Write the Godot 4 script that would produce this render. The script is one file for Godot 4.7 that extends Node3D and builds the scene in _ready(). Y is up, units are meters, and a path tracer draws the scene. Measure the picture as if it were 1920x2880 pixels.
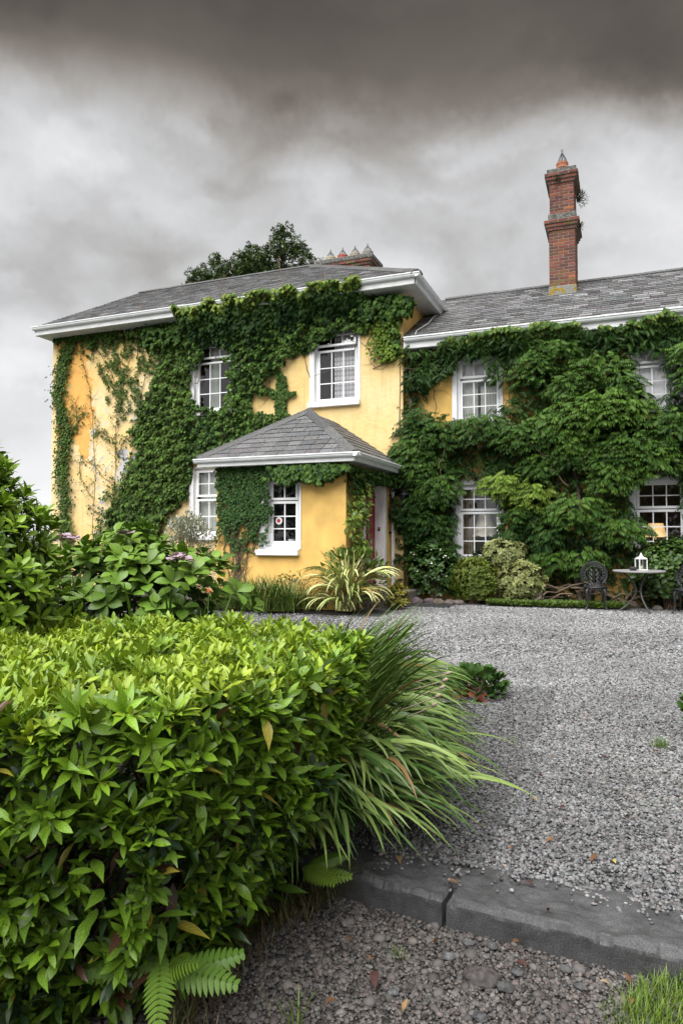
extends Node3D

var R := RandomNumberGenerator.new()
var NZ := FastNoiseLite.new()
const EYE := Vector3(0, 1.38, 0)
const ZL := -15.0
const ZR := -15.25
const ZP := -12.24
const XP := -4.78
var M := {}
var used_names := {}


class Geo:
	var v := PackedVector3Array()
	var n := PackedVector3Array()
	var c := PackedColorArray()
	var u := PackedVector2Array()
	var i := PackedInt32Array()

	func face(a: int, b: int, d: int) -> void:
		var s := (v[b] - v[a]).cross(v[d] - v[a]).dot(n[a] + n[b] + n[d])
		if s > 0.0:
			i.append(a); i.append(d); i.append(b)
		else:
			i.append(a); i.append(b); i.append(d)

	func vert(p: Vector3, nn: Vector3, col := Color.WHITE, uv := Vector2.ZERO) -> int:
		v.append(p); n.append(nn); c.append(col); u.append(uv)
		return v.size() - 1

	func quad(a: Vector3, b: Vector3, d: Vector3, e: Vector3, out: Vector3, col := Color.WHITE, ua := Vector2.ZERO, ub := Vector2.ZERO, ud := Vector2.ZERO, ue := Vector2.ZERO) -> void:
		var nn := (b - a).cross(d - a)
		if nn.length_squared() < 1e-14:
			nn = (d - a).cross(e - a)
		nn = nn.normalized()
		if nn.dot(out) < 0.0:
			nn = -nn
		var k := vert(a, nn, col, ua)
		vert(b, nn, col, ub); vert(d, nn, col, ud); vert(e, nn, col, ue)
		face(k, k + 1, k + 2)
		face(k, k + 2, k + 3)

	func box(xf: Transform3D, s: Vector3, col := Color.WHITE) -> void:
		var h := s * 0.5
		for ax in 3:
			for sg in [-1.0, 1.0]:
				var o := Vector3.ZERO
				o[ax] = sg
				var p := Vector3.ZERO
				var q := Vector3.ZERO
				p[(ax + 1) % 3] = h[(ax + 1) % 3]
				q[(ax + 2) % 3] = h[(ax + 2) % 3]
				var ctr := Vector3.ZERO
				ctr[ax] = sg * h[ax]
				quad(xf * (ctr - p - q), xf * (ctr + p - q), xf * (ctr + p + q), xf * (ctr - p + q), xf.basis * o, col)

	# a box with its edges cut off
	func cbox(xf: Transform3D, s: Vector3, b: float, col := Color.WHITE) -> void:
		var h := s * 0.5
		var g := h - Vector3(b, b, b)
		for ax in 3:
			var a1 := (ax + 1) % 3
			var a2 := (ax + 2) % 3
			for sg in [-1.0, 1.0]:
				var o := Vector3.ZERO
				o[ax] = sg
				var p := Vector3.ZERO
				var q := Vector3.ZERO
				p[a1] = g[a1]
				q[a2] = g[a2]
				var ctr := Vector3.ZERO
				ctr[ax] = sg * h[ax]
				quad(xf * (ctr - p - q), xf * (ctr + p - q), xf * (ctr + p + q), xf * (ctr - p + q), xf.basis * o, col)
				for sh in [-1.0, 1.0]:
					var e1 := Vector3.ZERO
					var e2 := Vector3.ZERO
					e1[ax] = sg * h[ax]; e1[a1] = sh * g[a1]
					e2[ax] = sg * g[ax]; e2[a1] = sh * h[a1]
					var w := Vector3.ZERO
					w[a2] = g[a2]
					var oo := Vector3.ZERO
					oo[ax] = sg; oo[a1] = sh
					quad(xf * (e1 - w), xf * (e1 + w), xf * (e2 + w), xf * (e2 - w), xf.basis * oo, col)

	func tube(p: PackedVector3Array, rad: Array, sides := 6, col := Color.WHITE, cap := true) -> void:
		var side := Vector3.ZERO
		var prev := -1
		for k in p.size():
			var t := (p[mini(k + 1, p.size() - 1)] - p[maxi(k - 1, 0)]).normalized()
			if k == 0:
				side = t.cross(Vector3.UP if absf(t.y) < 0.9 else Vector3.RIGHT).normalized()
			side = (side - t * side.dot(t)).normalized()
			var up := t.cross(side)
			var r: float = rad[mini(k, rad.size() - 1)]
			var first := v.size()
			for s in sides + 1:
				var a := TAU * s / sides
				var d := side * cos(a) + up * sin(a)
				vert(p[k] + d * r, d, col, Vector2(float(s) / sides, k))
			if prev >= 0:
				for s in sides:
					face(prev + s, prev + s + 1, first + s + 1)
					face(prev + s, first + s + 1, first + s)
			prev = first
			if cap and (k == 0 or k == p.size() - 1):
				var o := -t if k == 0 else t
				var m := vert(p[k], o, col)
				for s in sides:
					var x1 := vert(v[first + s], o, col)
					var x2 := vert(v[first + s + 1], o, col)
					face(m, x1, x2)

	func lathe(prof: PackedVector2Array, seg: int, xf: Transform3D, col := Color.WHITE) -> void:
		var prev := -1
		for k in prof.size():
			var a := prof[maxi(k - 1, 0)]
			var b := prof[mini(k + 1, prof.size() - 1)]
			var t := (b - a).normalized()
			var first := v.size()
			for s in seg + 1:
				var an := TAU * s / seg
				var nn := Vector3(t.y * cos(an), -t.x, t.y * sin(an))
				vert(xf * Vector3(prof[k].x * cos(an), prof[k].y, prof[k].x * sin(an)), (xf.basis * nn).normalized(), col, Vector2(float(s) / seg, float(k) / prof.size()))
			if prev >= 0:
				for s in seg:
					face(prev + s, prev + s + 1, first + s + 1)
					face(prev + s, first + s + 1, first + s)
			prev = first

	# a leaf that grows along +Y with its upper face to +Z; widths: half width along it as a share
	func leaf(xf: Transform3D, l: float, w: float, widths: Array, droop: float, fold: float, col := Color.WHITE, edge := 0.0) -> void:
		var rows := widths.size()
		var pts := []
		for r in rows:
			var t := float(r) / (rows - 1)
			var an := droop * t
			var y := l * (sin(an) / droop if absf(droop) > 0.01 else t)
			var z := -l * ((1.0 - cos(an)) / droop if absf(droop) > 0.01 else 0.0)
			var hw: float = widths[r] * w * 0.5
			var row := []
			for s in 3:
				var x := (s - 1) * hw
				row.append(xf * Vector3(x, y, z + absf(x) * fold))
			pts.append(row)
		var first := v.size()
		for r in rows:
			for s in 3:
				var a: Vector3 = pts[mini(r + 1, rows - 1)][s] - pts[maxi(r - 1, 0)][s]
				var b: Vector3 = pts[clampi(r, 1, rows - 2)][mini(s + 1, 2)] - pts[clampi(r, 1, rows - 2)][maxi(s - 1, 0)]
				var nn := b.cross(a).normalized()
				vert(pts[r][s], nn, col * (1.0 - edge * absf(s - 1)), Vector2(s * 0.5, float(r) / (rows - 1)))
		for r in rows - 1:
			for s in 2:
				var k := first + r * 3 + s
				i.append_array(PackedInt32Array([k, k + 3, k + 4, k, k + 4, k + 1]))

	# a lobed leaf: a fan round its middle
	func lobed(xf: Transform3D, l: float, rim: Array, dish: float, col := Color.WHITE) -> void:
		var nn := (xf.basis.z).normalized()
		var m := vert(xf * Vector3(0, l * 0.42, dish * l), nn, col, Vector2(0.5, 0.42))
		var first := v.size()
		for p: Vector2 in rim:
			var q := Vector3(p.x * l, p.y * l, -dish * l * (p.x * p.x * 2.0 + (p.y - 0.4) * (p.y - 0.4) * 3.0))
			vert(xf * q, (nn + xf.basis * Vector3(p.x, p.y - 0.42, 0) * 0.5).normalized(), col, Vector2(p.x + 0.5, p.y))
		for k in rim.size():
			face(m, first + k, first + (k + 1) % rim.size())

	func mesh() -> ArrayMesh:
		var a := []
		a.resize(Mesh.ARRAY_MAX)
		a[Mesh.ARRAY_VERTEX] = v
		a[Mesh.ARRAY_NORMAL] = n
		a[Mesh.ARRAY_COLOR] = c
		a[Mesh.ARRAY_TEX_UV] = u
		a[Mesh.ARRAY_INDEX] = i
		var m := ArrayMesh.new()
		m.add_surface_from_arrays(Mesh.PRIMITIVE_TRIANGLES, a)
		return m


# ---------- small helpers ----------
func rf(a: float, b: float) -> float:
	return R.randf_range(a, b)


func lin(r: float, g: float, b: float) -> Color:
	return Color(r, g, b).linear_to_srgb()


func numbered(called: String) -> String:
	var k: int = used_names.get(called, 0)
	used_names[called] = k + 1
	return called if k == 0 else "%s_%03d" % [called, k]


func tag(o: Node, label: String, category: String, group := "") -> void:
	o.set_meta("label", label)
	o.set_meta("category", category)
	if group != "":
		o.set_meta("group", group)


func thing(called: String, label: String, category: String, at := Vector3.ZERO, turn := 0.0, group := "") -> Node3D:
	var o := Node3D.new()
	o.name = numbered(called)
	add_child(o, true)
	o.position = at
	o.rotation.y = turn
	tag(o, label, category, group)
	return o


func part(parent: Node, called: String, m: Mesh, mat: Material, xf := Transform3D(), label := "") -> MeshInstance3D:
	var o := MeshInstance3D.new()
	o.name = called if parent != self else numbered(called)
	o.mesh = m
	o.material_override = mat
	o.transform = xf
	parent.add_child(o, true)
	if label != "":
		o.set_meta("label", label)
	return o


func solo(called: String, m: Mesh, mat: Material, xf: Transform3D, label: String, category: String, group := "") -> MeshInstance3D:
	var o := part(self, called, m, mat, xf)
	tag(o, label, category, group)
	return o


func structure(called: String, m: Mesh, mat: Material, xf := Transform3D()) -> MeshInstance3D:
	var o := part(self, called, m, mat, xf)
	o.set_meta("kind", "structure")
	return o


func scatter(parent: Node, called: String, m: Mesh, mat: Material, xs: Array, cols: Array) -> MultiMeshInstance3D:
	var mm := MultiMesh.new()
	mm.transform_format = MultiMesh.TRANSFORM_3D
	mm.use_colors = true
	mm.mesh = m
	mm.instance_count = xs.size()
	for k in xs.size():
		mm.set_instance_transform(k, xs[k])
		mm.set_instance_color(k, cols[k])
	var o := MultiMeshInstance3D.new()
	o.name = called if parent != self else numbered(called)
	o.multimesh = mm
	o.material_override = mat
	parent.add_child(o, true)
	o.set_meta("kind", "stuff")
	return o


# the copies that stand nearest the camera become parts, the rest one mass
func parts_and_mass(parent: Node, called: String, mass: String, meshes: Array, base: Material, xs: Array, cols: Array, most := 300, least_depth := 0.0) -> void:
	var order := []
	for k in xs.size():
		var p: Vector3 = xs[k].origin
		var d := p.distance_to(EYE)
		var q := (p - EYE).rotated(Vector3.UP, -deg_to_rad(21.7))
		if q.z < -0.3 and absf(q.x / q.z) < 0.5 and absf(q.y / q.z - 0.03) < 0.76 and d > least_depth:
			order.append([d, k])
	order.sort_custom(func(a, b): return a[0] < b[0])
	var own := {}
	for e in order.slice(0, most):
		own[e[1]] = true
	var rest := []
	var rest_c := []
	for g in meshes.size():
		rest.append([])
		rest_c.append([])
	for k in xs.size():
		var g: int = k % meshes.size()
		if own.has(k):
			part(parent, called, meshes[g], tinted(base, cols[k]), xs[k])
		else:
			rest[g].append(xs[k])
			rest_c[g].append(cols[k])
	for g in meshes.size():
		if rest[g].size() > 0:
			scatter(parent, mass, meshes[g], base, rest[g], rest_c[g])


func tinted(base: Material, c: Color) -> Material:
	var q := Color(snappedf(c.r, 0.015), snappedf(c.g, 0.015), snappedf(c.b, 0.01))
	var key := "%d_%s" % [base.get_instance_id(), q.to_html()]
	if not M.has(key):
		var m: StandardMaterial3D = base.duplicate()
		m.albedo_color = q.linear_to_srgb()
		M[key] = m
	return M[key]


func gray_tex(key: String, size: int, freq: float, lo: float, hi: float, octaves := 4, power := 1.0) -> ImageTexture:
	if not M.has(key):
		var f := FastNoiseLite.new()
		f.seed = key.hash() % 1000
		f.noise_type = FastNoiseLite.TYPE_SIMPLEX
		f.frequency = freq
		f.fractal_octaves = octaves
		var im := f.get_seamless_image(size, size)
		im.convert(Image.FORMAT_L8)
		var d := im.get_data()
		for k in d.size():
			d[k] = int(255.0 * lerpf(lo, hi, pow(d[k] / 255.0, power)))
		M[key] = ImageTexture.create_from_image(Image.create_from_data(size, size, false, Image.FORMAT_L8, d))
	return M[key]


func mat(key: String, col: Color, rough := 0.8, tex: Texture2D = null, scale := 1.0, bump: Texture2D = null, bump_cm := 0.0) -> StandardMaterial3D:
	if not M.has(key):
		var m := StandardMaterial3D.new()
		m.resource_name = key
		m.albedo_color = col
		m.roughness = rough
		m.vertex_color_use_as_albedo = true
		if tex or bump:
			m.uv1_triplanar = true
			m.uv1_world_triplanar = true
			m.uv1_scale = Vector3.ONE * scale
		if tex:
			m.albedo_texture = tex
		if bump:
			m.heightmap_enabled = true
			m.heightmap_texture = bump
			m.heightmap_scale = bump_cm
		M[key] = m
	return M[key]


func leaf_mat(key: String, tex: Texture2D, rough := 0.42, through := 0.5, shine := 0.4) -> StandardMaterial3D:
	if not M.has(key):
		var m := StandardMaterial3D.new()
		m.resource_name = key
		m.vertex_color_use_as_albedo = true
		m.albedo_texture = tex
		m.roughness = rough
		m.metallic_specular = shine
		m.cull_mode = BaseMaterial3D.CULL_DISABLED
		if through > 0.0:
			m.backlight_enabled = true
			m.backlight = Color(through, through, through * 0.5)
		M[key] = m
	return M[key]


func bx(size: Vector3) -> BoxMesh:
	var key := "box%s" % size.snappedf(0.001)
	if not M.has(key):
		var b := BoxMesh.new()
		b.size = size
		M[key] = b
	return M[key]


func at(p: Vector3) -> Transform3D:
	return Transform3D(Basis(), p)


# a frame whose Y runs along d and whose Z is as near up as can be
func along(d: Vector3, up: Vector3) -> Basis:
	var y := d.normalized()
	var x := y.cross(up)
	if x.length() < 0.01:
		x = y.cross(Vector3(0.3, 0.2, 1))
	x = x.normalized()
	return Basis(x, y, x.cross(y))


func rdir() -> Vector3:
	return Vector3(R.randfn(), R.randfn(), R.randfn()).normalized()


func inside(p: Vector2, polys: Array) -> bool:
	for q: PackedVector2Array in polys:
		if Geometry2D.is_point_in_polygon(p, q):
			return true
	return false


func bounds(q: PackedVector2Array) -> Rect2:
	var r := Rect2(q[0], Vector2.ZERO)
	for p in q:
		r = r.expand(p)
	return r


func mix3(a: Color, b: Color, t: float) -> Color:
	return a.lerp(b, clampf(t, 0, 1))


func leaf_texture(key: String, kind: int) -> ImageTexture:
	if not M.has(key):
		var im := Image.create(96, 128, false, Image.FORMAT_RGB8)
		var f := FastNoiseLite.new()
		f.frequency = 0.06
		for y in 128:
			for x in 96:
				var a := absf(x / 95.0 - 0.5) * 2.0
				var l := y / 127.0
				var s := 0.78 + 0.12 * f.get_noise_2d(x, y)
				var col := Color(s, s, s)
				if kind == 0:   # ribbed leaf
					var rib := clampf(1.0 - a * 14.0, 0, 1)
					var vein := pow(0.5 + 0.5 * cos((l * 1.0 - a * 0.22) * TAU * 8.0), 10.0) * 0.5
					var k := maxf(rib, vein * (1.0 - a * 0.6))
					col = col.lerp(Color(1, 1, 0.88), k * 0.75)
					col = col.darkened(0.12 * pow(0.5 + 0.5 * cos((l - a * 0.22) * TAU * 8.0 + 2.6), 4.0))
				elif kind == 1:   # pale edge, green middle
					var e := a + 0.25 * f.get_noise_2d(x * 2.0, y * 0.7)
					col = Color(0.93, 0.90, 0.66) if e > 0.62 else Color(0.40, 0.50, 0.25) * (0.9 + 0.2 * f.get_noise_2d(x * 3.0, y))
				elif kind == 2:   # long blade with fine lines
					var st := 0.82 + 0.12 * sin(x * 1.1) + 0.06 * f.get_noise_2d(x * 4.0, y * 0.3)
					st += clampf(1.0 - a * 10.0, 0, 1) * 0.12
					col = Color(st, st, st * 0.97)
				elif kind == 3:   # plain with flecks
					var g := 0.82 + 0.22 * f.get_noise_2d(x * 2.0, y * 2.0)
					col = Color(g, g, g)
				im.set_pixel(x, y, col.clamp())
		M[key] = ImageTexture.create_from_image(im)
	return M[key]


# ---------- sky ----------
func smooth(a: float, b: float, x: float) -> float:
	var t := clampf((x - a) / (b - a), 0.0, 1.0)
	return t * t * (3.0 - 2.0 * t)


func make_sky(exposure: float) -> ImageTexture:
	var w := 1536
	var h := 768
	var im := Image.create(w, h, false, Image.FORMAT_RGBF)
	im.fill(Color(0.30, 0.30, 0.30) / exposure)
	var f := FastNoiseLite.new()
	f.seed = 11
	f.noise_type = FastNoiseLite.TYPE_SIMPLEX_SMOOTH
	f.frequency = 0.8
	f.fractal_octaves = 5
	f.fractal_gain = 0.46
	f.domain_warp_enabled = true
	f.domain_warp_amplitude = 0.35
	f.domain_warp_frequency = 0.9
	var g := FastNoiseLite.new()
	g.seed = 5
	g.frequency = 0.55
	g.fractal_octaves = 3
	var keys := [[-1.0, 0.88], [5.0, 0.88], [10.0, 0.84], [14.0, 0.79], [18.0, 0.73], [22.0, 0.66], [25.0, 0.59], [28.0, 0.48], [30.0, 0.37], [32.0, 0.275], [34.0, 0.185], [36.0, 0.125], [39.0, 0.097], [48.0, 0.12], [60.0, 0.25], [75.0, 0.42], [91.0, 0.48]]
	for y in h / 2 + 2:
		var el := 90.0 - (y + 0.5) / h * 180.0
		for x in w:
			var az := ((x + 0.5) / w - 0.5) * TAU
			var ce := cos(deg_to_rad(el))
			var d := Vector3(sin(az) * ce, sin(deg_to_rad(el)), -cos(az) * ce)
			var q := Vector3(d.x, 0, d.z) / (maxf(d.y, 0.0) + 0.32)
			var big := g.get_noise_3d(q.x, 3.0, q.z)
			var fine := f.get_noise_3d(q.x * 1.5, 7.0, q.z * 1.5)
			var azd := rad_to_deg(az) + 21.7
			# the dark swathe that hangs lower in the middle, and the two brighter banks beside it
			var hang := 7.0 * exp(-pow((azd - 0.5) / 6.0, 2.0)) + 1.2 * exp(-pow((azd - 24.0) / 5.0, 2.0)) - 0.6 * exp(-pow((azd + 15.0) / 7.0, 2.0))
			var e2 := el + 1.6 * smooth(26, 32, el) + hang * smooth(14, 24, el) * (1.0 - smooth(36, 50, el)) + 4.5 * f.get_noise_3d(d.x * 3.2 + 9.0, d.y * 5.5, d.z * 3.2) * -1.0 * smooth(20, 27, el) * (1.0 - 0.9 * smooth(30, 36, el)) + fine * 5.5 * smooth(8, 24, el) * (1.0 - 0.85 * smooth(30, 36, el)) + big * 4.0 * smooth(10, 26, el) * (1.0 - 0.8 * smooth(30, 36, el))
			e2 = clampf(e2, -0.9, 90.9)
			var l := 0.5
			for k in keys.size() - 1:
				if e2 <= keys[k + 1][0]:
					l = lerpf(keys[k][1], keys[k + 1][1], (e2 - keys[k][0]) / (keys[k + 1][0] - keys[k][0]))
					break
			var puff := f.get_noise_3d(d.x * 3.2 + 9.0, d.y * 5.5, d.z * 3.2)
			l *= 1.0 + (0.30 * fine + 0.62 * puff * smooth(6, 19, el)) * (1.0 - 0.45 * smooth(27, 38, el)) + 0.08 * big
			# hue: cool white low, warm brownish where dark
			var warm := smooth(0.62, 0.10, l)
			var col := Color(l * lerpf(0.995, 1.10, warm), l * lerpf(1.0, 0.985, warm), l * lerpf(1.015, 0.86, warm))
			im.set_pixel(x, y, col / exposure)
	return ImageTexture.create_from_image(im)


# ---------- walls ----------
# a wall sheet in the plane spanned by ux and up, with rectangular holes; holes get reveals
func wall_sheet(g: Geo, origin: Vector3, ux: Vector3, out: Vector3, x0: float, x1: float, y0: float, y1: float, holes: Array, deep: float, uvr := Rect2(0, 0, 1, 1)) -> void:
	var xs := [x0, x1]
	var ys := [y0, y1]
	for r: Rect2 in holes:
		xs.append_array([r.position.x, r.end.x])
		ys.append_array([r.position.y, r.end.y])
	xs.sort()
	ys.sort()
	var P := func(x: float, y: float) -> Vector3: return origin + ux * x + Vector3.UP * y
	var T := func(x: float, y: float) -> Vector2: return Vector2((x - uvr.position.x) / uvr.size.x, 1.0 - (y - uvr.position.y) / uvr.size.y)
	for a in xs.size() - 1:
		for b in ys.size() - 1:
			if xs[a + 1] - xs[a] < 1e-4 or ys[b + 1] - ys[b] < 1e-4:
				continue
			var c := Vector2((xs[a] + xs[a + 1]) / 2, (ys[b] + ys[b + 1]) / 2)
			var hit := false
			for r: Rect2 in holes:
				hit = hit or r.has_point(c)
			if not hit:
				g.quad(P.call(xs[a], ys[b]), P.call(xs[a + 1], ys[b]), P.call(xs[a + 1], ys[b + 1]), P.call(xs[a], ys[b + 1]), out, Color.WHITE, T.call(xs[a], ys[b]), T.call(xs[a + 1], ys[b]), T.call(xs[a + 1], ys[b + 1]), T.call(xs[a], ys[b + 1]))
	for r: Rect2 in holes:
		var i := -out * deep
		var c := [P.call(r.position.x, r.position.y), P.call(r.end.x, r.position.y), P.call(r.end.x, r.end.y), P.call(r.position.x, r.end.y)]
		var mid: Vector3 = (c[0] + c[2]) / 2
		for k in 4:
			var a: Vector3 = c[k]
			var b: Vector3 = c[(k + 1) % 4]
			g.quad(a, b, b + i, a + i, mid - (a + b) / 2)


func left_wall_texture() -> ImageTexture:
	var w := 1060
	var h := 720
	var im := Image.create(w, h, false, Image.FORMAT_RGB8)
	var f := FastNoiseLite.new()
	f.frequency = 0.006
	f.fractal_octaves = 5
	f.seed = 4
	var f2 := FastNoiseLite.new()
	f2.frequency = 0.035
	f2.fractal_octaves = 4
	f2.seed = 9
	var yellow := Color(0.85, 0.73, 0.475)
	var cream := Color(0.865, 0.785, 0.63)
	var orange := Color(0.845, 0.64, 0.335)
	var plaster := Color(0.71, 0.705, 0.72)
	for y in h:
		for x in w:
			var wx := -15.0 + x * 0.01 + 0.18 * f2.get_noise_2d(x, y) + 0.3 * f.get_noise_2d(x + 700, y)
			var wy := 7.2 - y * 0.01 + 0.22 * f2.get_noise_2d(x + 300, y)
			var a := f.get_noise_2d(x, y)
			var b := f2.get_noise_2d(x * 0.8, y * 0.8)
			var col := yellow.lerp(cream, clampf(0.5 + a * 1.1 + b * 0.15, 0, 1) * (0.85 if wx < -9.0 else 0.6))
			# fresh deeper paint, in two tall patches of the far corner
			if wx < -13.25 and wx > -14.35 and wy > 3.7 + sin(wx * 9.0) * 0.3 and wy < 6.75 and a > -0.6:
				col = orange
			if wx > -12.0 and wx < -11.75 and wy < 2.6 and wy > 2.0:
				col = orange.lerp(yellow, 0.3)
			var cr := absf(wx + 13.05 + 0.2 * sin(wy * 2.1))
			if wx < -9.6 and cr < 0.035 and wy < 4.6:
				col = col.lerp(plaster, 0.8)
			# bare plaster where the paint has come off
			var s1 := absf((wx + 11.55) - (wy - 3.6) * 0.42)
			if wy > 3.2 and wy < 5.6 and s1 < 0.20 * (1.0 + 1.8 * b) and b > -0.2:
				col = plaster
			if absf(wx + 12.05) < 0.24 + 0.25 * b and wy < 3.7 and wy > 1.2 and b > -0.18:
				col = plaster
			if wx < -11.0 and wx > -13.2 and b > 0.34 and a > 0.0:
				col = col.lerp(plaster, 0.7)
			# rain streaks and grime
			var st := f2.get_noise_2d(x * 2.2, y * 0.12)
			col = col.darkened(clampf(st - 0.2, 0, 1) * 0.16 + clampf(-b, 0, 1) * 0.07)
			if wy < 1.4:
				col = col.darkened((1.4 - wy) * 0.06)
			im.set_pixel(x, y, col)
	return ImageTexture.create_from_image(im)


# ---------- windows ----------
# o: the outer surround (x0, y0, x1, y1) on the wall plane z; gl: glass [x0, x1]; sashes [[y0, y1, rows], ...]
func make_window(house: Node3D, z: float, o: Array, gl: Array, sashes: Array, cols: int, sill: Array, tilt := false) -> void:
	var white: Material = mat("white_paint", lin(0.80, 0.80, 0.82), 0.45, gray_tex("paint_grime", 256, 0.02, 0.9, 1.0), 0.5)
	var pvc: Material = mat("white_frame", lin(0.80, 0.81, 0.83), 0.3)
	var w := Node3D.new()
	w.name = "window"
	house.add_child(w, true)
	var x0: float = o[0]
	var y0: float = o[1]
	var x1: float = o[2]
	var y1: float = o[3]
	var hx0: float = gl[0] - 0.11
	var hx1: float = gl[1] + 0.11
	var hy0: float = sashes[-1][0] - 0.10
	var hy1: float = sashes[0][1] + 0.10
	var fz := z - 0.09
	# surround: four plaster bands butted end to end, proud of the wall
	var g := Geo.new()
	var pr := 0.025
	g.cbox(at(Vector3((x0 + hx0) / 2, (y0 + y1) / 2, z)), Vector3(hx0 - x0, y1 - y0, pr * 2), 0.006)
	g.cbox(at(Vector3((x1 + hx1) / 2, (y0 + y1) / 2, z)), Vector3(x1 - hx1, y1 - y0, pr * 2), 0.006)
	g.cbox(at(Vector3((hx0 + hx1) / 2, (hy1 + y1) / 2, z - 0.002)), Vector3(hx1 - hx0, y1 - hy1, pr * 2), 0.006)
	g.cbox(at(Vector3((hx0 + hx1) / 2, (hy0 + y0) / 2, z - 0.002)), Vector3(hx1 - hx0, hy0 - y0, pr * 2), 0.006)
	# the reveals inside the surround
	for s in [[hx0, 1.0], [hx1, -1.0]]:
		g.quad(Vector3(s[0] + s[1] * 0.003, hy0, z + pr - 0.004), Vector3(s[0] + s[1] * 0.003, hy1, z + pr - 0.004), Vector3(s[0] + s[1] * 0.003, hy1, fz - 0.05), Vector3(s[0] + s[1] * 0.003, hy0, fz - 0.05), Vector3(s[1], 0, 0))
	for s in [[hy0, 1.0], [hy1, -1.0]]:
		g.quad(Vector3(hx0, s[0] + s[1] * 0.003, z + pr - 0.004), Vector3(hx1, s[0] + s[1] * 0.003, z + pr - 0.004), Vector3(hx1, s[0] + s[1] * 0.003, fz - 0.05), Vector3(hx0, s[0] + s[1] * 0.003, fz - 0.05), Vector3(0, s[1], 0))
	part(w, "surround", g.mesh(), white)
	if sill.size() > 0:
		g = Geo.new()
		g.cbox(at(Vector3((sill[0] + sill[1]) / 2, (sill[2] + sill[3]) / 2, z + 0.035)), Vector3(sill[1] - sill[0], sill[3] - sill[2], 0.13), 0.012)
		part(w, "sill", g.mesh(), white)
	# outer frame
	g = Geo.new()
	var fw := 0.05
	g.cbox(at(Vector3(hx0 + fw / 2 + 0.004, (hy0 + hy1) / 2, fz)), Vector3(fw, hy1 - hy0 - 0.008, 0.06), 0.006)
	g.cbox(at(Vector3(hx1 - fw / 2 - 0.004, (hy0 + hy1) / 2, fz)), Vector3(fw, hy1 - hy0 - 0.008, 0.06), 0.006)
	g.cbox(at(Vector3((hx0 + hx1) / 2, hy1 - fw / 2 - 0.004, fz - 0.002)), Vector3(hx1 - hx0 - 0.1, fw, 0.06), 0.006)
	g.cbox(at(Vector3((hx0 + hx1) / 2, hy0 + fw / 2 + 0.004, fz - 0.002)), Vector3(hx1 - hx0 - 0.1, fw, 0.06), 0.006)
	part(w, "frame", g.mesh(), pvc)
	for k in sashes.size():
		var s: Array = sashes[k]
		var sx0: float = gl[0]
		var sx1: float = gl[1]
		var piv := Transform3D()
		if tilt and k == 0:
			piv = Transform3D(Basis(Vector3.RIGHT, -0.13), Vector3(0, s[1] + 0.05, fz)) * at(Vector3(0, -s[1] - 0.05, -fz))
		var sz := fz + (0.012 if k == 0 else 0.0)
		g = Geo.new()
		var b := 0.052
		for e in [[sx0 - b / 2, 1], [sx1 + b / 2, 1]]:
			g.cbox(piv * at(Vector3(e[0], (s[0] + s[1]) / 2, sz + 0.008)), Vector3(b, s[1] - s[0] + 2 * b, 0.05), 0.006)
		for e in [s[0] - b / 2, s[1] + b / 2]:
			g.cbox(piv * at(Vector3((sx0 + sx1) / 2, e, sz + 0.006)), Vector3(sx1 - sx0, b, 0.05), 0.006)
		part(w, "sash", g.mesh(), pvc)
		var n: int = s[2]
		var cw := (sx1 - sx0) / cols
		var rh: float = (s[1] - s[0]) / n
		for c in range(1, cols):
			part(w, "muntin", bx(Vector3(0.022, s[1] - s[0], 0.02)), pvc, piv * at(Vector3(sx0 + cw * c, (s[0] + s[1]) / 2, sz)))
		for r in range(1, n):
			part(w, "muntin", bx(Vector3(sx1 - sx0, 0.022, 0.018)), pvc, piv * at(Vector3((sx0 + sx1) / 2, s[0] + rh * r, sz)))
		for c in cols:
			for r in n:
				part(w, "pane", bx(Vector3(snappedf(cw - 0.02, 0.001), snappedf(rh - 0.02, 0.001), 0.004)), M.glass, piv * at(Vector3(sx0 + cw * (c + 0.5), s[0] + rh * (r + 0.5), sz - 0.004)))
	# the dark room behind
	g = Geo.new()
	var zb := z - 2.6
	var zf := fz - 0.035
	var rx0 := hx0 - 0.25
	var rx1 := hx1 + 0.25
	var ry0 := hy0 - 0.3
	var ry1 := hy1 + 0.12
	g.quad(Vector3(rx0, ry0, zb), Vector3(rx1, ry0, zb), Vector3(rx1, ry1, zb), Vector3(rx0, ry1, zb), Vector3(0, 0, 1))
	g.quad(Vector3(rx0, ry0, zb), Vector3(rx0, ry1, zb), Vector3(rx0, ry1, zf), Vector3(rx0, ry0, zf), Vector3(1, 0, 0))
	g.quad(Vector3(rx1, ry0, zb), Vector3(rx1, ry1, zb), Vector3(rx1, ry1, zf), Vector3(rx1, ry0, zf), Vector3(-1, 0, 0))
	g.quad(Vector3(rx0, ry0, zb), Vector3(rx1, ry0, zb), Vector3(rx1, ry0, zf), Vector3(rx0, ry0, zf), Vector3(0, 1, 0))
	g.quad(Vector3(rx0, ry1, zb), Vector3(rx1, ry1, zb), Vector3(rx1, ry1, zf), Vector3(rx0, ry1, zf), Vector3(0, -1, 0))
	# room side of the wall round the opening
	for e in [[rx0, hx0, ry0, ry1], [hx1, rx1, ry0, ry1], [hx0, hx1, ry0, hy0], [hx0, hx1, hy1, ry1]]:
		g.quad(Vector3(e[0], e[2], zf), Vector3(e[1], e[2], zf), Vector3(e[1], e[3], zf), Vector3(e[0], e[3], zf), Vector3(0, 0, -1))
	part(w, "room", g.mesh(), mat("dark_room", lin(0.10, 0.085, 0.07), 0.9))


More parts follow.
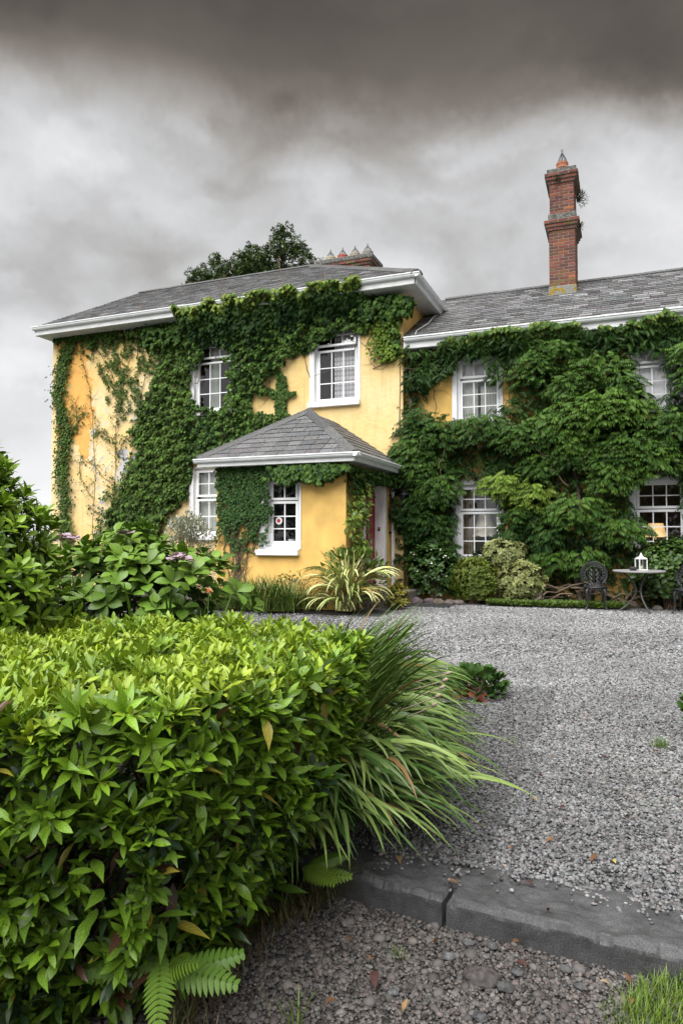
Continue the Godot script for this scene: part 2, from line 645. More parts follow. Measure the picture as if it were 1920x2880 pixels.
func curtain(x0: float, x1: float, y0: float, y1: float, z: float, waves: float, deep: float, material: Material, label: String, gather := 0.0, group := "") -> void:
	var g := Geo.new()
	var nx := 48
	var ny := 10
	for k in ny + 1:
		var ty := float(k) / ny
		for j in nx + 1:
			var tx := float(j) / nx
			var pull := 1.0 - gather * sin(clampf(1.0 - ty, 0, 1) * PI * 0.8)
			var x := lerpf(x0, x1, tx * pull)
			var a := tx * waves * TAU + 0.7 * sin(ty * 2.0)
			g.vert(Vector3(x, lerpf(y0, y1, ty), z + deep * sin(a)), Vector3(-deep * cos(a) * waves * TAU / (x1 - x0), 0, 1).normalized(), Color.WHITE, Vector2(tx, ty))
	for k in ny:
		for j in nx:
			var a := k * (nx + 1) + j
			g.face(a, a + 1, a + nx + 2)
			g.face(a, a + nx + 2, a + nx + 1)
	solo("curtain", g.mesh(), material, Transform3D(), label, "curtain", group)


# ---------- roofs ----------
func slate_color() -> Color:
	var s := clampf(R.randfn(0.175, 0.055), 0.07, 0.34)
	if R.randf() < 0.10:
		s += rf(0.05, 0.16)
	return Color(s * rf(0.97, 1.04), s, s * rf(1.0, 1.07))


# courses of slates on one roof plane; lo / hi give the limits along u at a height v up the slope
func slates(roof: Node3D, o: Vector3, u: Vector3, s: Vector3, len_v: float, lo: Callable, hi: Callable, course: float, width: float, singles: bool, pick: Callable, lift := 0.008) -> void:
	var nrm := u.cross(s).normalized()
	if nrm.y < 0:
		nrm = -nrm
	var material: Material = mat("slate", Color.WHITE, 0.62, gray_tex("slate_grain", 256, 0.03, 0.55, 1.0, 5), 1.7)
	var mass := Geo.new()
	var rows := roundi(len_v / course)
	course = len_v / rows
	for r in rows:
		var v0 := r * course
		var vm := v0 + course * 0.5
		var a: float = lo.call(vm)
		var b: float = hi.call(vm)
		var x := a - (width * 0.5 if r % 2 else 0.0) - rf(0, 0.02)
		while x < b:
			var w := width * rf(0.93, 1.07)
			var l := maxf(x, a)
			var h := minf(x + w, b)
			x += w
			if h - l < 0.04:
				continue
			var tilt := 0.066 + rf(-0.012, 0.012)
			var bas := Basis(u, s, nrm) * Basis(Vector3.RIGHT, -tilt) * Basis(Vector3.BACK, rf(-0.006, 0.006))
			if bas.determinant() < 0:
				bas = Basis(-u, s, nrm) * Basis(Vector3.RIGHT, -tilt)
			var tall := course * (1.24 if r < rows - 1 else 1.0)
			var p := o + u * ((l + h) / 2) + s * (v0 + tall * 0.5) + nrm * (0.018 + lift + rf(-0.002, 0.003))
			var sz := Vector3(snappedf(h - l - 0.008, 0.01), snappedf(tall, 0.001), 0.013)
			var xf := Transform3D(bas, p)
			var c := slate_color()
			if lift > 0.009:
				c = c.lerp(Color(0.155, 0.155, 0.16), 0.6)
			if singles and pick.call(p):
				part(roof, "slate", bx(sz), tinted(material, c), xf)
			else:
				mass.box(xf, sz, c)
	if mass.v.size() > 0:
		var m := part(roof, "slate_courses", mass.mesh(), material)
		m.set_meta("kind", "stuff")


func ridge_tiles(roof: Node3D, a: Vector3, b: Vector3, wide := 0.15, step := 0.45, up := Vector3.UP) -> void:
	var d := (b - a)
	var n := maxi(1, roundi(d.length() / step))
	var dir := d.normalized()
	var side := dir.cross(up).normalized()
	var nn := side.cross(dir).normalized()
	var key := "ridge_%s" % [snappedf(d.length() / n, 0.01)] + str(wide)
	if not M.has(key):
		var g := Geo.new()
		var l := d.length() / n * 1.04
		var prof := [Vector2(-wide, -0.045), Vector2(-wide * 0.55, 0.02), Vector2(0, 0.05), Vector2(wide * 0.55, 0.02), Vector2(wide, -0.045), Vector2(wide * 0.9, -0.07), Vector2(0, 0.01), Vector2(-wide * 0.9, -0.07)]
		for k in prof.size():
			var p: Vector2 = prof[k]
			var q: Vector2 = prof[(k + 1) % prof.size()]
			var mid := (p + q) / 2
			g.quad(Vector3(p.x, -l / 2, p.y), Vector3(p.x, l / 2, p.y), Vector3(q.x, l / 2, q.y), Vector3(q.x, -l / 2, q.y), Vector3(mid.x, 0, mid.y - 0.0) if k < 4 else Vector3(0, 0, -1))
		for e in [-1.0, 1.0]:
			for q in [[0, 1, 6, 7], [1, 2, 3, 6], [3, 4, 5, 6]]:
				var f := []
				for w in q:
					f.append(Vector3(prof[w].x, e * l / 2, prof[w].y))
				g.quad(f[0], f[1], f[2], f[3], Vector3(0, e, 0))
		M[key] = g.mesh()
	for k in n:
		var c := Color.WHITE * rf(0.085, 0.15)
		part(roof, "ridge_tile", M[key], tinted(mat("slate", Color.WHITE), c), Transform3D(Basis(side, dir, nn), a + d * ((k + 0.5) / n) + nn * rf(0.0, 0.008)))


# a moulded gutter from a to b; out points away from the wall
func gutter(parent: Node3D, a: Vector3, b: Vector3, out: Vector3, sc := 1.0) -> void:
	var g := Geo.new()
	var called := "gutter"
	var prof := [Vector2(-0.02, 0.0), Vector2(0.10, 0.0), Vector2(0.115, -0.012), Vector2(0.115, -0.03), Vector2(0.098, -0.045), Vector2(0.092, -0.075), Vector2(0.07, -0.105), Vector2(0.0, -0.115), Vector2(-0.02, -0.115)]
	for k in prof.size():
		prof[k] = prof[k] * sc
	for k in prof.size():
		var p: Vector2 = prof[k]
		var q: Vector2 = prof[(k + 1) % prof.size()]
		var dq := q - p
		var o2 := Vector2(-dq.y, dq.x)
		g.quad(a + out * p.x + Vector3.UP * p.y, b + out * p.x + Vector3.UP * p.y, b + out * q.x + Vector3.UP * q.y, a + out * q.x + Vector3.UP * q.y, out * o2.x + Vector3.UP * o2.y)
	for e in [[a, (a - b)], [b, (b - a)]]:
		for k in range(1, prof.size() - 1):
			var p0: Vector2 = prof[0]
			var p1: Vector2 = prof[k]
			var p2: Vector2 = prof[k + 1]
			g.quad(e[0] + out * p0.x + Vector3.UP * p0.y, e[0] + out * p1.x + Vector3.UP * p1.y, e[0] + out * p2.x + Vector3.UP * p2.y, e[0] + out * p0.x + Vector3.UP * p0.y, e[1])
	part(parent, called, g.mesh(), mat("white_gutter", lin(0.74, 0.76, 0.78), 0.35, gray_tex("paint_grime", 256, 0.02, 0.9, 1.0), 0.5))


func board(parent: Node3D, called: String, size: Vector3, p: Vector3, material: Material, bevel := 0.008) -> void:
	var g := Geo.new()
	g.cbox(at(p), size, bevel)
	part(parent, called, g.mesh(), material)


# ---------- chimneys ----------
func brick_color() -> Color:
	var k := R.randf()
	var c := Color(0.27, 0.085, 0.05)
	if k < 0.36:
		c = Color(0.17, 0.06, 0.045)
	elif k < 0.45:
		c = Color(0.40, 0.13, 0.055)
	elif k < 0.55:
		c = Color(0.15, 0.06, 0.05)
	return c * rf(0.8, 1.2)


# one course of bricks round the two sides that face the camera (front and right), the others as well
func brick_course(ch: Node3D, x0: float, x1: float, z0: float, z1: float, y: float, h: float, odd: bool, lichen: float, back := false) -> void:
	var material: Material = mat("brick", Color.WHITE, 0.9, gray_tex("brick_grain", 256, 0.05, 0.55, 1.0, 5), 3.0)
	var d := 0.10
	var j := 0.010
	var sides := [[Vector3(x0, y, z1), Vector3.RIGHT, x1 - x0, Vector3.BACK], [Vector3(x1, y, z1 - d - j), Vector3.FORWARD, z1 - z0 - d - j, Vector3.RIGHT]]
	sides.append([Vector3(x0, y, z1 - d - j), Vector3.FORWARD, z1 - z0 - d - j, Vector3.LEFT])
	for s in sides:
		var total: float = s[2]
		var t := 0.0
		var first := true
		while t < total - 0.02:
			var w := 0.225
			if first and odd:
				w = 0.11
			first = false
			var e := minf(t + w, total)
			if total - e < 0.06:
				e = total
			var c: Vector3 = s[0] + s[1] * ((t + e) / 2) - s[3] * (d / 2 - rf(-0.002, 0.003)) + Vector3.UP * h / 2
			var sz := Vector3(e - t - j, h - j, d)
			var bs := Basis(s[1], Vector3.UP, (s[1] as Vector3).cross(Vector3.UP))
			var key := "brick%s" % [sz.snappedf(0.005)]
			if not M.has(key):
				var g := Geo.new()
				g.cbox(Transform3D(), sz, 0.006)
				M[key] = g.mesh()
			var col := brick_color()
			if R.randf() < lichen:
				col = col.lerp(Color(0.22, 0.17, 0.03), rf(0.3, 0.7))
			if s[3] == Vector3.LEFT and not back:
				t = e
				continue
			part(ch, "brick", M[key], tinted(material, col), Transform3D(bs, c))
			t = e
	# the mortar core
	var gm := Geo.new()
	gm.box(at(Vector3((x0 + x1) / 2, y + h / 2, (z0 + z1) / 2)), Vector3(x1 - x0 - 0.012, h, z1 - z0 - 0.012))
	part(ch, "mortar", gm.mesh(), mat("mortar", lin(0.34, 0.32, 0.29), 0.95, gray_tex("brick_grain", 256, 0.05, 0.55, 1.0, 5), 3.0))


func stone_band(ch: Node3D, called: String, x0: float, x1: float, z0: float, z1: float, y0: float, y1: float, lichen := false) -> void:
	var g := Geo.new()
	g.cbox(at(Vector3((x0 + x1) / 2, (y0 + y1) / 2, (z0 + z1) / 2)), Vector3(x1 - x0, y1 - y0, z1 - z0), 0.015)
	part(ch, called, g.mesh(), M.lichen_render if lichen else mat("gray_render", lin(0.20, 0.195, 0.18), 0.95, gray_tex("render_blotch", 256, 0.025, 0.45, 1.0, 5), 1.3))


func chimney_pot(ch: Node3D, p: Vector3, r: float, h: float, col: Color, flange: bool) -> void:
	var g := Geo.new()
	var prof := PackedVector2Array([Vector2(r * 1.05, 0), Vector2(r, h * 0.35)])
	if flange:
		prof.append_array(PackedVector2Array([Vector2(r * 1.02, h * 0.36), Vector2(r * 1.26, h * 0.42), Vector2(r * 1.30, h * 0.5), Vector2(r * 1.2, h * 0.58), Vector2(r * 1.0, h * 0.62)]))
	prof.append_array(PackedVector2Array([Vector2(r * 0.96, h * 0.8), Vector2(r * 1.0, h * 0.86), Vector2(r * 1.0, h), Vector2(r * 0.86, h), Vector2(r * 0.82, h * 0.5)]))
	g.lathe(prof, 20, at(p))
	var pot := part(ch, "chimney_pot", g.mesh(), mat("pot%s" % col.to_html(), col, 0.85, gray_tex("brick_grain", 256, 0.05, 0.55, 1.0, 5), 2.0))
	g = Geo.new()
	var top := p + Vector3(0, h + (0.30 if flange else 0.20), 0)
	for k in 12:
		var a := TAU * k / 12.0
		var b := p + Vector3(cos(a) * r * 0.93, h - 0.02, sin(a) * r * 0.93)
		g.tube(PackedVector3Array([b, b.lerp(top, 0.5) + Vector3(cos(a), 0, sin(a)) * 0.008, top]), [0.006], 4)
		var m := b.lerp(top, 0.22)
		var c2 := p + Vector3(cos(a + TAU / 24) * r * 0.93, h - 0.02, sin(a + TAU / 24) * r * 0.93)
		var c3 := p + Vector3(cos(a - TAU / 24) * r * 0.93, h - 0.02, sin(a - TAU / 24) * r * 0.93)
		g.tube(PackedVector3Array([m, c2]), [0.005], 4)
		g.tube(PackedVector3Array([m, c3]), [0.005], 4)
	var ring := PackedVector3Array()
	for k in 9:
		ring.append(top + Vector3(cos(TAU * k / 8) * 0.022, 0.025 + sin(TAU * k / 8) * 0.03, 0))
	g.tube(ring, [0.007], 4)
	part(pot, "wire_guard", g.mesh(), mat("dark_wire", lin(0.04, 0.04, 0.045), 0.5))


func _ready() -> void:
	R.seed = 20240
	NZ.seed = 3
	NZ.frequency = 1.0
	NZ.fractal_octaves = 3
	# ----- camera, sky, sun, exposure -----
	var exposure := 5.5
	var cam := Camera3D.new()
	cam.name = "camera"
	cam.position = EYE
	cam.rotation = Vector3(deg_to_rad(2.05), deg_to_rad(21.7), 0)
	cam.fov = 72.33
	cam.near = 0.05
	cam.far = 1500.0
	cam.current = true
	add_child(cam)
	var env := Environment.new()
	env.background_mode = Environment.BG_SKY
	var sky := Sky.new()
	var sm := PanoramaSkyMaterial.new()
	sm.panorama = make_sky(exposure)
	sky.sky_material = sm
	env.sky = sky
	env.tonemap_mode = Environment.TONE_MAPPER_LINEAR
	env.tonemap_exposure = exposure
	env.sdfgi_enabled = true
	env.ssao_enabled = true
	env.ssil_enabled = true
	var we := WorldEnvironment.new()
	we.name = "world_environment"
	we.environment = env
	add_child(we)
	var sun := DirectionalLight3D.new()
	sun.name = "sun"
	sun.light_energy = 0.5
	sun.light_color = Color(1.0, 0.995, 0.985)
	sun.light_angular_distance = 70.0
	sun.shadow_enabled = true
	sun.rotation = Vector3(deg_to_rad(-58), deg_to_rad(-12), 0)
	add_child(sun)

	# shared materials
	var gm := StandardMaterial3D.new()
	gm.resource_name = "window_glass"
	gm.transparency = BaseMaterial3D.TRANSPARENCY_ALPHA
	gm.albedo_color = Color(0.10, 0.11, 0.12, 0.05)
	gm.roughness = 0.02
	gm.metallic_specular = 0.8
	M.glass = gm
	M.lichen_render = lichen_material()
	build_ground()
	build_house()
	build_window_things()
	build_wall_things()
	build_tree()
	build_chimney_weeds()
	build_garden_trees()
	build_ivy()
	build_wisteria()
	build_bed()
	build_table_set()
	build_kerb_and_gravel()
	build_left_shrubs()
	build_hedge()
	build_clump()
	build_litter()


func lichen_material() -> StandardMaterial3D:
	var im := Image.create(256, 256, false, Image.FORMAT_RGB8)
	var f := FastNoiseLite.new()
	f.frequency = 0.018
	f.fractal_octaves = 4
	f.seed = 8
	for y in 256:
		for x in 256:
			var s := 0.47 + 0.10 * f.get_noise_2d(x * 4.0, y * 4.0)
			var col := Color(s, s * 0.99, s * 0.95)
			if f.get_noise_2d(x, y) > 0.12:
				col = Color(0.60, 0.50, 0.16) * (0.85 + 0.4 * f.get_noise_2d(x * 5.0, y * 5.0))
			im.set_pixel(x, y, col)
	return mat("lichen_render", Color.WHITE, 0.95, ImageTexture.create_from_image(im), 1.1)


func build_ground() -> void:
	# far ground to the horizon
	var g := Geo.new()
	g.quad(Vector3(-500, -0.16, 300), Vector3(500, -0.16, 300), Vector3(500, -0.16, -700), Vector3(-500, -0.16, -700), Vector3.UP)
	structure("ground", g.mesh(), mat("meadow", lin(0.10, 0.13, 0.05), 0.95, gray_tex("meadow_mottle", 256, 0.03, 0.6, 1.0), 0.3))
	# the forecourt, and the lower drive in front of the kerb
	var grit: Material = mat("grit", lin(0.33, 0.33, 0.34), 0.95, gray_tex("grit_speckle", 512, 0.16, 0.25, 1.0, 3), 1.6, gray_tex("grit_bump", 512, 0.18, 0.0, 1.0, 2), 1.0)
	g = Geo.new()
	g.box(at(Vector3(-4.0, -0.075, -10.0)), Vector3(36, 0.13, 14.4))
	structure("gravel_forecourt", g.mesh(), grit)
	g = Geo.new()
	g.box(at(Vector3(0.0, -0.135, 3.0)), Vector3(24, 0.05, 12.2))
	structure("gravel_drive", g.mesh(), mat("grit_dark", lin(0.13, 0.115, 0.105), 0.95, gray_tex("grit_speckle", 512, 0.16, 0.25, 1.0, 3), 1.6, gray_tex("grit_bump", 512, 0.18, 0.0, 1.0, 2), 1.0))
	# soil of the beds along the house
	g = Geo.new()
	g.box(at(Vector3(-7.2, -0.02, -12.0)), Vector3(5.4, 0.06, 0.9))
	g.box(at(Vector3(-10.5, -0.02, -13.7)), Vector3(9.0, 0.065, 2.6))
	g.box(at(Vector3(-1.0, -0.02, -14.95)), Vector3(6.6, 0.06, 0.66))
	structure("bed_ground", g.mesh(), mat("soil", lin(0.045, 0.034, 0.026), 0.98, gray_tex("soil_mottle", 256, 0.09, 0.4, 1.0, 4), 1.2, gray_tex("grit_bump", 512, 0.18, 0.0, 1.0, 2), 2.0))


func build_house() -> void:
	var house := thing("house", "yellow painted two-storey house with white windows, slate roofs and hipped porch", "house")
	var lw := StandardMaterial3D.new()
	lw.resource_name = "weathered_yellow_paint"
	lw.albedo_texture = left_wall_texture()
	lw.roughness = 0.85
	lw.heightmap_enabled = true
	lw.heightmap_texture = gray_tex("stucco", 512, 0.12, 0.0, 1.0, 3)
	lw.heightmap_scale = 0.4
	lw.texture_repeat = true
	var yel: Material = mat("yellow_render", Color(0.89, 0.725, 0.41), 0.85, gray_tex("wall_mottle", 512, 0.006, 0.86, 1.0, 5), 0.45, gray_tex("stucco", 512, 0.12, 0.0, 1.0, 3), 0.3)
	# --- walls of the two-storey block on the left
	var g := Geo.new()
	var holes := []
	for w in [[-6.54, -5.66, 4.62, 6.30], [-9.86, -8.98, 4.62, 6.40], [-9.86, -8.98, 1.52, 3.0]]:
		holes.append(Rect2(w[0] - 0.11, w[2] - 0.10, w[1] - w[0] + 0.22, w[3] - w[2] + 0.20))
	wall_sheet(g, Vector3(0, 0, ZL), Vector3.RIGHT, Vector3.BACK, -14.6, -4.49, -0.1, 7.0, holes, 0.1, Rect2(-15.0, 0.0, 10.6, 7.2))
	part(house, "front_wall", g.mesh(), lw)
	g = Geo.new()
	wall_sheet(g, Vector3(-4.49, 0, 0), Vector3.BACK, Vector3.RIGHT, -23.0, ZL, -0.1, 7.0, [], 0.1)
	wall_sheet(g, Vector3(-14.6, 0, 0), Vector3.BACK, Vector3.LEFT, -23.0, ZL, -0.1, 7.0, [], 0.1)
	wall_sheet(g, Vector3(0, 0, -23.0), Vector3.RIGHT, Vector3.FORWARD, -14.6, -4.49, -0.1, 7.0, [], 0.1)
	# gable triangle on the far end
	g.quad(Vector3(-14.6, 7.0, ZL), Vector3(-14.6, 9.3, -19), Vector3(-14.6, 9.3, -19), Vector3(-14.6, 7.0, -23), Vector3.LEFT)
	part(house, "side_wall", g.mesh(), yel)
	# --- the lower range on the right
	g = Geo.new()
	holes = []
	for w in [[-3.21, -2.47, 3.98, 5.20], [0.38, 1.12, 3.98, 5.20], [-3.22, -2.49, 1.0, 2.42], [0.36, 1.10, 1.0, 2.42]]:
		holes.append(Rect2(w[0] - 0.11, w[2] - 0.10, w[1] - w[0] + 0.22, w[3] - w[2] + 0.20))
	wall_sheet(g, Vector3(0, 0, ZR), Vector3.RIGHT, Vector3.BACK, -4.49, 3.6, -0.1, 5.75, holes, 0.1)
	wall_sheet(g, Vector3(3.6, 0, 0), Vector3.BACK, Vector3.RIGHT, -21.8, ZR, -0.1, 5.75, [], 0.1)
	wall_sheet(g, Vector3(0, 0, -21.8), Vector3.RIGHT, Vector3.FORWARD, -4.49, 3.6, -0.1, 5.75, [], 0.1)
	g.quad(Vector3(3.6, 5.75, ZR), Vector3(3.6, 7.7, -18.5), Vector3(3.6, 7.7, -18.5), Vector3(3.6, 5.75, -21.8), Vector3.RIGHT)
	part(house, "wing_wall", g.mesh(), yel)
	# --- porch walls
	g = Geo.new()
	wall_sheet(g, Vector3(0, 0, ZP), Vector3.RIGHT, Vector3.BACK, -7.59, XP, -0.1, 2.78, [Rect2(-6.45, 1.20, 0.71, 1.32)], 0.1)
	wall_sheet(g, Vector3(XP, 0, 0), Vector3.BACK, Vector3.RIGHT, ZL, ZP, -0.1, 2.78, [Rect2(-14.48, 0.30, 1.20, 2.22)], 0.22)
	wall_sheet(g, Vector3(-7.59, 0, 0), Vector3.BACK, Vector3.LEFT, ZL, ZP, -0.1, 2.78, [], 0.1)
	part(house, "porch_wall", g.mesh(), yel)
	# --- windows
	make_window(house, ZL, [-6.78, 4.53, -5.50, 6.46], [-6.54, -5.66], [[5.88, 6.30, 2], [4.62, 5.72, 3]], 3, [-6.80, -5.50, 4.41, 4.53], true)
	make_window(house, ZL, [-10.10, 4.53, -8.82, 6.56], [-9.86, -8.98], [[5.92, 6.40, 2], [4.62, 5.74, 3]], 3, [-10.12, -8.80, 4.42, 4.53])
	make_window(house, ZL, [-10.10, 1.42, -8.82, 3.14], [-9.86, -8.98], [[2.44, 3.0, 2], [1.52, 2.28, 2]], 3, [-10.12, -8.80, 1.30, 1.42])
	make_window(house, ZR, [-3.43, 3.88, -2.32, 5.40], [-3.21, -2.47], [[4.93, 5.20, 1], [3.98, 4.79, 3]], 3, [])
	make_window(house, ZR, [0.17, 3.88, 1.30, 5.40], [0.38, 1.12], [[4.93, 5.20, 1], [3.98, 4.79, 3]], 3, [])
	make_window(house, ZR, [-3.44, 0.84, -2.32, 2.64], [-3.22, -2.49], [[2.0, 2.42, 2], [1.0, 1.88, 3]], 3, [])
	make_window(house, ZR, [0.16, 0.84, 1.30, 2.66], [0.36, 1.10], [[2.0, 2.42, 2], [1.0, 1.88, 3]], 3, [])
	make_window(house, ZP, [-6.62, 1.14, -5.70, 2.66], [-6.34, -5.85], [[2.15, 2.42, 1], [1.30, 2.03, 3]], 2, [-6.66, -5.74, 1.02, 1.14])
	build_door(house)
	# --- big roof: gable on the far end, hip towards the lower range
	var roof := Node3D.new()
	roof.name = "roof"
	house.add_child(roof, true)
	var never := func(_p): return false
	var e0 := Vector3(-14.75, 7.06, -14.47)
	var up := Vector3(0, 2.44, -4.53).normalized()
	var run := Vector3(0, 2.44, -4.53).length()
	var deck: Material = mat("roof_deck", lin(0.07, 0.07, 0.075), 0.9)
	g = Geo.new()
	g.quad(e0, Vector3(-4.0, 7.06, -14.47), Vector3(-8.5, 9.5, -19), Vector3(-14.75, 9.5, -19), Vector3(0, 1, 0.5))
	g.quad(Vector3(-4.0, 7.06, -14.47), Vector3(-4.0, 7.06, -23.5), Vector3(-8.5, 9.5, -19), Vector3(-8.5, 9.5, -19), Vector3(0.5, 1, 0))
	g.quad(Vector3(-14.75, 7.06, -23.5), Vector3(-4.0, 7.06, -23.5), Vector3(-8.5, 9.5, -19), Vector3(-14.75, 9.5, -19), Vector3(0, 1, -0.5))
	part(roof, "deck", g.mesh(), deck)
	slates(roof, e0, Vector3.RIGHT, up, run, func(_v): return -0.05, func(v): return 10.75 - 4.5 * v / run, 0.20, 0.27, false, never)
	var up2 := Vector3(-4.5, 2.44, 0).normalized()
	var run2 := Vector3(-4.5, 2.44, 0).length()
	slates(roof, Vector3(-4.0, 7.06, -14.47), Vector3.FORWARD, up2, run2, func(v): return 4.5 * v / run2, func(v): return 9.0 - 4.5 * v / run2, 0.20, 0.27, false, never)
	ridge_tiles(roof, Vector3(-14.75, 9.53, -19), Vector3(-8.5, 9.53, -19))
	ridge_tiles(roof, Vector3(-8.5, 9.53, -19), Vector3(-4.0, 7.11, -14.47), 0.15, 0.45)
	# verge boards, fascias, soffits, gutters
	var white: Material = mat("white_board", lin(0.66, 0.67, 0.68), 0.45, gray_tex("paint_grime", 256, 0.02, 0.9, 1.0), 0.5)
	board(roof, "fascia", Vector3(10.66, 0.15, 0.025), Vector3(-9.40, 6.935, -14.50), white)
	board(roof, "soffit", Vector3(10.66, 0.02, 0.50), Vector3(-9.40, 6.868, -14.76), white)
	board(roof, "fascia", Vector3(0.025, 0.15, 8.5), Vector3(-4.05, 6.935, -18.77), white)
	board(roof, "soffit", Vector3(0.44, 0.02, 8.5), Vector3(-4.28, 6.870, -18.77), white)
	board(roof, "soffit", Vector3(0.16, 0.02, 8.5), Vector3(-14.66, 6.870, -19.0), white)
	var vg := Geo.new()
	for e in [[Vector3(-14.73, 7.02, -14.49), Vector3(-14.73, 9.46, -19)]]:
		var d: Vector3 = e[1] - e[0]
		vg.cbox(Transform3D(Basis(Vector3.RIGHT, d.normalized(), Vector3.RIGHT.cross(d.normalized())), (e[0] + e[1]) / 2 - Vector3(0, 0.10, 0)), Vector3(0.025, d.length(), 0.18), 0.006)
	part(roof, "verge_board", vg.mesh(), white)
	gutter(roof, Vector3(-14.78, 7.09, -14.48), Vector3(-3.94, 7.09, -14.48), Vector3.BACK, 0.85)
	gutter(roof, Vector3(-4.03, 7.088, -14.40), Vector3(-4.03, 7.088, -18.0), Vector3.RIGHT, 0.85)
	# --- roof of the lower range
	var roof2 := Node3D.new()
	roof2.name = "wing_roof"
	house.add_child(roof2, true)
	var f0 := Vector3(-4.49, 5.79, -14.88)
	var u3 := Vector3(0, 2.0, -3.62).normalized()
	var run3 := Vector3(0, 2.0, -3.62).length()
	g = Geo.new()
	g.quad(f0, Vector3(3.8, 5.79, -14.88), Vector3(3.8, 7.79, -18.5), Vector3(-4.49, 7.79, -18.5), Vector3(0, 1, 0.5))
	g.quad(Vector3(-4.49, 5.79, -22.1), Vector3(3.8, 5.79, -22.1), Vector3(3.8, 7.79, -18.5), Vector3(-4.49, 7.79, -18.5), Vector3(0, 1, -0.5))
	part(roof2, "deck", g.mesh(), deck)
	var in_view := func(p: Vector3) -> bool: return p.z > -16.75 and p.x > -4.2 and p.x < 1.35
	slates(roof2, f0, Vector3.RIGHT, u3, run3, func(_v): return 0.0, func(_v): return 8.3, 0.20, 0.30, true, in_view)
	ridge_tiles(roof2, Vector3(-4.3, 7.82, -18.5), Vector3(3.8, 7.82, -18.5))
	board(roof2, "fascia", Vector3(8.2, 0.16, 0.025), Vector3(-0.35, 5.65, -14.92), white)
	board(roof2, "soffit", Vector3(8.2, 0.02, 0.32), Vector3(-0.35, 5.575, -15.09), white)
	gutter(roof2, Vector3(-4.42, 5.82, -14.90), Vector3(3.8, 5.82, -14.90), Vector3.BACK, 0.9)
	g = Geo.new()
	g.tube(PackedVector3Array([Vector3(-4.15, 5.86, -14.84), Vector3(-4.22, 6.05, -15.2), Vector3(-4.10, 6.35, -15.75), Vector3(-4.14, 6.75, -16.5), Vector3(-4.05, 6.95, -17.0)]), [0.012], 6)
	part(roof2, "cable", g.mesh(), white)
	# --- porch roof
	var roof3 := Node3D.new()
	roof3.name = "porch_roof"
	house.add_child(roof3, true)
	var px0 := -7.89
	var px1 := -4.46
	var pz := -11.92
	var py := 2.90
	var ax := (px0 + px1) / 2
	var half := (px1 - px0) / 2
	var rise := 1.15
	var az := pz - half
	g = Geo.new()
	g.quad(Vector3(px0, py, pz), Vector3(px1, py, pz), Vector3(ax, py + rise, az), Vector3(ax, py + rise, az), Vector3(0, 1, 1))
	g.quad(Vector3(px1, py, pz), Vector3(px1, py, ZL), Vector3(ax, py + rise, ZL), Vector3(ax, py + rise, az), Vector3(1, 1, 0))
	g.quad(Vector3(px0, py, pz), Vector3(px0, py, ZL), Vector3(ax, py + rise, ZL), Vector3(ax, py + rise, az), Vector3(-1, 1, 0))
	part(roof3, "deck", g.mesh(), deck)
	var all := func(_p): return true
	var sl := Vector2(half, rise).length()
	slates(roof3, Vector3(px0, py, pz), Vector3.RIGHT, Vector3(0, rise, -half).normalized(), sl, func(v): return half * v / sl, func(v): return 2 * half - half * v / sl, 0.20, 0.29, true, all, 0.0095)
	slates(roof3, Vector3(px1, py, pz), Vector3.FORWARD, Vector3(-half, rise, 0).normalized(), sl, func(v): return half * v / sl, func(_v): return pz - ZL, 0.20, 0.29, true, all, 0.0095)
	slates(roof3, Vector3(px0, py, pz), Vector3.FORWARD, Vector3(half, rise, 0).normalized(), sl, func(v): return half * v / sl, func(_v): return pz - ZL, 0.20, 0.29, false, never)
	ridge_tiles(roof3, Vector3(px0 + 0.03, py + 0.05, pz - 0.03), Vector3(ax, py + rise + 0.045, az), 0.13, 0.6)
	ridge_tiles(roof3, Vector3(px1 - 0.03, py + 0.05, pz - 0.03), Vector3(ax, py + rise + 0.045, az), 0.13, 0.6)
	board(roof3, "fascia", Vector3(3.36, 0.10, 0.025), Vector3(ax, 2.82, pz - 0.02), white)
	board(roof3, "fascia", Vector3(0.025, 0.10, 3.02), Vector3(px1 - 0.03, 2.82, -13.46), white)
	board(roof3, "soffit", Vector3(3.36, 0.02, 0.29), Vector3(ax, 2.785, -12.09), white)
	board(roof3, "soffit", Vector3(0.30, 0.02, 2.74), Vector3(-4.63, 2.787, -13.62), white)
	board(roof3, "soffit", Vector3(0.30, 0.02, 2.74), Vector3(-7.74, 2.787, -13.62), white)
	gutter(roof3, Vector3(px0 - 0.02, 2.935, pz - 0.01), Vector3(px1 + 0.10, 2.935, pz - 0.01), Vector3.BACK, 0.72)
	gutter(roof3, Vector3(px1 - 0.01, 2.933, pz + 0.09), Vector3(px1 - 0.01, 2.933, -14.98), Vector3.RIGHT, 0.72)
	# --- tall chimney on the lower range
	var ch := Node3D.new()
	ch.name = "chimney"
	house.add_child(ch, true)
	var cx0 := -1.53
	var cx1 := -0.92
	var cz0 := -18.45
	var cz1 := -17.45
	stone_band(ch, "plinth", cx0 - 0.02, cx1 + 0.02, cz0 - 0.02, cz1 + 0.02, 6.9, 7.44, true)
	var y := 7.44
	for k in 18:
		brick_course(ch, cx0, cx1, cz0, cz1, y, 0.076, k % 2 == 1, 0.30 if k < 6 else 0.05)
		y += 0.076
	for k in 3:
		var o := 0.035 * (k + 1)
		brick_course(ch, cx0 - o, cx1 + o, cz0 - o, cz1 + o, y, 0.078, k % 2 == 0, 0.05)
		y += 0.078
	stone_band(ch, "weathering", cx0 - 0.01, cx1 + 0.03, cz0 - 0.02, cz1 + 0.03, y, y + 0.17)
	y += 0.17
	var shrink := 0.02
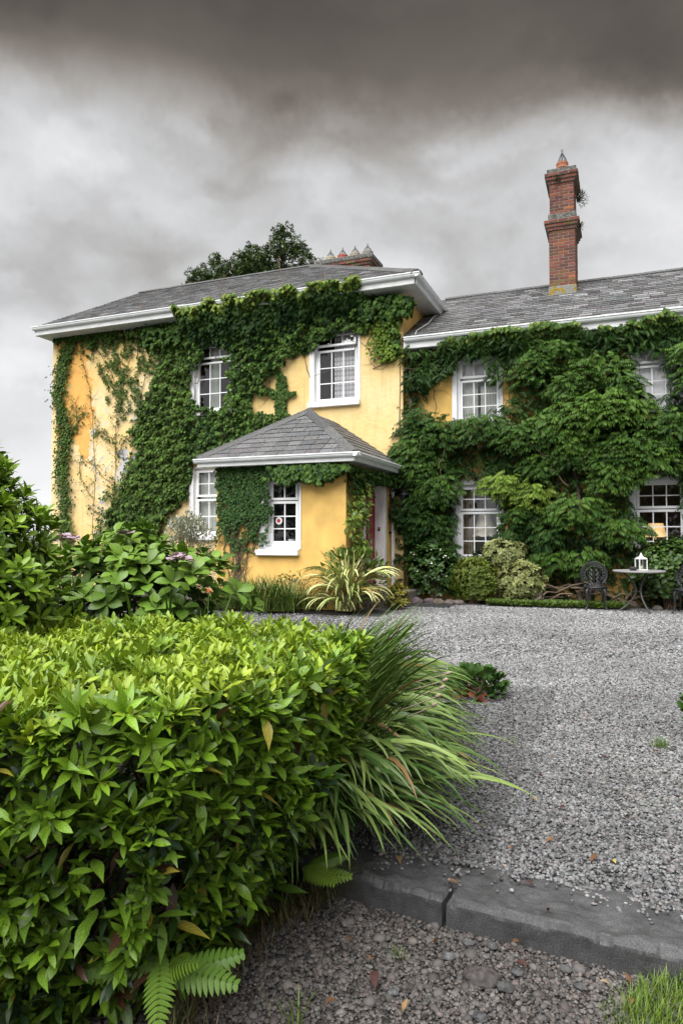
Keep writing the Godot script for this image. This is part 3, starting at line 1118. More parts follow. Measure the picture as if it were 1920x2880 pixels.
	for k in 10:
		brick_course(ch, cx0 + shrink, cx1 - shrink, cz0 + shrink, cz1 - shrink, y, 0.076, k % 2 == 1, 0.0)
		y += 0.076
	for k in 3:
		var o := 0.035 * (k + 1) - shrink
		brick_course(ch, cx0 - o, cx1 + o, cz0 - o, cz1 + o, y, 0.078, k % 2 == 0, 0.02)
		y += 0.078
	stone_band(ch, "cap", cx0 - 0.03, cx1 + 0.04, cz0 - 0.03, cz1 + 0.03, y, y + 0.12)
	y += 0.12
	chimney_pot(ch, Vector3((cx0 + cx1) / 2, y, -17.85), 0.145, 0.30, Color(0.66, 0.40, 0.28), true)
	# --- long chimney with four pots behind the big roof
	var c2 := Node3D.new()
	c2.name = "long_chimney"
	house.add_child(c2, true)
	y = 9.0
	for k in 6:
		brick_course(c2, -8.42, -6.88, -20.25, -19.52, y, 0.076, k % 2 == 1, 0.1)
		y += 0.076
	for k in 3:
		var o := 0.045 * (k + 1)
		brick_course(c2, -8.42 - o, -6.88 + o, -20.25 - o, -19.52 + o, y, 0.078, k % 2 == 0, 0.12)
		y += 0.078
	stone_band(c2, "cap", -8.58, -6.73, -20.40, -19.37, y, y + 0.14)
	y += 0.14
	var pc := [Color(0.76, 0.72, 0.62), Color(0.70, 0.37, 0.30), Color(0.70, 0.66, 0.58), Color(0.60, 0.59, 0.56)]
	for k in 4:
		chimney_pot(c2, Vector3(-8.24 + 0.405 * k, y, -19.80), 0.165, 0.21, pc[k], false)


func build_door(house: Node3D) -> void:
	var white: Material = mat("white_paint", Color.WHITE)
	var d := Node3D.new()
	d.name = "door"
	house.add_child(d, true)
	var g := Geo.new()
	# surround: raised white band on the porch side
	g.cbox(at(Vector3(XP, 1.42, -14.55)), Vector3(0.05, 2.40, 0.14), 0.006)
	g.cbox(at(Vector3(XP, 1.42, -13.21)), Vector3(0.05, 2.40, 0.14), 0.006)
	g.cbox(at(Vector3(XP - 0.002, 2.57, -13.88)), Vector3(0.05, 0.10, 1.20), 0.006)
	# reveals
	g.quad(Vector3(XP + 0.02, 0.25, -14.477), Vector3(XP + 0.02, 2.52, -14.477), Vector3(XP - 0.21, 2.52, -14.477), Vector3(XP - 0.21, 0.25, -14.477), Vector3.BACK)
	g.quad(Vector3(XP + 0.02, 0.25, -13.283), Vector3(XP + 0.02, 2.52, -13.283), Vector3(XP - 0.21, 2.52, -13.283), Vector3(XP - 0.21, 0.25, -13.283), Vector3.FORWARD)
	g.quad(Vector3(XP + 0.02, 2.517, -14.48), Vector3(XP + 0.02, 2.517, -13.28), Vector3(XP - 0.21, 2.517, -13.28), Vector3(XP - 0.21, 2.517, -14.48), Vector3.DOWN)
	part(d, "surround", g.mesh(), white)
	var x := XP - 0.215
	var red: Material = mat("red_gloss", lin(0.24, 0.012, 0.018), 0.35)
	board(d, "door_leaf", Vector3(0.045, 2.18, 0.60), Vector3(x, 1.41, -14.175), red)
	g = Geo.new()
	for s in [[0.55, 1.15], [1.35, 2.35]]:
		for e in [-14.41, -13.95]:
			g.cbox(at(Vector3(x + 0.03, (s[0] + s[1]) / 2, e)), Vector3(0.02, s[1] - s[0], 0.03), 0.006)
		for e in [s[0], s[1]]:
			g.cbox(at(Vector3(x + 0.031, e, -14.18)), Vector3(0.02, 0.03, 0.43), 0.006)
	part(d, "moulding", g.mesh(), red)
	board(d, "side_panel", Vector3(0.03, 2.20, 0.58), Vector3(x - 0.02, 1.41, -13.58), mat("pale_panel", lin(0.52, 0.52, 0.50), 0.4))
	g = Geo.new()
	g.cbox(at(Vector3(XP - 0.10, 1.555, -14.470)), Vector3(0.055, 0.085, 0.012), 0.004)
	g.lathe(PackedVector2Array([Vector2(0, 0.018), Vector2(0.014, 0.016), Vector2(0.018, 0.004), Vector2(0.02, 0)]), 12, Transform3D(Basis(Vector3.RIGHT, PI / 2), Vector3(XP - 0.10, 1.555, -14.463)))
	part(d, "bell_push", g.mesh(), mat("old_brass", lin(0.12, 0.09, 0.04), 0.4))
	board(d, "step", Vector3(0.75, 0.34, 1.70), Vector3(-4.42, 0.10, -13.9), mat("step_stone", lin(0.25, 0.21, 0.17), 0.9, gray_tex("render_blotch", 256, 0.025, 0.45, 1.0, 5), 1.3), 0.015)


func build_window_things() -> void:
	var cloth: Material = mat("curtain_green", lin(0.42, 0.46, 0.42), 0.9)
	var net: Material = mat("net_curtain", lin(0.74, 0.74, 0.76), 0.95)
	var stripe := Image.create(64, 8, false, Image.FORMAT_RGB8)
	for x in 64:
		var c := Color(0.55, 0.50, 0.42) if x % 16 < 8 else (Color(0.35, 0.13, 0.13) if x % 16 < 11 else Color(0.42, 0.40, 0.30))
		for y in 8:
			stripe.set_pixel(x, y, c)
	var sm := StandardMaterial3D.new()
	sm.albedo_texture = ImageTexture.create_from_image(stripe)
	sm.roughness = 0.9
	# checked net: a grid of threads
	var check := Image.create(128, 128, false, Image.FORMAT_RGB8)
	for y in 128:
		for x in 128:
			var s := 0.80 if (x % 8 < 5 and y % 8 < 5) else 0.62
			check.set_pixel(x, y, Color(s, s, s * 1.02))
	var cm := StandardMaterial3D.new()
	cm.albedo_texture = ImageTexture.create_from_image(check)
	cm.roughness = 0.95
	cm.uv1_scale = Vector3(0.5, 1, 1)
	curtain(-6.22, -5.62, 4.50, 6.35, ZL - 0.20, 7, 0.012, cm, "white checked net curtain behind the window above the porch")
	curtain(-9.62, -9.28, 4.50, 6.45, ZL - 0.22, 5, 0.03, cloth, "pale green curtain gathered back in the ivy-framed upper window", 0.28)
	curtain(-9.90, -9.30, 1.40, 3.05, ZL - 0.22, 6, 0.02, cloth, "pale curtain behind the window in the corner beside the porch")
	curtain(-3.28, -2.90, 3.90, 4.86, ZR - 0.22, 6, 0.025, mat("curtain_pale", lin(0.55, 0.57, 0.54), 0.9), "pale curtain on the far side of the wing's first upper window")
	curtain(-2.84, -2.42, 3.90, 4.72, ZR - 0.24, 7, 0.025, mat("curtain_pale", Color.WHITE), "pale curtain on the chimney side of the wing's first upper window")
	curtain(-3.26, -2.42, 4.88, 5.26, ZR - 0.20, 3, 0.008, net, "white blind behind the top light of the wing's first upper window")
	curtain(0.33, 1.17, 3.90, 5.26, ZR - 0.18, 5, 0.008, net, "white net curtain filling the wisteria-framed upper window")
	curtain(-3.24, -3.02, 0.95, 2.45, ZR - 0.24, 3, 0.03, sm, "striped red and beige curtain beside the scalloped lamp")
	# lamp with a scalloped lace shade
	var lamp := thing("table_lamp", "brass table lamp with tall scalloped lace shade behind ground floor window", "lamp", Vector3(-2.80, 0.80, ZR - 0.42))
	var g := Geo.new()
	g.lathe(PackedVector2Array([Vector2(0, 0), Vector2(0.09, 0), Vector2(0.085, 0.02), Vector2(0.03, 0.05), Vector2(0.02, 0.12), Vector2(0.05, 0.18), Vector2(0.055, 0.24), Vector2(0.02, 0.32), Vector2(0.012, 0.40), Vector2(0.012, 0.75), Vector2(0, 0.75)]), 16, Transform3D())
	part(lamp, "base", g.mesh(), mat("brass", lin(0.45, 0.33, 0.12), 0.3))
	g = Geo.new()
	var ring := -1
	for k in 9:
		var t := k / 8.0
		var first := g.v.size()
		for s in 65:
			var a := TAU * s / 64.0
			var r := lerpf(0.12, 0.30, pow(t, 1.3)) + 0.012 * cos(a * 8.0) * t
			var y := lerpf(1.12, 0.62, t) - (0.035 * absf(cos(a * 4.0)) * smooth(0.75, 1.0, t))
			g.vert(Vector3(cos(a) * r, y, sin(a) * r), Vector3(cos(a), 0.35, sin(a)).normalized(), Color.WHITE * (0.8 if k == 5 or k == 7 else 1.0))
		if ring >= 0:
			for s in 64:
				g.face(ring + s, ring + s + 1, first + s + 1)
				g.face(ring + s, first + s + 1, first + s)
		ring = first
	part(lamp, "lamp_shade", g.mesh(), mat("lace", lin(0.62, 0.58, 0.48), 0.9))
	var l2 := thing("table_lamp", "table lamp with plain cream cone shade behind the window beside the hydrangea", "lamp", Vector3(0.66, 1.04, ZR - 0.34))
	g = Geo.new()
	g.lathe(PackedVector2Array([Vector2(0, 0), Vector2(0.08, 0), Vector2(0.03, 0.04), Vector2(0.05, 0.15), Vector2(0.015, 0.25), Vector2(0.012, 0.5), Vector2(0, 0.5)]), 16, Transform3D())
	part(l2, "base", g.mesh(), mat("brass", Color.WHITE))
	g = Geo.new()
	g.lathe(PackedVector2Array([Vector2(0.225, 0.34), Vector2(0.21, 0.36), Vector2(0.14, 0.62), Vector2(0.135, 0.62)]), 28, Transform3D())
	part(l2, "lamp_shade", g.mesh(), lit_shade())
	var bulb := OmniLight3D.new()
	bulb.name = "lamp_bulb"
	bulb.light_energy = 0.02
	bulb.light_color = Color(1.0, 0.82, 0.55)
	bulb.light_size = 0.06
	bulb.omni_range = 6.0
	bulb.omni_attenuation = 2.0
	bulb.shadow_enabled = true
	bulb.position = Vector3(0, 0.46, 0)
	l2.add_child(bulb)
	# pot on the porch sill
	var pot := thing("plant_pot", "small pale pot with a little plant on the porch window sill", "pot", Vector3(-6.0, 1.20, ZP - 0.20))
	g = Geo.new()
	g.lathe(PackedVector2Array([Vector2(0, 0), Vector2(0.05, 0), Vector2(0.075, 0.10), Vector2(0.082, 0.14), Vector2(0.07, 0.14), Vector2(0, 0.12)]), 16, Transform3D())
	part(pot, "pot", g.mesh(), mat("pale_glaze", lin(0.5, 0.53, 0.56), 0.3))
	g = Geo.new()
	for k in 18:
		var d := Vector3(rf(-1, 1), rf(0.6, 2), rf(-1, 1))
		g.leaf(Transform3D(along(d, Vector3.UP), Vector3(0, 0.13, 0)), rf(0.06, 0.12), 0.03, [0.2, 1, 0.8, 0.05], 0.6, 0.3, Color(0.05, 0.12, 0.04))
	part(pot, "foliage", g.mesh(), leaf_mat("leaf_plain", leaf_texture("flecks", 3)))
	# round sticker on the porch window
	var st := thing("sticker", "round white window sticker with a red flower at its centre", "sticker", Vector3(-6.225, 1.70, ZP - 0.082))
	g = Geo.new()
	g.lathe(PackedVector2Array([Vector2(0.0, 0.002), Vector2(0.072, 0.002), Vector2(0.074, 0)]), 28, Transform3D(Basis(Vector3.RIGHT, PI / 2), Vector3.ZERO))
	part(st, "disc", g.mesh(), mat("sticker_white", lin(0.75, 0.75, 0.75), 0.4))
	g = Geo.new()
	for k in 8:
		var a := TAU * k / 8
		g.lathe(PackedVector2Array([Vector2(0.0, 0.001), Vector2(0.014, 0.001), Vector2(0.015, 0)]), 10, Transform3D(Basis(Vector3.RIGHT, PI / 2), Vector3(cos(a) * 0.024, sin(a) * 0.024, 0.003 + k * 0.0003)))
	g.lathe(PackedVector2Array([Vector2(0.0, 0.001), Vector2(0.026, 0.001), Vector2(0.027, 0)]), 16, Transform3D(Basis(Vector3.RIGHT, PI / 2), Vector3(0, 0, 0.007)))
	part(st, "flower", g.mesh(), mat("sticker_red", lin(0.5, 0.02, 0.02), 0.4))
	# chair back seen in the ivy-framed window
	var cb := thing("chair", "brown wooden chair back seen through the ivy-framed upper window", "chair", Vector3(-9.12, 4.1, ZL - 0.55))
	g = Geo.new()
	g.cbox(at(Vector3(0, 0.72, 0)), Vector3(0.34, 0.34, 0.03), 0.012)
	g.cbox(at(Vector3(0, 0.92, 0)), Vector3(0.22, 0.08, 0.03), 0.012)
	part(cb, "backrest", g.mesh(), mat("brown_wood", lin(0.16, 0.055, 0.03), 0.5))
	for s in [-1.0, 1.0]:
		board(cb, "leg", Vector3(0.04, 0.60, 0.04), Vector3(s * 0.15, 0.28, 0), mat("brown_wood", Color.WHITE))


func build_wall_things() -> void:
	# rainwater pipe in the corner beside the porch
	var pipe := thing("drainpipe", "white drainpipe in the corner between the porch and the house", "drainpipe", Vector3(-4.71, 0, -14.93))
	var white: Material = mat("white_board", Color.WHITE)
	var g := Geo.new()
	g.tube(PackedVector3Array([Vector3(0, 0.36, 0), Vector3(0, 2.6, 0)]), [0.042], 14)
	part(pipe, "pipe", g.mesh(), white)
	g = Geo.new()
	g.tube(PackedVector3Array([Vector3(0, 0.40, 0), Vector3(0, 0.30, 0.01), Vector3(0.02, 0.22, 0.06), Vector3(0.05, 0.18, 0.14)]), [0.046], 14)
	part(pipe, "shoe", g.mesh(), white)
	for y in [0.62, 1.9]:
		g = Geo.new()
		g.tube(PackedVector3Array([Vector3(0, y, 0), Vector3(0, y + 0.04, 0)]), [0.05], 14)
		part(pipe, "clip", g.mesh(), white)
	# wall lantern
	var black: Material = mat("black_iron", lin(0.025, 0.025, 0.028), 0.45)
	var lt := thing("wall_lantern", "black tapered lantern on a scrolled bracket beside the red door", "lantern", Vector3(XP + 0.02, 1.94, -14.80))
	g = Geo.new()
	g.cbox(at(Vector3(0.008, -0.04, 0)), Vector3(0.016, 0.26, 0.05), 0.004)
	g.tube(PackedVector3Array([Vector3(0.01, 0.03, 0), Vector3(0.14, 0.04, 0), Vector3(0.30, 0.03, 0), Vector3(0.36, 0.07, 0), Vector3(0.36, 0.12, 0)]), [0.014], 8)
	var sc := PackedVector3Array()
	for k in 26:
		var a := k * 0.33
		var r := 0.085 * (1.0 - k / 32.0)
		sc.append(Vector3(0.10 - cos(a) * r, -0.05 + sin(a) * r * 0.9, 0))
	g.tube(sc, [0.008], 6)
	part(lt, "bracket", g.mesh(), black)
	g = Geo.new()
	var c := Vector3(0.36, 0.12, 0)
	g.lathe(PackedVector2Array([Vector2(0.0, 0), Vector2(0.05, 0), Vector2(0.06, 0.02), Vector2(0.055, 0.03)]), 4, at(c))
	for k in 4:
		var a := TAU * k / 4 + 0.0
		g.tube(PackedVector3Array([c + Vector3(cos(a) * 0.055, 0.02, sin(a) * 0.055), c + Vector3(cos(a) * 0.115, 0.24, sin(a) * 0.115)]), [0.009], 6)
	g.lathe(PackedVector2Array([Vector2(0.125, 0.24), Vector2(0.135, 0.25), Vector2(0.10, 0.29), Vector2(0.04, 0.33), Vector2(0.03, 0.36), Vector2(0.012, 0.38), Vector2(0.0, 0.42)]), 4, at(c))
	part(lt, "lantern_frame", g.mesh(), black)
	g = Geo.new()
	g.lathe(PackedVector2Array([Vector2(0.05, 0.03), Vector2(0.112, 0.24)]), 4, at(c))
	part(lt, "pane", g.mesh(), M.glass)
	# brass shell case standing by the wall
	g = Geo.new()
	g.lathe(PackedVector2Array([Vector2(0, 0), Vector2(0.075, 0), Vector2(0.075, 0.02), Vector2(0.066, 0.03), Vector2(0.064, 0.50), Vector2(0.05, 0.54), Vector2(0.05, 0.60), Vector2(0.043, 0.60), Vector2(0.043, 0.45), Vector2(0, 0.44)]), 20, Transform3D())
	var bm := mat("dull_brass", lin(0.22, 0.20, 0.06), 0.35, gray_tex("render_blotch", 256, 0.025, 0.45, 1.0, 5), 1.3)
	bm.metallic = 0.6
	solo("brass_cylinder", g.mesh(), bm, at(Vector3(-4.33, 0.22, -14.72)), "tall tarnished brass cylinder standing beside the drainpipe", "umbrella stand")


func build_tree() -> void:
	var t := thing("tree", "dark evergreen tree rising behind the ridge of the house", "tree", Vector3(-14.3, -0.1, -27))
	var bark: Material = mat("bark", lin(0.09, 0.07, 0.055), 0.95, gray_tex("brick_grain", 256, 0.05, 0.55, 1.0, 5), 3.0)
	var g := Geo.new()
	g.tube(PackedVector3Array([Vector3(0, 0, 0), Vector3(0.1, 4, 0), Vector3(-0.1, 8, 0.1), Vector3(0, 11, 0)]), [0.45, 0.36, 0.28, 0.18], 12)
	part(t, "trunk", g.mesh(), bark)
	var leaf := Geo.new()
	for k in 7:
		var a := TAU * k / 7 * 1.1
		var d := Vector3(cos(a), rf(0.2, 0.9), sin(a))
		leaf.leaf(Transform3D(along(d, Vector3.UP), d * 0.02), rf(0.10, 0.15), 0.055, [0.15, 0.9, 0.9, 0.05], 0.3, 0.2)
	var lm := leaf.mesh()
	var xs := []
	var cols := []
	var blobs := [[0.55, 13.55, 0.0, 1.35], [1.35, 13.1, 0.4, 1.0], [-0.3, 13.0, 0.3, 1.0], [0.9, 14.35, -0.2, 0.6], [-1.5, 13.2, 0.2, 0.85], [-1.6, 12.7, 0.0, 0.9], [-2.75, 13.3, 0.0, 0.75], [-3.4, 12.75, 0.1, 0.8], [-2.5, 12.4, 0.0, 0.9], [0.3, 12.2, 0.2, 1.6], [1.5, 12.3, 0.2, 1.1], [-1.0, 12.0, 0.0, 1.6], [-0.6, 12.8, 0.1, 1.0], [0.3, 13.0, 0.1, 1.2], [-2.2, 12.6, 0.0, 1.0]]
	for b in blobs:
		var limb := Geo.new()
		var c := Vector3(b[0], b[1], b[2])
		var root := Vector3(0, rf(9.5, 11.0), 0)
		limb.tube(PackedVector3Array([root, root.lerp(c, 0.5) + Vector3(0, -0.25, 0), c]), [0.09, 0.06, 0.025], 6)
		for q in 9:
			var e: Vector3 = c + rdir() * b[3] * 0.85
			limb.tube(PackedVector3Array([root.lerp(c, 0.75), c.lerp(e, 0.5) + rdir() * 0.1, e]), [0.03, 0.02, 0.008], 5)
			# clumps of sprays at the twig ends
			for w in int(40 * b[3]):
				var p: Vector3 = e + rdir() * pow(R.randf(), 0.5) * 0.44 * (0.6 + 0.4 * b[3])
				var s := rf(0.7, 1.15)
				xs.append(Transform3D(along(Vector3(rf(-1, 1), rf(0.2, 1.5), rf(-1, 1)), rdir()).scaled(Vector3.ONE * s), p))
				cols.append(mix3(Color(0.03, 0.06, 0.02), Color(0.13, 0.19, 0.06), R.randf()))
		part(t, "limb", limb.mesh(), bark)
	scatter(t, "crown", lm, leaf_mat("leaf_plain", leaf_texture("flecks", 3)), xs, cols)
	# low bushes far beyond the end of the house
	for q in [[-23.5, -21.0, 1.5, 1.3, "dark bush beyond the far end of the house, nearest the wall"], [-27.0, -22.5, 2.1, 1.2, "dark bush beyond the far end of the house, farther from the wall"]]:
		var b := thing("bush", q[4], "bush", Vector3(q[0], -0.16, q[1]))
		xs = []
		cols = []
		for k in 1100:
			var d := rdir()
			d.y = absf(d.y)
			xs.append(Transform3D(along(d + rdir() * 0.5, Vector3.UP).scaled(Vector3.ONE * 1.6), Vector3(d.x * q[2], 0.1 + d.y * q[3], d.z * q[2]) * rf(0.75, 1.05)))
			cols.append(mix3(Color(0.03, 0.05, 0.03), Color(0.08, 0.11, 0.05), R.randf()))
		scatter(b, "foliage", lm, leaf_mat("leaf_plain", leaf_texture("flecks", 3)), xs, cols)


# the garden trees behind the camera, which the window panes mirror
func build_garden_trees() -> void:
	var lm := oval_leaf(0.5)
	var bark: Material = mat("bark", Color.WHITE)
	var spots := [[-17.0, 12.5, 7.6, 3.0, "broad tree at the garden's far edge, opposite the tall block"], [-10.8, 14.5, 6.6, 2.6, "rounded tree behind the viewpoint, opposite the porch"], [-4.6, 13.0, 8.4, 2.7, "tall tree straight behind the viewpoint"], [1.6, 12.0, 6.8, 2.6, "tree behind the viewpoint, opposite the wing's first window"], [7.0, 14.0, 7.8, 3.0, "tree behind the viewpoint, nearest the drive"]]
	for s in spots:
		var t := thing("tree", s[4], "tree", Vector3(s[0], -0.15, s[1]), 0.0, "garden trees behind the viewpoint")
		var g := Geo.new()
		g.tube(PackedVector3Array([Vector3.ZERO, Vector3(0.1, s[2] * 0.4, 0), Vector3(0, s[2] * 0.75, 0.1)]), [0.22, 0.17, 0.08], 10)
		part(t, "trunk", g.mesh(), bark)
		g = Geo.new()
		var xs := []
		var cols := []
		for k in 34:
			var d := rdir()
			var c: Vector3 = Vector3(0, s[2] * 0.52, 0) + d * Vector3(s[3] * 0.8, s[2] * 0.40, s[3] * 0.8) * pow(R.randf(), 0.4)
			g.tube(PackedVector3Array([Vector3(0, minf(c.y * 0.7, s[2] * 0.7), 0), c]), [0.06, 0.015], 5)
			for w in 75:
				xs.append(Transform3D(along(rdir() + Vector3.UP * 0.3, Vector3.UP + rdir()).scaled(Vector3.ONE * rf(0.22, 0.38)), c + rdir() * pow(R.randf(), 0.5) * s[3] * 0.36))
				cols.append(mix3(Color(0.02, 0.045, 0.012), Color(0.06, 0.11, 0.025), R.randf()))
		part(t, "limb", g.mesh(), bark)
		scatter(t, "crown", lm, leaf_mat("leaf_plain", leaf_texture("flecks", 3)), xs, cols)


func lit_shade() -> StandardMaterial3D:
	var m := mat("cream_shade", lin(0.72, 0.58, 0.34), 0.8)
	m.emission_enabled = true
	m.emission = Color(1.0, 0.80, 0.48)
	m.emission_energy_multiplier = 0.11
	return m


func build_chimney_weeds() -> void:
	var lm := oval_leaf(0.3)
	for w in [[Vector3(-0.90, 9.62, -17.85), 0.26, 300, "dark tuft of weeds growing out of the tall chimney's upper brick courses"], [Vector3(-0.84, 8.86, -17.6), 0.11, 60, "small sprig of weeds on the tall chimney's middle ledge"], [Vector3(-1.30, 9.98, -17.36), 0.09, 50, "low mossy weeds on the front of the tall chimney's top courses"], [Vector3(-8.50, 9.86, -19.6), 0.16, 46, "leafy seedling beside the first pot of the long chimney"], [Vector3(-8.02, 9.90, -20.05), 0.24, 50, "taller leafy seedling between the first two pots of the long chimney"]]:
		var t := thing("weed", w[3], "weed", w[0])
		var g := Geo.new()
		var xs := []
		var cols := []
		for k in w[2]:
			var d := Vector3(rf(0.1, 1.0) if w[0].x > -1.0 else rf(-0.6, 0.6), rf(-0.3, 1.2) if w[0].x > -1.0 else rf(0.2, 1.3), rf(-0.7, 0.7)).normalized()
			var e: Vector3 = d * w[1] * pow(R.randf(), 0.8)
			if k % 7 == 0:
				g.tube(PackedVector3Array([Vector3.ZERO, e * 0.6 + Vector3(0, -0.01, 0), e]), [0.005, 0.003], 4)
			xs.append(Transform3D(along(d + rdir() * 0.6, Vector3.UP).scaled(Vector3.ONE * rf(0.04, 0.08)), e))
			cols.append(mix3(Color(0.03, 0.045, 0.02), Color(0.11, 0.14, 0.06), R.randf()))
		scatter(t, "foliage", lm, leaf_mat("leaf_plain", leaf_texture("flecks", 3)), xs, cols)
		part(t, "stem", g.mesh(), mat("bark", Color.WHITE))


# ---------- climbers ----------
const IVY_RIM := [Vector2(0.0, 0.02), Vector2(0.22, -0.05), Vector2(0.42, 0.22), Vector2(0.24, 0.42), Vector2(0.30, 0.72), Vector2(0.12, 0.66), Vector2(0, 1.0), Vector2(-0.12, 0.66), Vector2(-0.30, 0.72), Vector2(-0.24, 0.42), Vector2(-0.42, 0.22), Vector2(-0.22, -0.05)]


func nz(x: float, y: float, z := 0.0) -> float:
	return NZ.get_noise_3d(x, y, z)


# points in wall coordinates inside a polygon with a ragged edge
func wall_points(poly: PackedVector2Array, holes: Array, n: int, ragged := 0.10) -> PackedVector2Array:
	var out := PackedVector2Array()
	var b := bounds(poly)
	var tries := 0
	while out.size() < n and tries < n * 8 + 400:
		tries += 1
		var p := b.position + Vector2(R.randf(), R.randf()) * b.size
		var q := p + Vector2(nz(p.x * 3.0, p.y * 3.0, 1.0), nz(p.x * 3.0, p.y * 3.0, 9.0)) * ragged * 2.0
		if Geometry2D.is_point_in_polygon(q, poly) and not inside(q, holes):
			out.append(p)
	return out


func ivy_mesh() -> ArrayMesh:
	if not M.has("ivy_mesh"):
		var g := Geo.new()
		g.lobed(Transform3D(), 1.0, IVY_RIM, 0.16)
		M["ivy_mesh"] = g.mesh()
	return M["ivy_mesh"]


func ivy_leaf(p: Vector3, out: Vector3, size: float, spread := 0.45) -> Transform3D:
	var tip := (Vector3.DOWN + rdir() * 0.55 + out * 0.25)
	var up := (out + Vector3.UP * 0.55 + rdir() * spread)
	return Transform3D(along(tip, up).scaled(Vector3.ONE * size), p)


func stem_tubes(g: Geo, pts: PackedVector2Array, z: float, r: float, twigs: int) -> void:
	var p := PackedVector3Array()
	for k in pts.size() - 1:
		for s in 4:
			var q := pts[k].lerp(pts[k + 1], s / 4.0)
			p.append(Vector3(q.x + nz(q.x * 5, q.y * 5) * 0.05, q.y, z + 0.02))
	p.append(Vector3(pts[-1].x, pts[-1].y, z + 0.02))
	g.tube(p, [r, r, r * 0.9, r * 0.8, r * 0.7], 5)
	for k in twigs:
		var a: Vector3 = p[R.randi() % p.size()]
		var d := Vector3(rf(-1, 1), rf(-0.2, 0.7), 0).normalized()
		var l := rf(0.12, 0.5)
		var m := a + d * l * 0.5 + Vector3(0, rf(-0.05, 0.05), 0)
		g.tube(PackedVector3Array([a, m, m + d.rotated(Vector3.BACK, rf(-0.6, 0.6)) * l * 0.5]), [r * 0.45, r * 0.35, r * 0.2], 4)


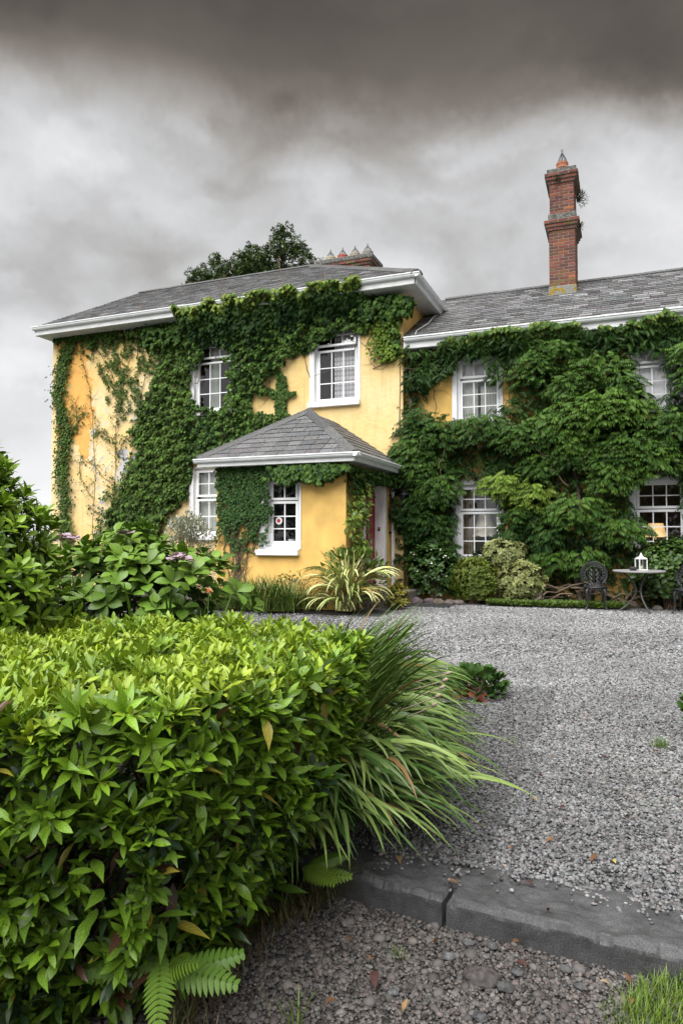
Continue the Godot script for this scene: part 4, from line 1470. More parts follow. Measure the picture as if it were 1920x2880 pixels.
func build_ivy() -> void:
	var lm := leaf_mat("ivy_leaf", leaf_texture("flecks", 3), 0.5, 0.35, 0.22)
	var stem: Material = mat("vine_stem", lin(0.17, 0.115, 0.075), 0.95)
	var poly: PackedVector2Array = PackedVector2Array([Vector2(-12.29, 6.9), Vector2(-10.69, 6.9), Vector2(-9.48, 7.12), Vector2(-8.36, 7.23), Vector2(-6.83, 7.17), Vector2(-5.5, 7.07), Vector2(-5.23, 6.89), Vector2(-4.72, 6.95), Vector2(-4.47, 6.79), Vector2(-4.06, 6.58), Vector2(-4.31, 6.47), Vector2(-4.49, 6.54), Vector2(-4.51, 5.55), Vector2(-4.76, 5.46), Vector2(-4.85, 5.79), Vector2(-5.04, 6.3), Vector2(-5.25, 6.15), Vector2(-5.46, 6.06), Vector2(-5.63, 6.16), Vector2(-6.14, 6.05), Vector2(-6.49, 5.96), Vector2(-6.67, 5.74), Vector2(-7.07, 5.76), Vector2(-7.39, 5.56), Vector2(-7.62, 5.36), Vector2(-7.85, 5.18), Vector2(-7.94, 5.02), Vector2(-7.85, 4.82), Vector2(-8.31, 4.77), Vector2(-8.27, 4.4), Vector2(-7.66, 4.29), Vector2(-7.48, 4.25), Vector2(-7.76, 3.98), Vector2(-9, 3.62), Vector2(-9.62, 3.33), Vector2(-9.96, 3.26), Vector2(-9.96, 3.03), Vector2(-10.06, 2.68), Vector2(-10.14, 2.28), Vector2(-10.71, 1.93), Vector2(-10.95, 1.11), Vector2(-12.75, 0.91), Vector2(-12.51, 2.12), Vector2(-12.27, 2.53), Vector2(-11.96, 2.94), Vector2(-11.66, 3.59), Vector2(-11.71, 3.73), Vector2(-11.8, 4.14), Vector2(-11.68, 4.57), Vector2(-11.37, 5.11), Vector2(-11.19, 5.38), Vector2(-10.9, 5.77), Vector2(-11.07, 6.07), Vector2(-11.29, 6.23), Vector2(-11.75, 6.46), Vector2(-12.15, 6.64)])
	var hole: PackedVector2Array = PackedVector2Array([Vector2(-9.61, 6.29), Vector2(-9.02, 6.38), Vector2(-8.93, 5.79), Vector2(-8.93, 4.99), Vector2(-8.99, 4.64), Vector2(-9.42, 4.58), Vector2(-9.92, 4.71), Vector2(-10.04, 5.03), Vector2(-10, 5.58), Vector2(-9.84, 5.79), Vector2(-9.63, 5.84)])
	var runner: PackedVector2Array = PackedVector2Array([Vector2(-7.64, 5.38), Vector2(-7.51, 5.41), Vector2(-7.36, 5.08), Vector2(-7.34, 4.86), Vector2(-7.11, 4.83), Vector2(-7.11, 4.76), Vector2(-7.36, 4.71), Vector2(-7.35, 4.28), Vector2(-7.27, 4.34), Vector2(-7.24, 4.24), Vector2(-7.51, 4.19), Vector2(-7.66, 4.28), Vector2(-7.62, 4.73), Vector2(-7.94, 4.84), Vector2(-7.87, 4.99), Vector2(-7.6, 4.9)])
	var sparse: PackedVector2Array = PackedVector2Array([Vector2(-14.23, 6.91), Vector2(-12.37, 6.93), Vector2(-11.26, 6.25), Vector2(-10.97, 5.8), Vector2(-11.27, 5.41), Vector2(-11.8, 4.61), Vector2(-12.14, 4.49), Vector2(-12.38, 4.88), Vector2(-12.62, 5.09), Vector2(-12.98, 5.79), Vector2(-13.29, 6.21), Vector2(-13.79, 6.7)])
	var low: PackedVector2Array = PackedVector2Array([Vector2(-12.82, 2.62), Vector2(-12.35, 2.98), Vector2(-11.79, 3.81), Vector2(-11.8, 4.56), Vector2(-11.57, 4.45), Vector2(-11.54, 1.48), Vector2(-12.91, 1.1), Vector2(-13.28, 1.48), Vector2(-12.87, 2.05)])
	var band: PackedVector2Array = PackedVector2Array([Vector2(-14.52, 6.97), Vector2(-12.38, 7), Vector2(-12.29, 6.78), Vector2(-12.64, 6.48), Vector2(-12.88, 6.75), Vector2(-13.24, 6.45), Vector2(-13.48, 6.81), Vector2(-13.85, 6.73), Vector2(-14.42, 6.76)])
	var strip: PackedVector2Array = PackedVector2Array([Vector2(-13.92, 6.81), Vector2(-14.02, 6.52), Vector2(-14.15, 6.24), Vector2(-14.3, 5.81), Vector2(-14.33, 5.31), Vector2(-14.19, 4.71), Vector2(-14.08, 4.21), Vector2(-14.16, 3.63), Vector2(-14.19, 3.14), Vector2(-14.07, 2.36), Vector2(-14.06, 1.68), Vector2(-13.93, 1.09)])
	var stems: Array = [PackedVector2Array([Vector2(-13.09, 1.1), Vector2(-13.14, 1.67), Vector2(-13.1, 2.43), Vector2(-13.06, 3.1), Vector2(-13.12, 3.87), Vector2(-13.17, 4.55), Vector2(-13.28, 5.33), Vector2(-13.47, 5.93), Vector2(-13.66, 6.44), Vector2(-13.79, 6.75)]), PackedVector2Array([Vector2(-12.37, 4.31), Vector2(-12.21, 4.96), Vector2(-12.14, 5.62), Vector2(-11.94, 6.17), Vector2(-11.77, 6.54)]), PackedVector2Array([Vector2(-12.41, 3.46), Vector2(-12.41, 4.31), Vector2(-12.33, 5.07), Vector2(-12.51, 5.65), Vector2(-12.87, 6.17), Vector2(-13.12, 6.58)]), PackedVector2Array([Vector2(-12.42, 1.29), Vector2(-12.39, 2.42), Vector2(-12.4, 3.46)]), PackedVector2Array([Vector2(-12.56, 1.2), Vector2(-12.43, 2.04), Vector2(-12.01, 2.97), Vector2(-11.79, 3.9), Vector2(-11.58, 5.2), Vector2(-11.31, 6.11), Vector2(-11.04, 6.55)]), PackedVector2Array([Vector2(-14.15, 4.02), Vector2(-13.75, 4.39), Vector2(-13.51, 4.67), Vector2(-13.41, 4.78)]), PackedVector2Array([Vector2(-13.93, 4.16), Vector2(-13.71, 4.49), Vector2(-13.77, 5.06)]), PackedVector2Array([Vector2(-12.41, 2.7), Vector2(-12.82, 3), Vector2(-13.07, 3.29), Vector2(-13.31, 3.4)]), PackedVector2Array([Vector2(-12.41, 3.98), Vector2(-12.72, 4.09), Vector2(-12.9, 4.2), Vector2(-13.14, 4.14)]), PackedVector2Array([Vector2(-12.42, 4.69), Vector2(-12.21, 5.25), Vector2(-12.28, 5.92)]), PackedVector2Array([Vector2(-12.4, 1.85), Vector2(-13.05, 2.05), Vector2(-13.29, 2.25)]), PackedVector2Array([Vector2(-12.41, 3.36), Vector2(-12.14, 3.92), Vector2(-11.74, 4.09)]), PackedVector2Array([Vector2(-13.15, 2.44), Vector2(-13.42, 2.73), Vector2(-13.61, 3.22), Vector2(-13.55, 3.6)])]
	var ivy := thing("ivy", "dense dark ivy covering the middle of the tall yellow wall and framing its windows", "climbing plant")
	var xs := []
	var cols := []
	var put := func(xs: Array, cols: Array, p: Vector2, th: float, size: float, tone: float) -> void:
		var z: float = ZL + 0.02 + th * pow(R.randf(), 0.45)
		xs.append(ivy_leaf(Vector3(p.x, p.y, z), Vector3.BACK, size))
		var c := mix3(Color(0.017, 0.048, 0.009), Color(0.11, 0.205, 0.03), tone)
		if p.x < -10.2:
			c = c.lerp(Color(0.09, 0.12, 0.02), 0.35 * R.randf())
		if R.randf() < 0.16:
			c = c.lerp(Color(0.13, 0.24, 0.04), rf(0.4, 1.0))
		cols.append(c * rf(0.7, 1.35))
	for p in wall_points(poly, [hole], 25000, 0.09):
		var lump := nz(p.x * 4.5, p.y * 4.5, 8.0)
		var th := 0.06 + 0.16 * clampf(0.5 + nz(p.x * 1.5, p.y * 1.5), 0, 1) + 0.14 * clampf(lump * 2.0, -0.4, 1)
		var tone := 0.22 + 0.55 * nz(p.x * 0.9 + 4.0, p.y * 0.9) + 0.7 * lump + rf(-0.2, 0.35)
		put.call(xs, cols, p, th, rf(0.065, 0.105), tone)
	for p in wall_points(runner, [], 900, 0.03):
		put.call(xs, cols, p, 0.07, rf(0.06, 0.09), rf(0.1, 0.6))
	for p in wall_points(low, [], 1500, 0.12):
		if nz(p.x * 2.5, p.y * 2.5) > -0.1:
			put.call(xs, cols, p, 0.08, rf(0.05, 0.085), rf(0.0, 0.5))
	var main := scatter(ivy, "foliage", ivy_mesh(), lm, xs, cols)
	var g := Geo.new()
	for k in 26:
		var q := wall_points(poly, [hole], 1)[0]
		var pts := PackedVector2Array()
		for s in 6:
			pts.append(q + Vector2(sin(s * 0.8 + k) * 0.12, s * 0.3 - 0.6))
		stem_tubes(g, pts, ZL, 0.012, 5)
	part(ivy, "stem", g.mesh(), stem)
	# thin half-bare vine on the far end of the wall
	var vine := thing("ivy", "thin half-bare ivy with brown stems spreading over the peeling far end of the wall", "climbing plant")
	xs = []
	cols = []
	for p in wall_points(sparse, [], 2400, 0.15):
		if nz(p.x * 3.0, p.y * 3.0, 4.0) > -0.05:
			put.call(xs, cols, p, 0.05, rf(0.05, 0.08), rf(0.0, 0.6))
	for p in wall_points(band, [], 1300, 0.06):
		put.call(xs, cols, p, 0.12, rf(0.06, 0.09), rf(0.0, 0.5))
	for s: PackedVector2Array in stems:
		for k in 75:
			var j := R.randi() % (s.size() - 1)
			var q := s[j].lerp(s[j + 1], R.randf())
			if q.y > 3.5 or R.randf() < 0.30:
				put.call(xs, cols, q + Vector2(R.randfn(0, 0.10), R.randfn(0, 0.10)), 0.05, rf(0.04, 0.08), rf(0.0, 0.6))
	scatter(vine, "foliage", ivy_mesh(), lm, xs, cols)
	for s: PackedVector2Array in stems:
		g = Geo.new()
		stem_tubes(g, s, ZL, 0.009, 16)
		part(vine, "stem", g.mesh(), stem)
	# the narrow upright strip at the far corner
	var st := thing("ivy", "narrow strip of ivy climbing straight up the far corner of the wall", "climbing plant")
	xs = []
	cols = []
	for k in 3000:
		var j := R.randi() % (strip.size() - 1)
		var q := strip[j].lerp(strip[j + 1], R.randf())
		var wide := 0.13 + 0.06 * nz(q.x, q.y * 2.0)
		put.call(xs, cols, q + Vector2(R.randfn(0, wide), R.randfn(0, 0.05)), 0.10, rf(0.055, 0.09), rf(0.0, 0.55))
	scatter(st, "foliage", ivy_mesh(), lm, xs, cols)
	g = Geo.new()
	stem_tubes(g, strip, ZL, 0.02, 10)
	part(st, "stem", g.mesh(), stem)
	# big-leaved creeper hanging under and over the eaves
	var cr := thing("creeper", "big-leaved creeper hanging in a deep fringe along the eaves of the tall block", "climbing plant")
	xs = []
	cols = []
	for k in 8200:
		var x := rf(-11.4, -4.25)
		var f := smooth(-11.6, -9.8, x)
		var drop := 0.75 + 0.35 * nz(x * 1.1, 2.0) + 0.25 * nz(x * 4.0, 7.0)
		if x > -6.9 and x < -5.4:
			drop = minf(drop, 0.62)
		if x > -5.4:
			drop *= lerpf(1.0, 0.6, smooth(-5.4, -4.8, x))
		var t := pow(R.randf(), 1.2)
		var over := 0.13 * clampf(nz(x * 1.6, 5.0) * 3.0 + 0.4 + nz(x * 6.0, 6.0), -0.6, 1) if x > -10.3 and x < -5.3 else -0.28
		var y := 7.04 + over - t * (drop + over) * f
		var zz := ZL + (lerpf(0.70, 0.14, t) + 0.14 * nz(x * 3.0, y * 3.0, 6.0)) * rf(0.75, 1.06) if y < 7.1 else ZL + rf(0.55, 0.78)
		var tucked := x < -10.2 or x > -5.3
		if tucked:
			y = minf(y, 6.86 - 0.55 * R.randf())
			zz = ZL + rf(0.04, 0.30 + 0.2 * nz(x * 4.0, y * 4.0))
			if R.randf() < 0.35:
				continue
		var size := rf(0.09, 0.15)
		xs.append(ivy_leaf(Vector3(x, y, zz), (Vector3.BACK + Vector3.UP * (0.6 if t < 0.2 else 0.1)).normalized(), size, 0.5))
		var tone := 0.15 + 0.8 * pow(1.0 - t, 3.0) + 0.25 * nz(x * 2.0, y * 2.0)
		var c := mix3(Color(0.020, 0.055, 0.018), Color(0.10, 0.19, 0.03), tone * rf(0.6, 1.2))
		if tucked:
			c = mix3(Color(0.020, 0.055, 0.014), Color(0.09, 0.17, 0.03), R.randf())
		elif t < 0.22 and R.randf() < 0.55:
			c = Color(0.22, 0.30, 0.045) * rf(0.7, 1.1)
		cols.append(c * rf(0.8, 1.2))
	# the light green tuft down the near corner of the wall
	for k in 900:
		var y := rf(5.35, 6.75)
		var cx := -4.72 - 0.22 * sin((6.75 - y) * 2.0)
		var p := Vector3(cx + R.randfn(0, 0.14), y, ZL + 0.03 + rf(0, 0.16))
		xs.append(ivy_leaf(p, Vector3.BACK, rf(0.06, 0.10)))
		cols.append(mix3(Color(0.07, 0.14, 0.015), Color(0.20, 0.29, 0.03), R.randf()) * rf(0.7, 1.1))
	scatter(cr, "foliage", ivy_mesh(), lm, xs, cols)
	g = Geo.new()
	for s in [PackedVector2Array([Vector2(-4.55, 3.4), Vector2(-4.56, 4.8), Vector2(-4.58, 6.0), Vector2(-4.62, 6.7)]), PackedVector2Array([Vector2(-4.7, 6.4), Vector2(-5.2, 6.1), Vector2(-5.35, 5.75), Vector2(-5.1, 5.45), Vector2(-4.75, 5.4)]), PackedVector2Array([Vector2(-4.7, 5.5), Vector2(-4.95, 5.3), Vector2(-5.2, 5.22)])]:
		stem_tubes(g, s, ZL, 0.012, 6)
	part(cr, "stem", g.mesh(), stem)
	# ivy on the porch front
	var pi := thing("ivy", "small-leaved ivy with twisted brown stems left of the porch window", "climbing plant")
	var pp: PackedVector2Array = PackedVector2Array([Vector2(-7.56, 2.82), Vector2(-6.43, 2.79), Vector2(-6.15, 2.68), Vector2(-6.29, 2.53), Vector2(-6.43, 2.41), Vector2(-6.34, 2.1), Vector2(-6.32, 1.85), Vector2(-6.41, 1.64), Vector2(-6.37, 1.45), Vector2(-6.42, 1.23), Vector2(-6.63, 1.04), Vector2(-6.91, 0.79), Vector2(-7.24, 0.69), Vector2(-7.53, 0.65)])
	xs = []
	cols = []
	for p in wall_points(pp, [], 6200, 0.06):
		var t := smooth(1.2, 1.9, p.y)
		if R.randf() > 0.25 + 0.75 * t or nz(p.x * 4.0, p.y * 3.0, 2.0) < -0.42 + 0.4 * (1.0 - t):
			continue
		xs.append(ivy_leaf(Vector3(p.x, p.y, ZP + 0.02 + 0.11 * pow(R.randf(), 0.6)), Vector3.BACK, rf(0.045, 0.075)))
		cols.append(mix3(Color(0.020, 0.052, 0.016), Color(0.07, 0.15, 0.03), R.randf() * 0.9) * rf(0.8, 1.2))
	scatter(pi, "foliage", ivy_mesh(), lm, xs, cols)
	g = Geo.new()
	for k in 16:
		var bx0 := rf(-7.3, -6.9)
		var tx := rf(-7.5, -6.5)
		var pts := PackedVector2Array()
		for s in 7:
			var t := s / 6.0
			pts.append(Vector2(lerpf(bx0, tx, pow(t, 1.4)) + 0.05 * sin(t * 9.0 + k), lerpf(0.25, rf(1.4, 2.2), t)))
		stem_tubes(g, pts, ZP, 0.013, 4)
	part(pi, "stem", g.mesh(), mat("pale_stem", lin(0.17, 0.125, 0.085), 0.95))
	# creeper along the porch eaves
	var pc := thing("creeper", "leafy creeper trailing under the gutter of the porch", "climbing plant")
	var pb: PackedVector2Array = PackedVector2Array([Vector2(-6.4, 2.78), Vector2(-4.59, 2.77), Vector2(-4.61, 2.66), Vector2(-4.77, 2.6), Vector2(-4.9, 2.49), Vector2(-5.06, 2.46), Vector2(-5.19, 2.44), Vector2(-5.32, 2.47), Vector2(-5.48, 2.4), Vector2(-5.62, 2.51), Vector2(-5.78, 2.51), Vector2(-5.92, 2.46), Vector2(-6.12, 2.43), Vector2(-6.26, 2.53)])
	xs = []
	cols = []
	for p in wall_points(pb, [], 2100, 0.09):
		xs.append(ivy_leaf(Vector3(p.x, p.y, ZP + 0.03 + 0.26 * R.randf()), Vector3.BACK, rf(0.07, 0.125)))
		cols.append(mix3(Color(0.022, 0.060, 0.016), Color(0.12, 0.22, 0.035), pow(R.randf(), 1.6)))
	for k in 900:
		var z := rf(-14.9, ZP + 0.1)
		var p := Vector3(XP + 0.02 + 0.26 * R.randf(), 2.72 - pow(R.randf(), 1.3) * (0.5 if z > -13.2 else 0.22), z)
		xs.append(ivy_leaf(p, Vector3.RIGHT, rf(0.07, 0.11)))
		cols.append(mix3(Color(0.022, 0.060, 0.016), Color(0.07, 0.14, 0.03), R.randf()))
	scatter(pc, "foliage", ivy_mesh(), lm, xs, cols)
	# the twining climber on the porch corner, bigger plain leaves
	var tw := thing("climber", "twining climber with yellow-green oval leaves on the porch corner by the door", "climbing plant")
	var lg := Geo.new()
	lg.leaf(Transform3D(), 1.0, 0.5, [0.1, 0.75, 1.0, 0.8, 0.4, 0.03], 0.7, 0.25)
	var ov := lg.mesh()
	var leafm := leaf_mat("leaf_ribbed", leaf_texture("ribbed", 0), 0.4, 0.45)
	xs = []
	cols = []
	var clusters := [[2.35, -12.75, 0.20], [2.12, -12.45, 0.20], [1.88, -12.30, 0.26], [1.75, -12.55, 0.26], [1.52, -12.65, 0.30], [1.30, -12.55, 0.28], [1.15, -12.75, 0.30], [2.0, -12.75, 0.18], [1.62, -12.05, 0.15]]
	for c in clusters:
		for k in 38:
			var p := Vector3(XP + 0.04 + rf(0, 0.24), c[0] + R.randfn(0, c[2] * 0.6), c[1] + R.randfn(0, c[2] * 0.55))
			var tip := Vector3(rf(0, 1), rf(-1, 0.3), rf(-0.6, 1))
			xs.append(Transform3D(along(tip, Vector3(0.5, 1, 0.5) + rdir() * 0.6).scaled(Vector3.ONE * rf(0.09, 0.15)), p))
			cols.append(mix3(Color(0.07, 0.16, 0.02), Color(0.36, 0.46, 0.07), pow(R.randf(), 1.3)))
	parts_and_mass(tw, "leaf", "foliage", [ov], leafm, xs, cols, 240)
	g = Geo.new()
	for k in 5:
		var p := PackedVector3Array()
		for s in 12:
			p.append(Vector3(XP + 0.05 + 0.03 * sin(s * 1.3 + k), 0.3 + s * 0.2, -12.45 - 0.08 * k + 0.10 * sin(s * 0.9 + k * 2.0)))
		g.tube(p, [0.012, 0.009], 5)
	part(tw, "stem", g.mesh(), stem)


func pinnate_mesh(pairs: int, droop: float) -> ArrayMesh:
	var g := Geo.new()
	for k in pairs * 2 + 1:
		var t := 0.12 + 0.88 * float(k / 2) / pairs
		var an := droop * t
		var p := Vector3(0, sin(an) / droop, -(1.0 - cos(an)) / droop)
		var tang := Vector3(0, cos(an), -sin(an))
		var side := 1.0 if k % 2 else -1.0
		var d := (Vector3(side, 0, 0) * 0.9 + tang * 0.55 + Vector3(0, 0, -0.35)).normalized()
		if k == pairs * 2:
			d = tang
			p = Vector3(0, sin(droop) / droop, -(1.0 - cos(droop)) / droop)
		var l := 0.36 * (0.75 + 0.35 * sin(t * PI))
		g.leaf(Transform3D(along(d, Vector3(side * 0.15, 0.2, 1)), p), l, l * 0.32, [0.2, 0.95, 0.75, 0.04], 0.6, 0.3, Color.WHITE * (0.9 + 0.1 * t))
	return g.mesh()


func build_wisteria() -> void:
	var lm := leaf_mat("wisteria_leaf", leaf_texture("flecks", 3), 0.45, 0.4, 0.25)
	var meshes := [pinnate_mesh(6, 0.5), pinnate_mesh(6, 1.0), pinnate_mesh(5, 0.3)]
	var stem: Material = mat("wisteria_wood", lin(0.15, 0.12, 0.09), 0.95, gray_tex("brick_grain", 256, 0.05, 0.55, 1.0, 5), 3.0)
	var poly: PackedVector2Array = PackedVector2Array([Vector2(-4.39, 5.59), Vector2(-3.92, 5.61), Vector2(-3.5, 5.69), Vector2(-3.01, 5.76), Vector2(-2.6, 5.84), Vector2(-1.89, 5.82), Vector2(-1.14, 5.83), Vector2(-0.77, 5.75), Vector2(-0.59, 5.62), Vector2(1.2, 5.75), Vector2(3.72, 5.8), Vector2(3.59, -0.09), Vector2(-1.27, -0.01), Vector2(-1.2, 0.07), Vector2(-2.48, 0.42), Vector2(-3.41, 0.4), Vector2(-4.54, 0.29), Vector2(-4.63, 0.96), Vector2(-4.71, 1.5), Vector2(-4.54, 2), Vector2(-4.8, 2.42), Vector2(-4.8, 3.14), Vector2(-4.71, 4.11), Vector2(-4.4, 4.68), Vector2(-4.53, 5.2)])
	var holes := [PackedVector2Array([Vector2(-3.92, 4.74), Vector2(-3.66, 4.93), Vector2(-3.41, 5.11), Vector2(-3.31, 5.19), Vector2(-3.26, 5.31), Vector2(-2.61, 5.24), Vector2(-2.62, 4.96), Vector2(-2.46, 4.78), Vector2(-2.36, 4.82), Vector2(-2.14, 4.76), Vector2(-2.15, 4.52), Vector2(-2.31, 4.17), Vector2(-2.46, 4.1), Vector2(-2.9, 4.05), Vector2(-3.4, 4.02), Vector2(-3.92, 3.93), Vector2(-4.15, 4.17), Vector2(-4.15, 4.51)]), PackedVector2Array([Vector2(0.37, 5.07), Vector2(0.63, 5.16), Vector2(0.93, 5.02), Vector2(0.92, 4.72), Vector2(0.88, 4.13), Vector2(0.65, 4.02), Vector2(0.44, 4.09), Vector2(0.38, 4.55), Vector2(0.35, 4.77)]), PackedVector2Array([Vector2(-3.4, 2.64), Vector2(-2.79, 2.66), Vector2(-2.59, 2.63), Vector2(-2.48, 2.25), Vector2(-2.34, 2.21), Vector2(-2.17, 1.65), Vector2(-2.17, 1.29), Vector2(-2.33, 1.25), Vector2(-2.49, 1.13), Vector2(-2.88, 1.13), Vector2(-2.97, 0.81), Vector2(-3.41, 0.8), Vector2(-3.45, 1.13), Vector2(-3.53, 1.58), Vector2(-3.41, 1.86), Vector2(-3.34, 2.19)]), PackedVector2Array([Vector2(0.35, 2.67), Vector2(1.14, 2.64), Vector2(1.13, 0.87), Vector2(0.23, 1.04), Vector2(0.2, 1.37), Vector2(0.39, 1.63), Vector2(0.24, 1.97), Vector2(0.19, 2.34)])]
	var w := thing("wisteria", "huge wisteria with layered leafy boughs smothering the front of the lower range", "climbing plant")
	var xs := []
	var cols := []
	for p in wall_points(poly, holes, 11500, 0.10):
		var th := 0.10 + 0.30 * clampf(0.5 + nz(p.x * 1.2, p.y * 1.6), 0, 1)
		if p.y < 0.9:
			th *= 0.6
			if R.randf() < 0.55:
				continue
		var z := ZR + 0.03 + th * pow(R.randf(), 0.5)
		var tip := Vector3(rf(-1.1, 1.1), rf(-0.8, 0.25), rf(0.1, 1.0))
		xs.append(Transform3D(along(tip, Vector3(0, 1.0, 0.5) + rdir() * 0.45).scaled(Vector3.ONE * rf(0.15, 0.24)), Vector3(p.x, p.y, z)))
		var tone := 0.12 + 0.5 * nz(p.x * 1.1, p.y * 1.1, 3.0) + rf(-0.1, 0.25) + 0.05 * (p.y - 2.0)
		cols.append(mix3(Color(0.013, 0.040, 0.008), Color(0.075, 0.165, 0.026), tone) * rf(0.8, 1.2))
	var boughs: Array = [[-2.28, 2.49, -14.92, 0.43, 0.25, 1.00], [-1.66, 2.26, -14.95, 0.37, 0.29, 0.90], [-0.84, 1.94, -14.89, 0.63, 0.32, 0.50], [-0.16, 2.56, -14.89, 0.43, 0.28, 0.50], [0.58, 2.89, -14.86, 0.51, 0.29, 0.60], [-0.94, 3.04, -14.95, 0.46, 0.23, 0.30], [-1.53, 2.88, -14.98, 0.39, 0.23, 0.35], [-0.01, 1.56, -14.89, 0.50, 0.24, 0.40], [-1.40, 1.45, -15.01, 0.37, 0.25, 0.15], [-1.92, 1.80, -15.01, 0.41, 0.23, 0.20], [-0.71, 0.96, -14.98, 0.44, 0.23, 0.40], [-1.33, 0.95, -14.98, 0.37, 0.23, 0.45], [-3.79, 2.43, -15.01, 0.58, 0.37, 0.25], [-3.92, 1.62, -15.04, 0.54, 0.33, 0.05], [-4.30, 1.95, -15.04, 0.38, 0.29, 0.05], [-3.76, 1.13, -15.04, 0.45, 0.24, 0.05], [-4.11, 2.89, -14.98, 0.58, 0.33, 0.35], [-2.16, 1.45, -15.04, 0.24, 0.27, 0.10], [-0.40, 2.91, -14.95, 0.38, 0.22, 0.40], [-0.32, 3.93, -14.80, 0.97, 0.35, 0.75], [-1.25, 3.63, -14.89, 0.54, 0.31, 0.50], [-0.93, 3.27, -14.89, 0.42, 0.26, 0.60], [0.22, 3.17, -14.83, 0.63, 0.33, 0.35], [-1.90, 3.48, -14.95, 0.51, 0.31, 0.30], [-2.79, 3.69, -14.98, 0.68, 0.28, 0.25], [-3.73, 3.62, -14.98, 0.62, 0.33, 0.20], [-4.15, 3.27, -14.98, 0.58, 0.33, 0.30], [-0.38, 4.80, -14.98, 0.53, 0.26, 0.50], [-1.59, 4.88, -15.01, 0.43, 0.31, 0.35], [-0.92, 4.42, -14.95, 0.46, 0.27, 0.40], [1.24, 4.95, -14.98, 0.25, 0.25, 0.60], [1.24, 4.44, -14.98, 0.25, 0.29, 0.30], [1.02, 3.50, -14.89, 0.36, 0.32, 0.30], [0.66, 3.53, -14.95, 0.37, 0.22, 0.20], [-1.21, 5.28, -15.04, 0.47, 0.19, 0.45], [-0.00, 4.46, -14.95, 0.41, 0.22, 0.30], [-4.08, 3.94, -15.04, 0.38, 0.25, 0.10]]
	var bxs := []
	var bcols := []
	for b in boughs:
		var rx: float = b[3]
		var ry: float = b[4]
		var n := int(560.0 * (rx * ry) / 0.45)
		for k in n:
			# tiers: leaves lie on a few shelves across the bough
			var a := rf(-1, 1)
			var h := rf(-1, 1)
			if a * a + h * h > 1.0:
				continue
			var shelf := snappedf(h + 0.25 * nz(a * 2.0, b[0]), 0.36) + R.randfn(0, 0.05)
			var out := sqrt(maxf(0.0, 1.0 - a * a - h * h * 0.5))
			var depth := (0.30 + 0.22 * ry) * out * rf(0.55, 1.0)
			var p := Vector3(b[0] + a * rx, b[1] + shelf * ry, b[2] + depth - 0.08 * absf(a))
			var tip := Vector3(a * 0.9 + rf(-0.8, 0.8), rf(-0.55, 0.15), 0.75 + rf(-0.4, 0.3))
			bxs.append(Transform3D(along(tip, Vector3(0, 1.0, 0.30) + rdir() * 0.28).scaled(Vector3.ONE * rf(0.17, 0.27)), p))
			var tone: float = b[5] * 0.75 + rf(-0.12, 0.25) + 0.12 * h
			var c := mix3(Color(0.018, 0.058, 0.011), Color(0.145, 0.275, 0.036), tone)
			if b[5] > 0.85:
				c = c.lerp(Color(0.20, 0.28, 0.035), rf(0.2, 0.8))
			bcols.append(c * rf(0.85, 1.15))
	parts_and_mass(w, "leaf", "bough_foliage", meshes, lm, bxs, bcols, 300)
	scatter(w, "foliage", meshes[1], lm, xs, cols)
	# trunk, limbs, bare stems at the foot
	var g := Geo.new()
	var routes := [
		[Vector3(-0.75, 0, -14.95), Vector3(-0.85, 0.6, -15.0), Vector3(-0.7, 1.6, -15.05), Vector3(-0.9, 3.0, -15.0), Vector3(-1.6, 3.6, -15.0), Vector3(-3.2, 3.5, -15.05)],
		[Vector3(-0.65, 0, -14.9), Vector3(-0.5, 0.8, -15.0), Vector3(-0.3, 2.0, -15.0), Vector3(0.0, 3.2, -14.95), Vector3(1.2, 3.5, -14.95)],
		[Vector3(-4.2, 0, -15.0), Vector3(-4.25, 1.5, -15.05), Vector3(-4.3, 3.2, -15.05), Vector3(-4.35, 5.4, -15.1)]]
	for r in routes:
		g.tube(PackedVector3Array(r), [0.06, 0.055, 0.045, 0.04, 0.03, 0.02], 8)
		part(w, "limb", g.mesh(), stem)
		g = Geo.new()
	for k in 34:
		var a := Vector3(rf(-2.4, 0.4), rf(0.03, 0.35), rf(-15.0, -14.75))
		var d := Vector3(rf(-1, 1), rf(-0.15, 0.35), rf(-0.2, 0.5)).normalized() * rf(0.3, 0.8)
		g.tube(PackedVector3Array([a, a + d * 0.5 + Vector3(0, rf(0.0, 0.1), 0), a + d + Vector3(0, rf(-0.1, 0.05), 0)]), [rf(0.012, 0.035), 0.018, 0.01], 6)
	for k in 10:
		var a := Vector3(rf(-3.6, 0.4), rf(2.2, 4.0), -14.75)
		var p := PackedVector3Array()
		for s in 9:
			p.append(a + Vector3(0.07 * s * sin(k * 1.7), -0.05 * s + 0.05 * sin(s * 0.9 + k), 0.10 + 0.03 * sin(s * 1.1)))
		g.tube(p, [0.008, 0.006], 4)
	part(w, "bare_stems", g.mesh(), mat("pale_stem", lin(0.17, 0.125, 0.085), 0.95)).set_meta("kind", "stuff")
	# creeper with lobed leaves along the gutter of the lower range
	var cr := thing("creeper", "lobed-leaf creeper clambering over the white gutter of the lower range", "climbing plant")
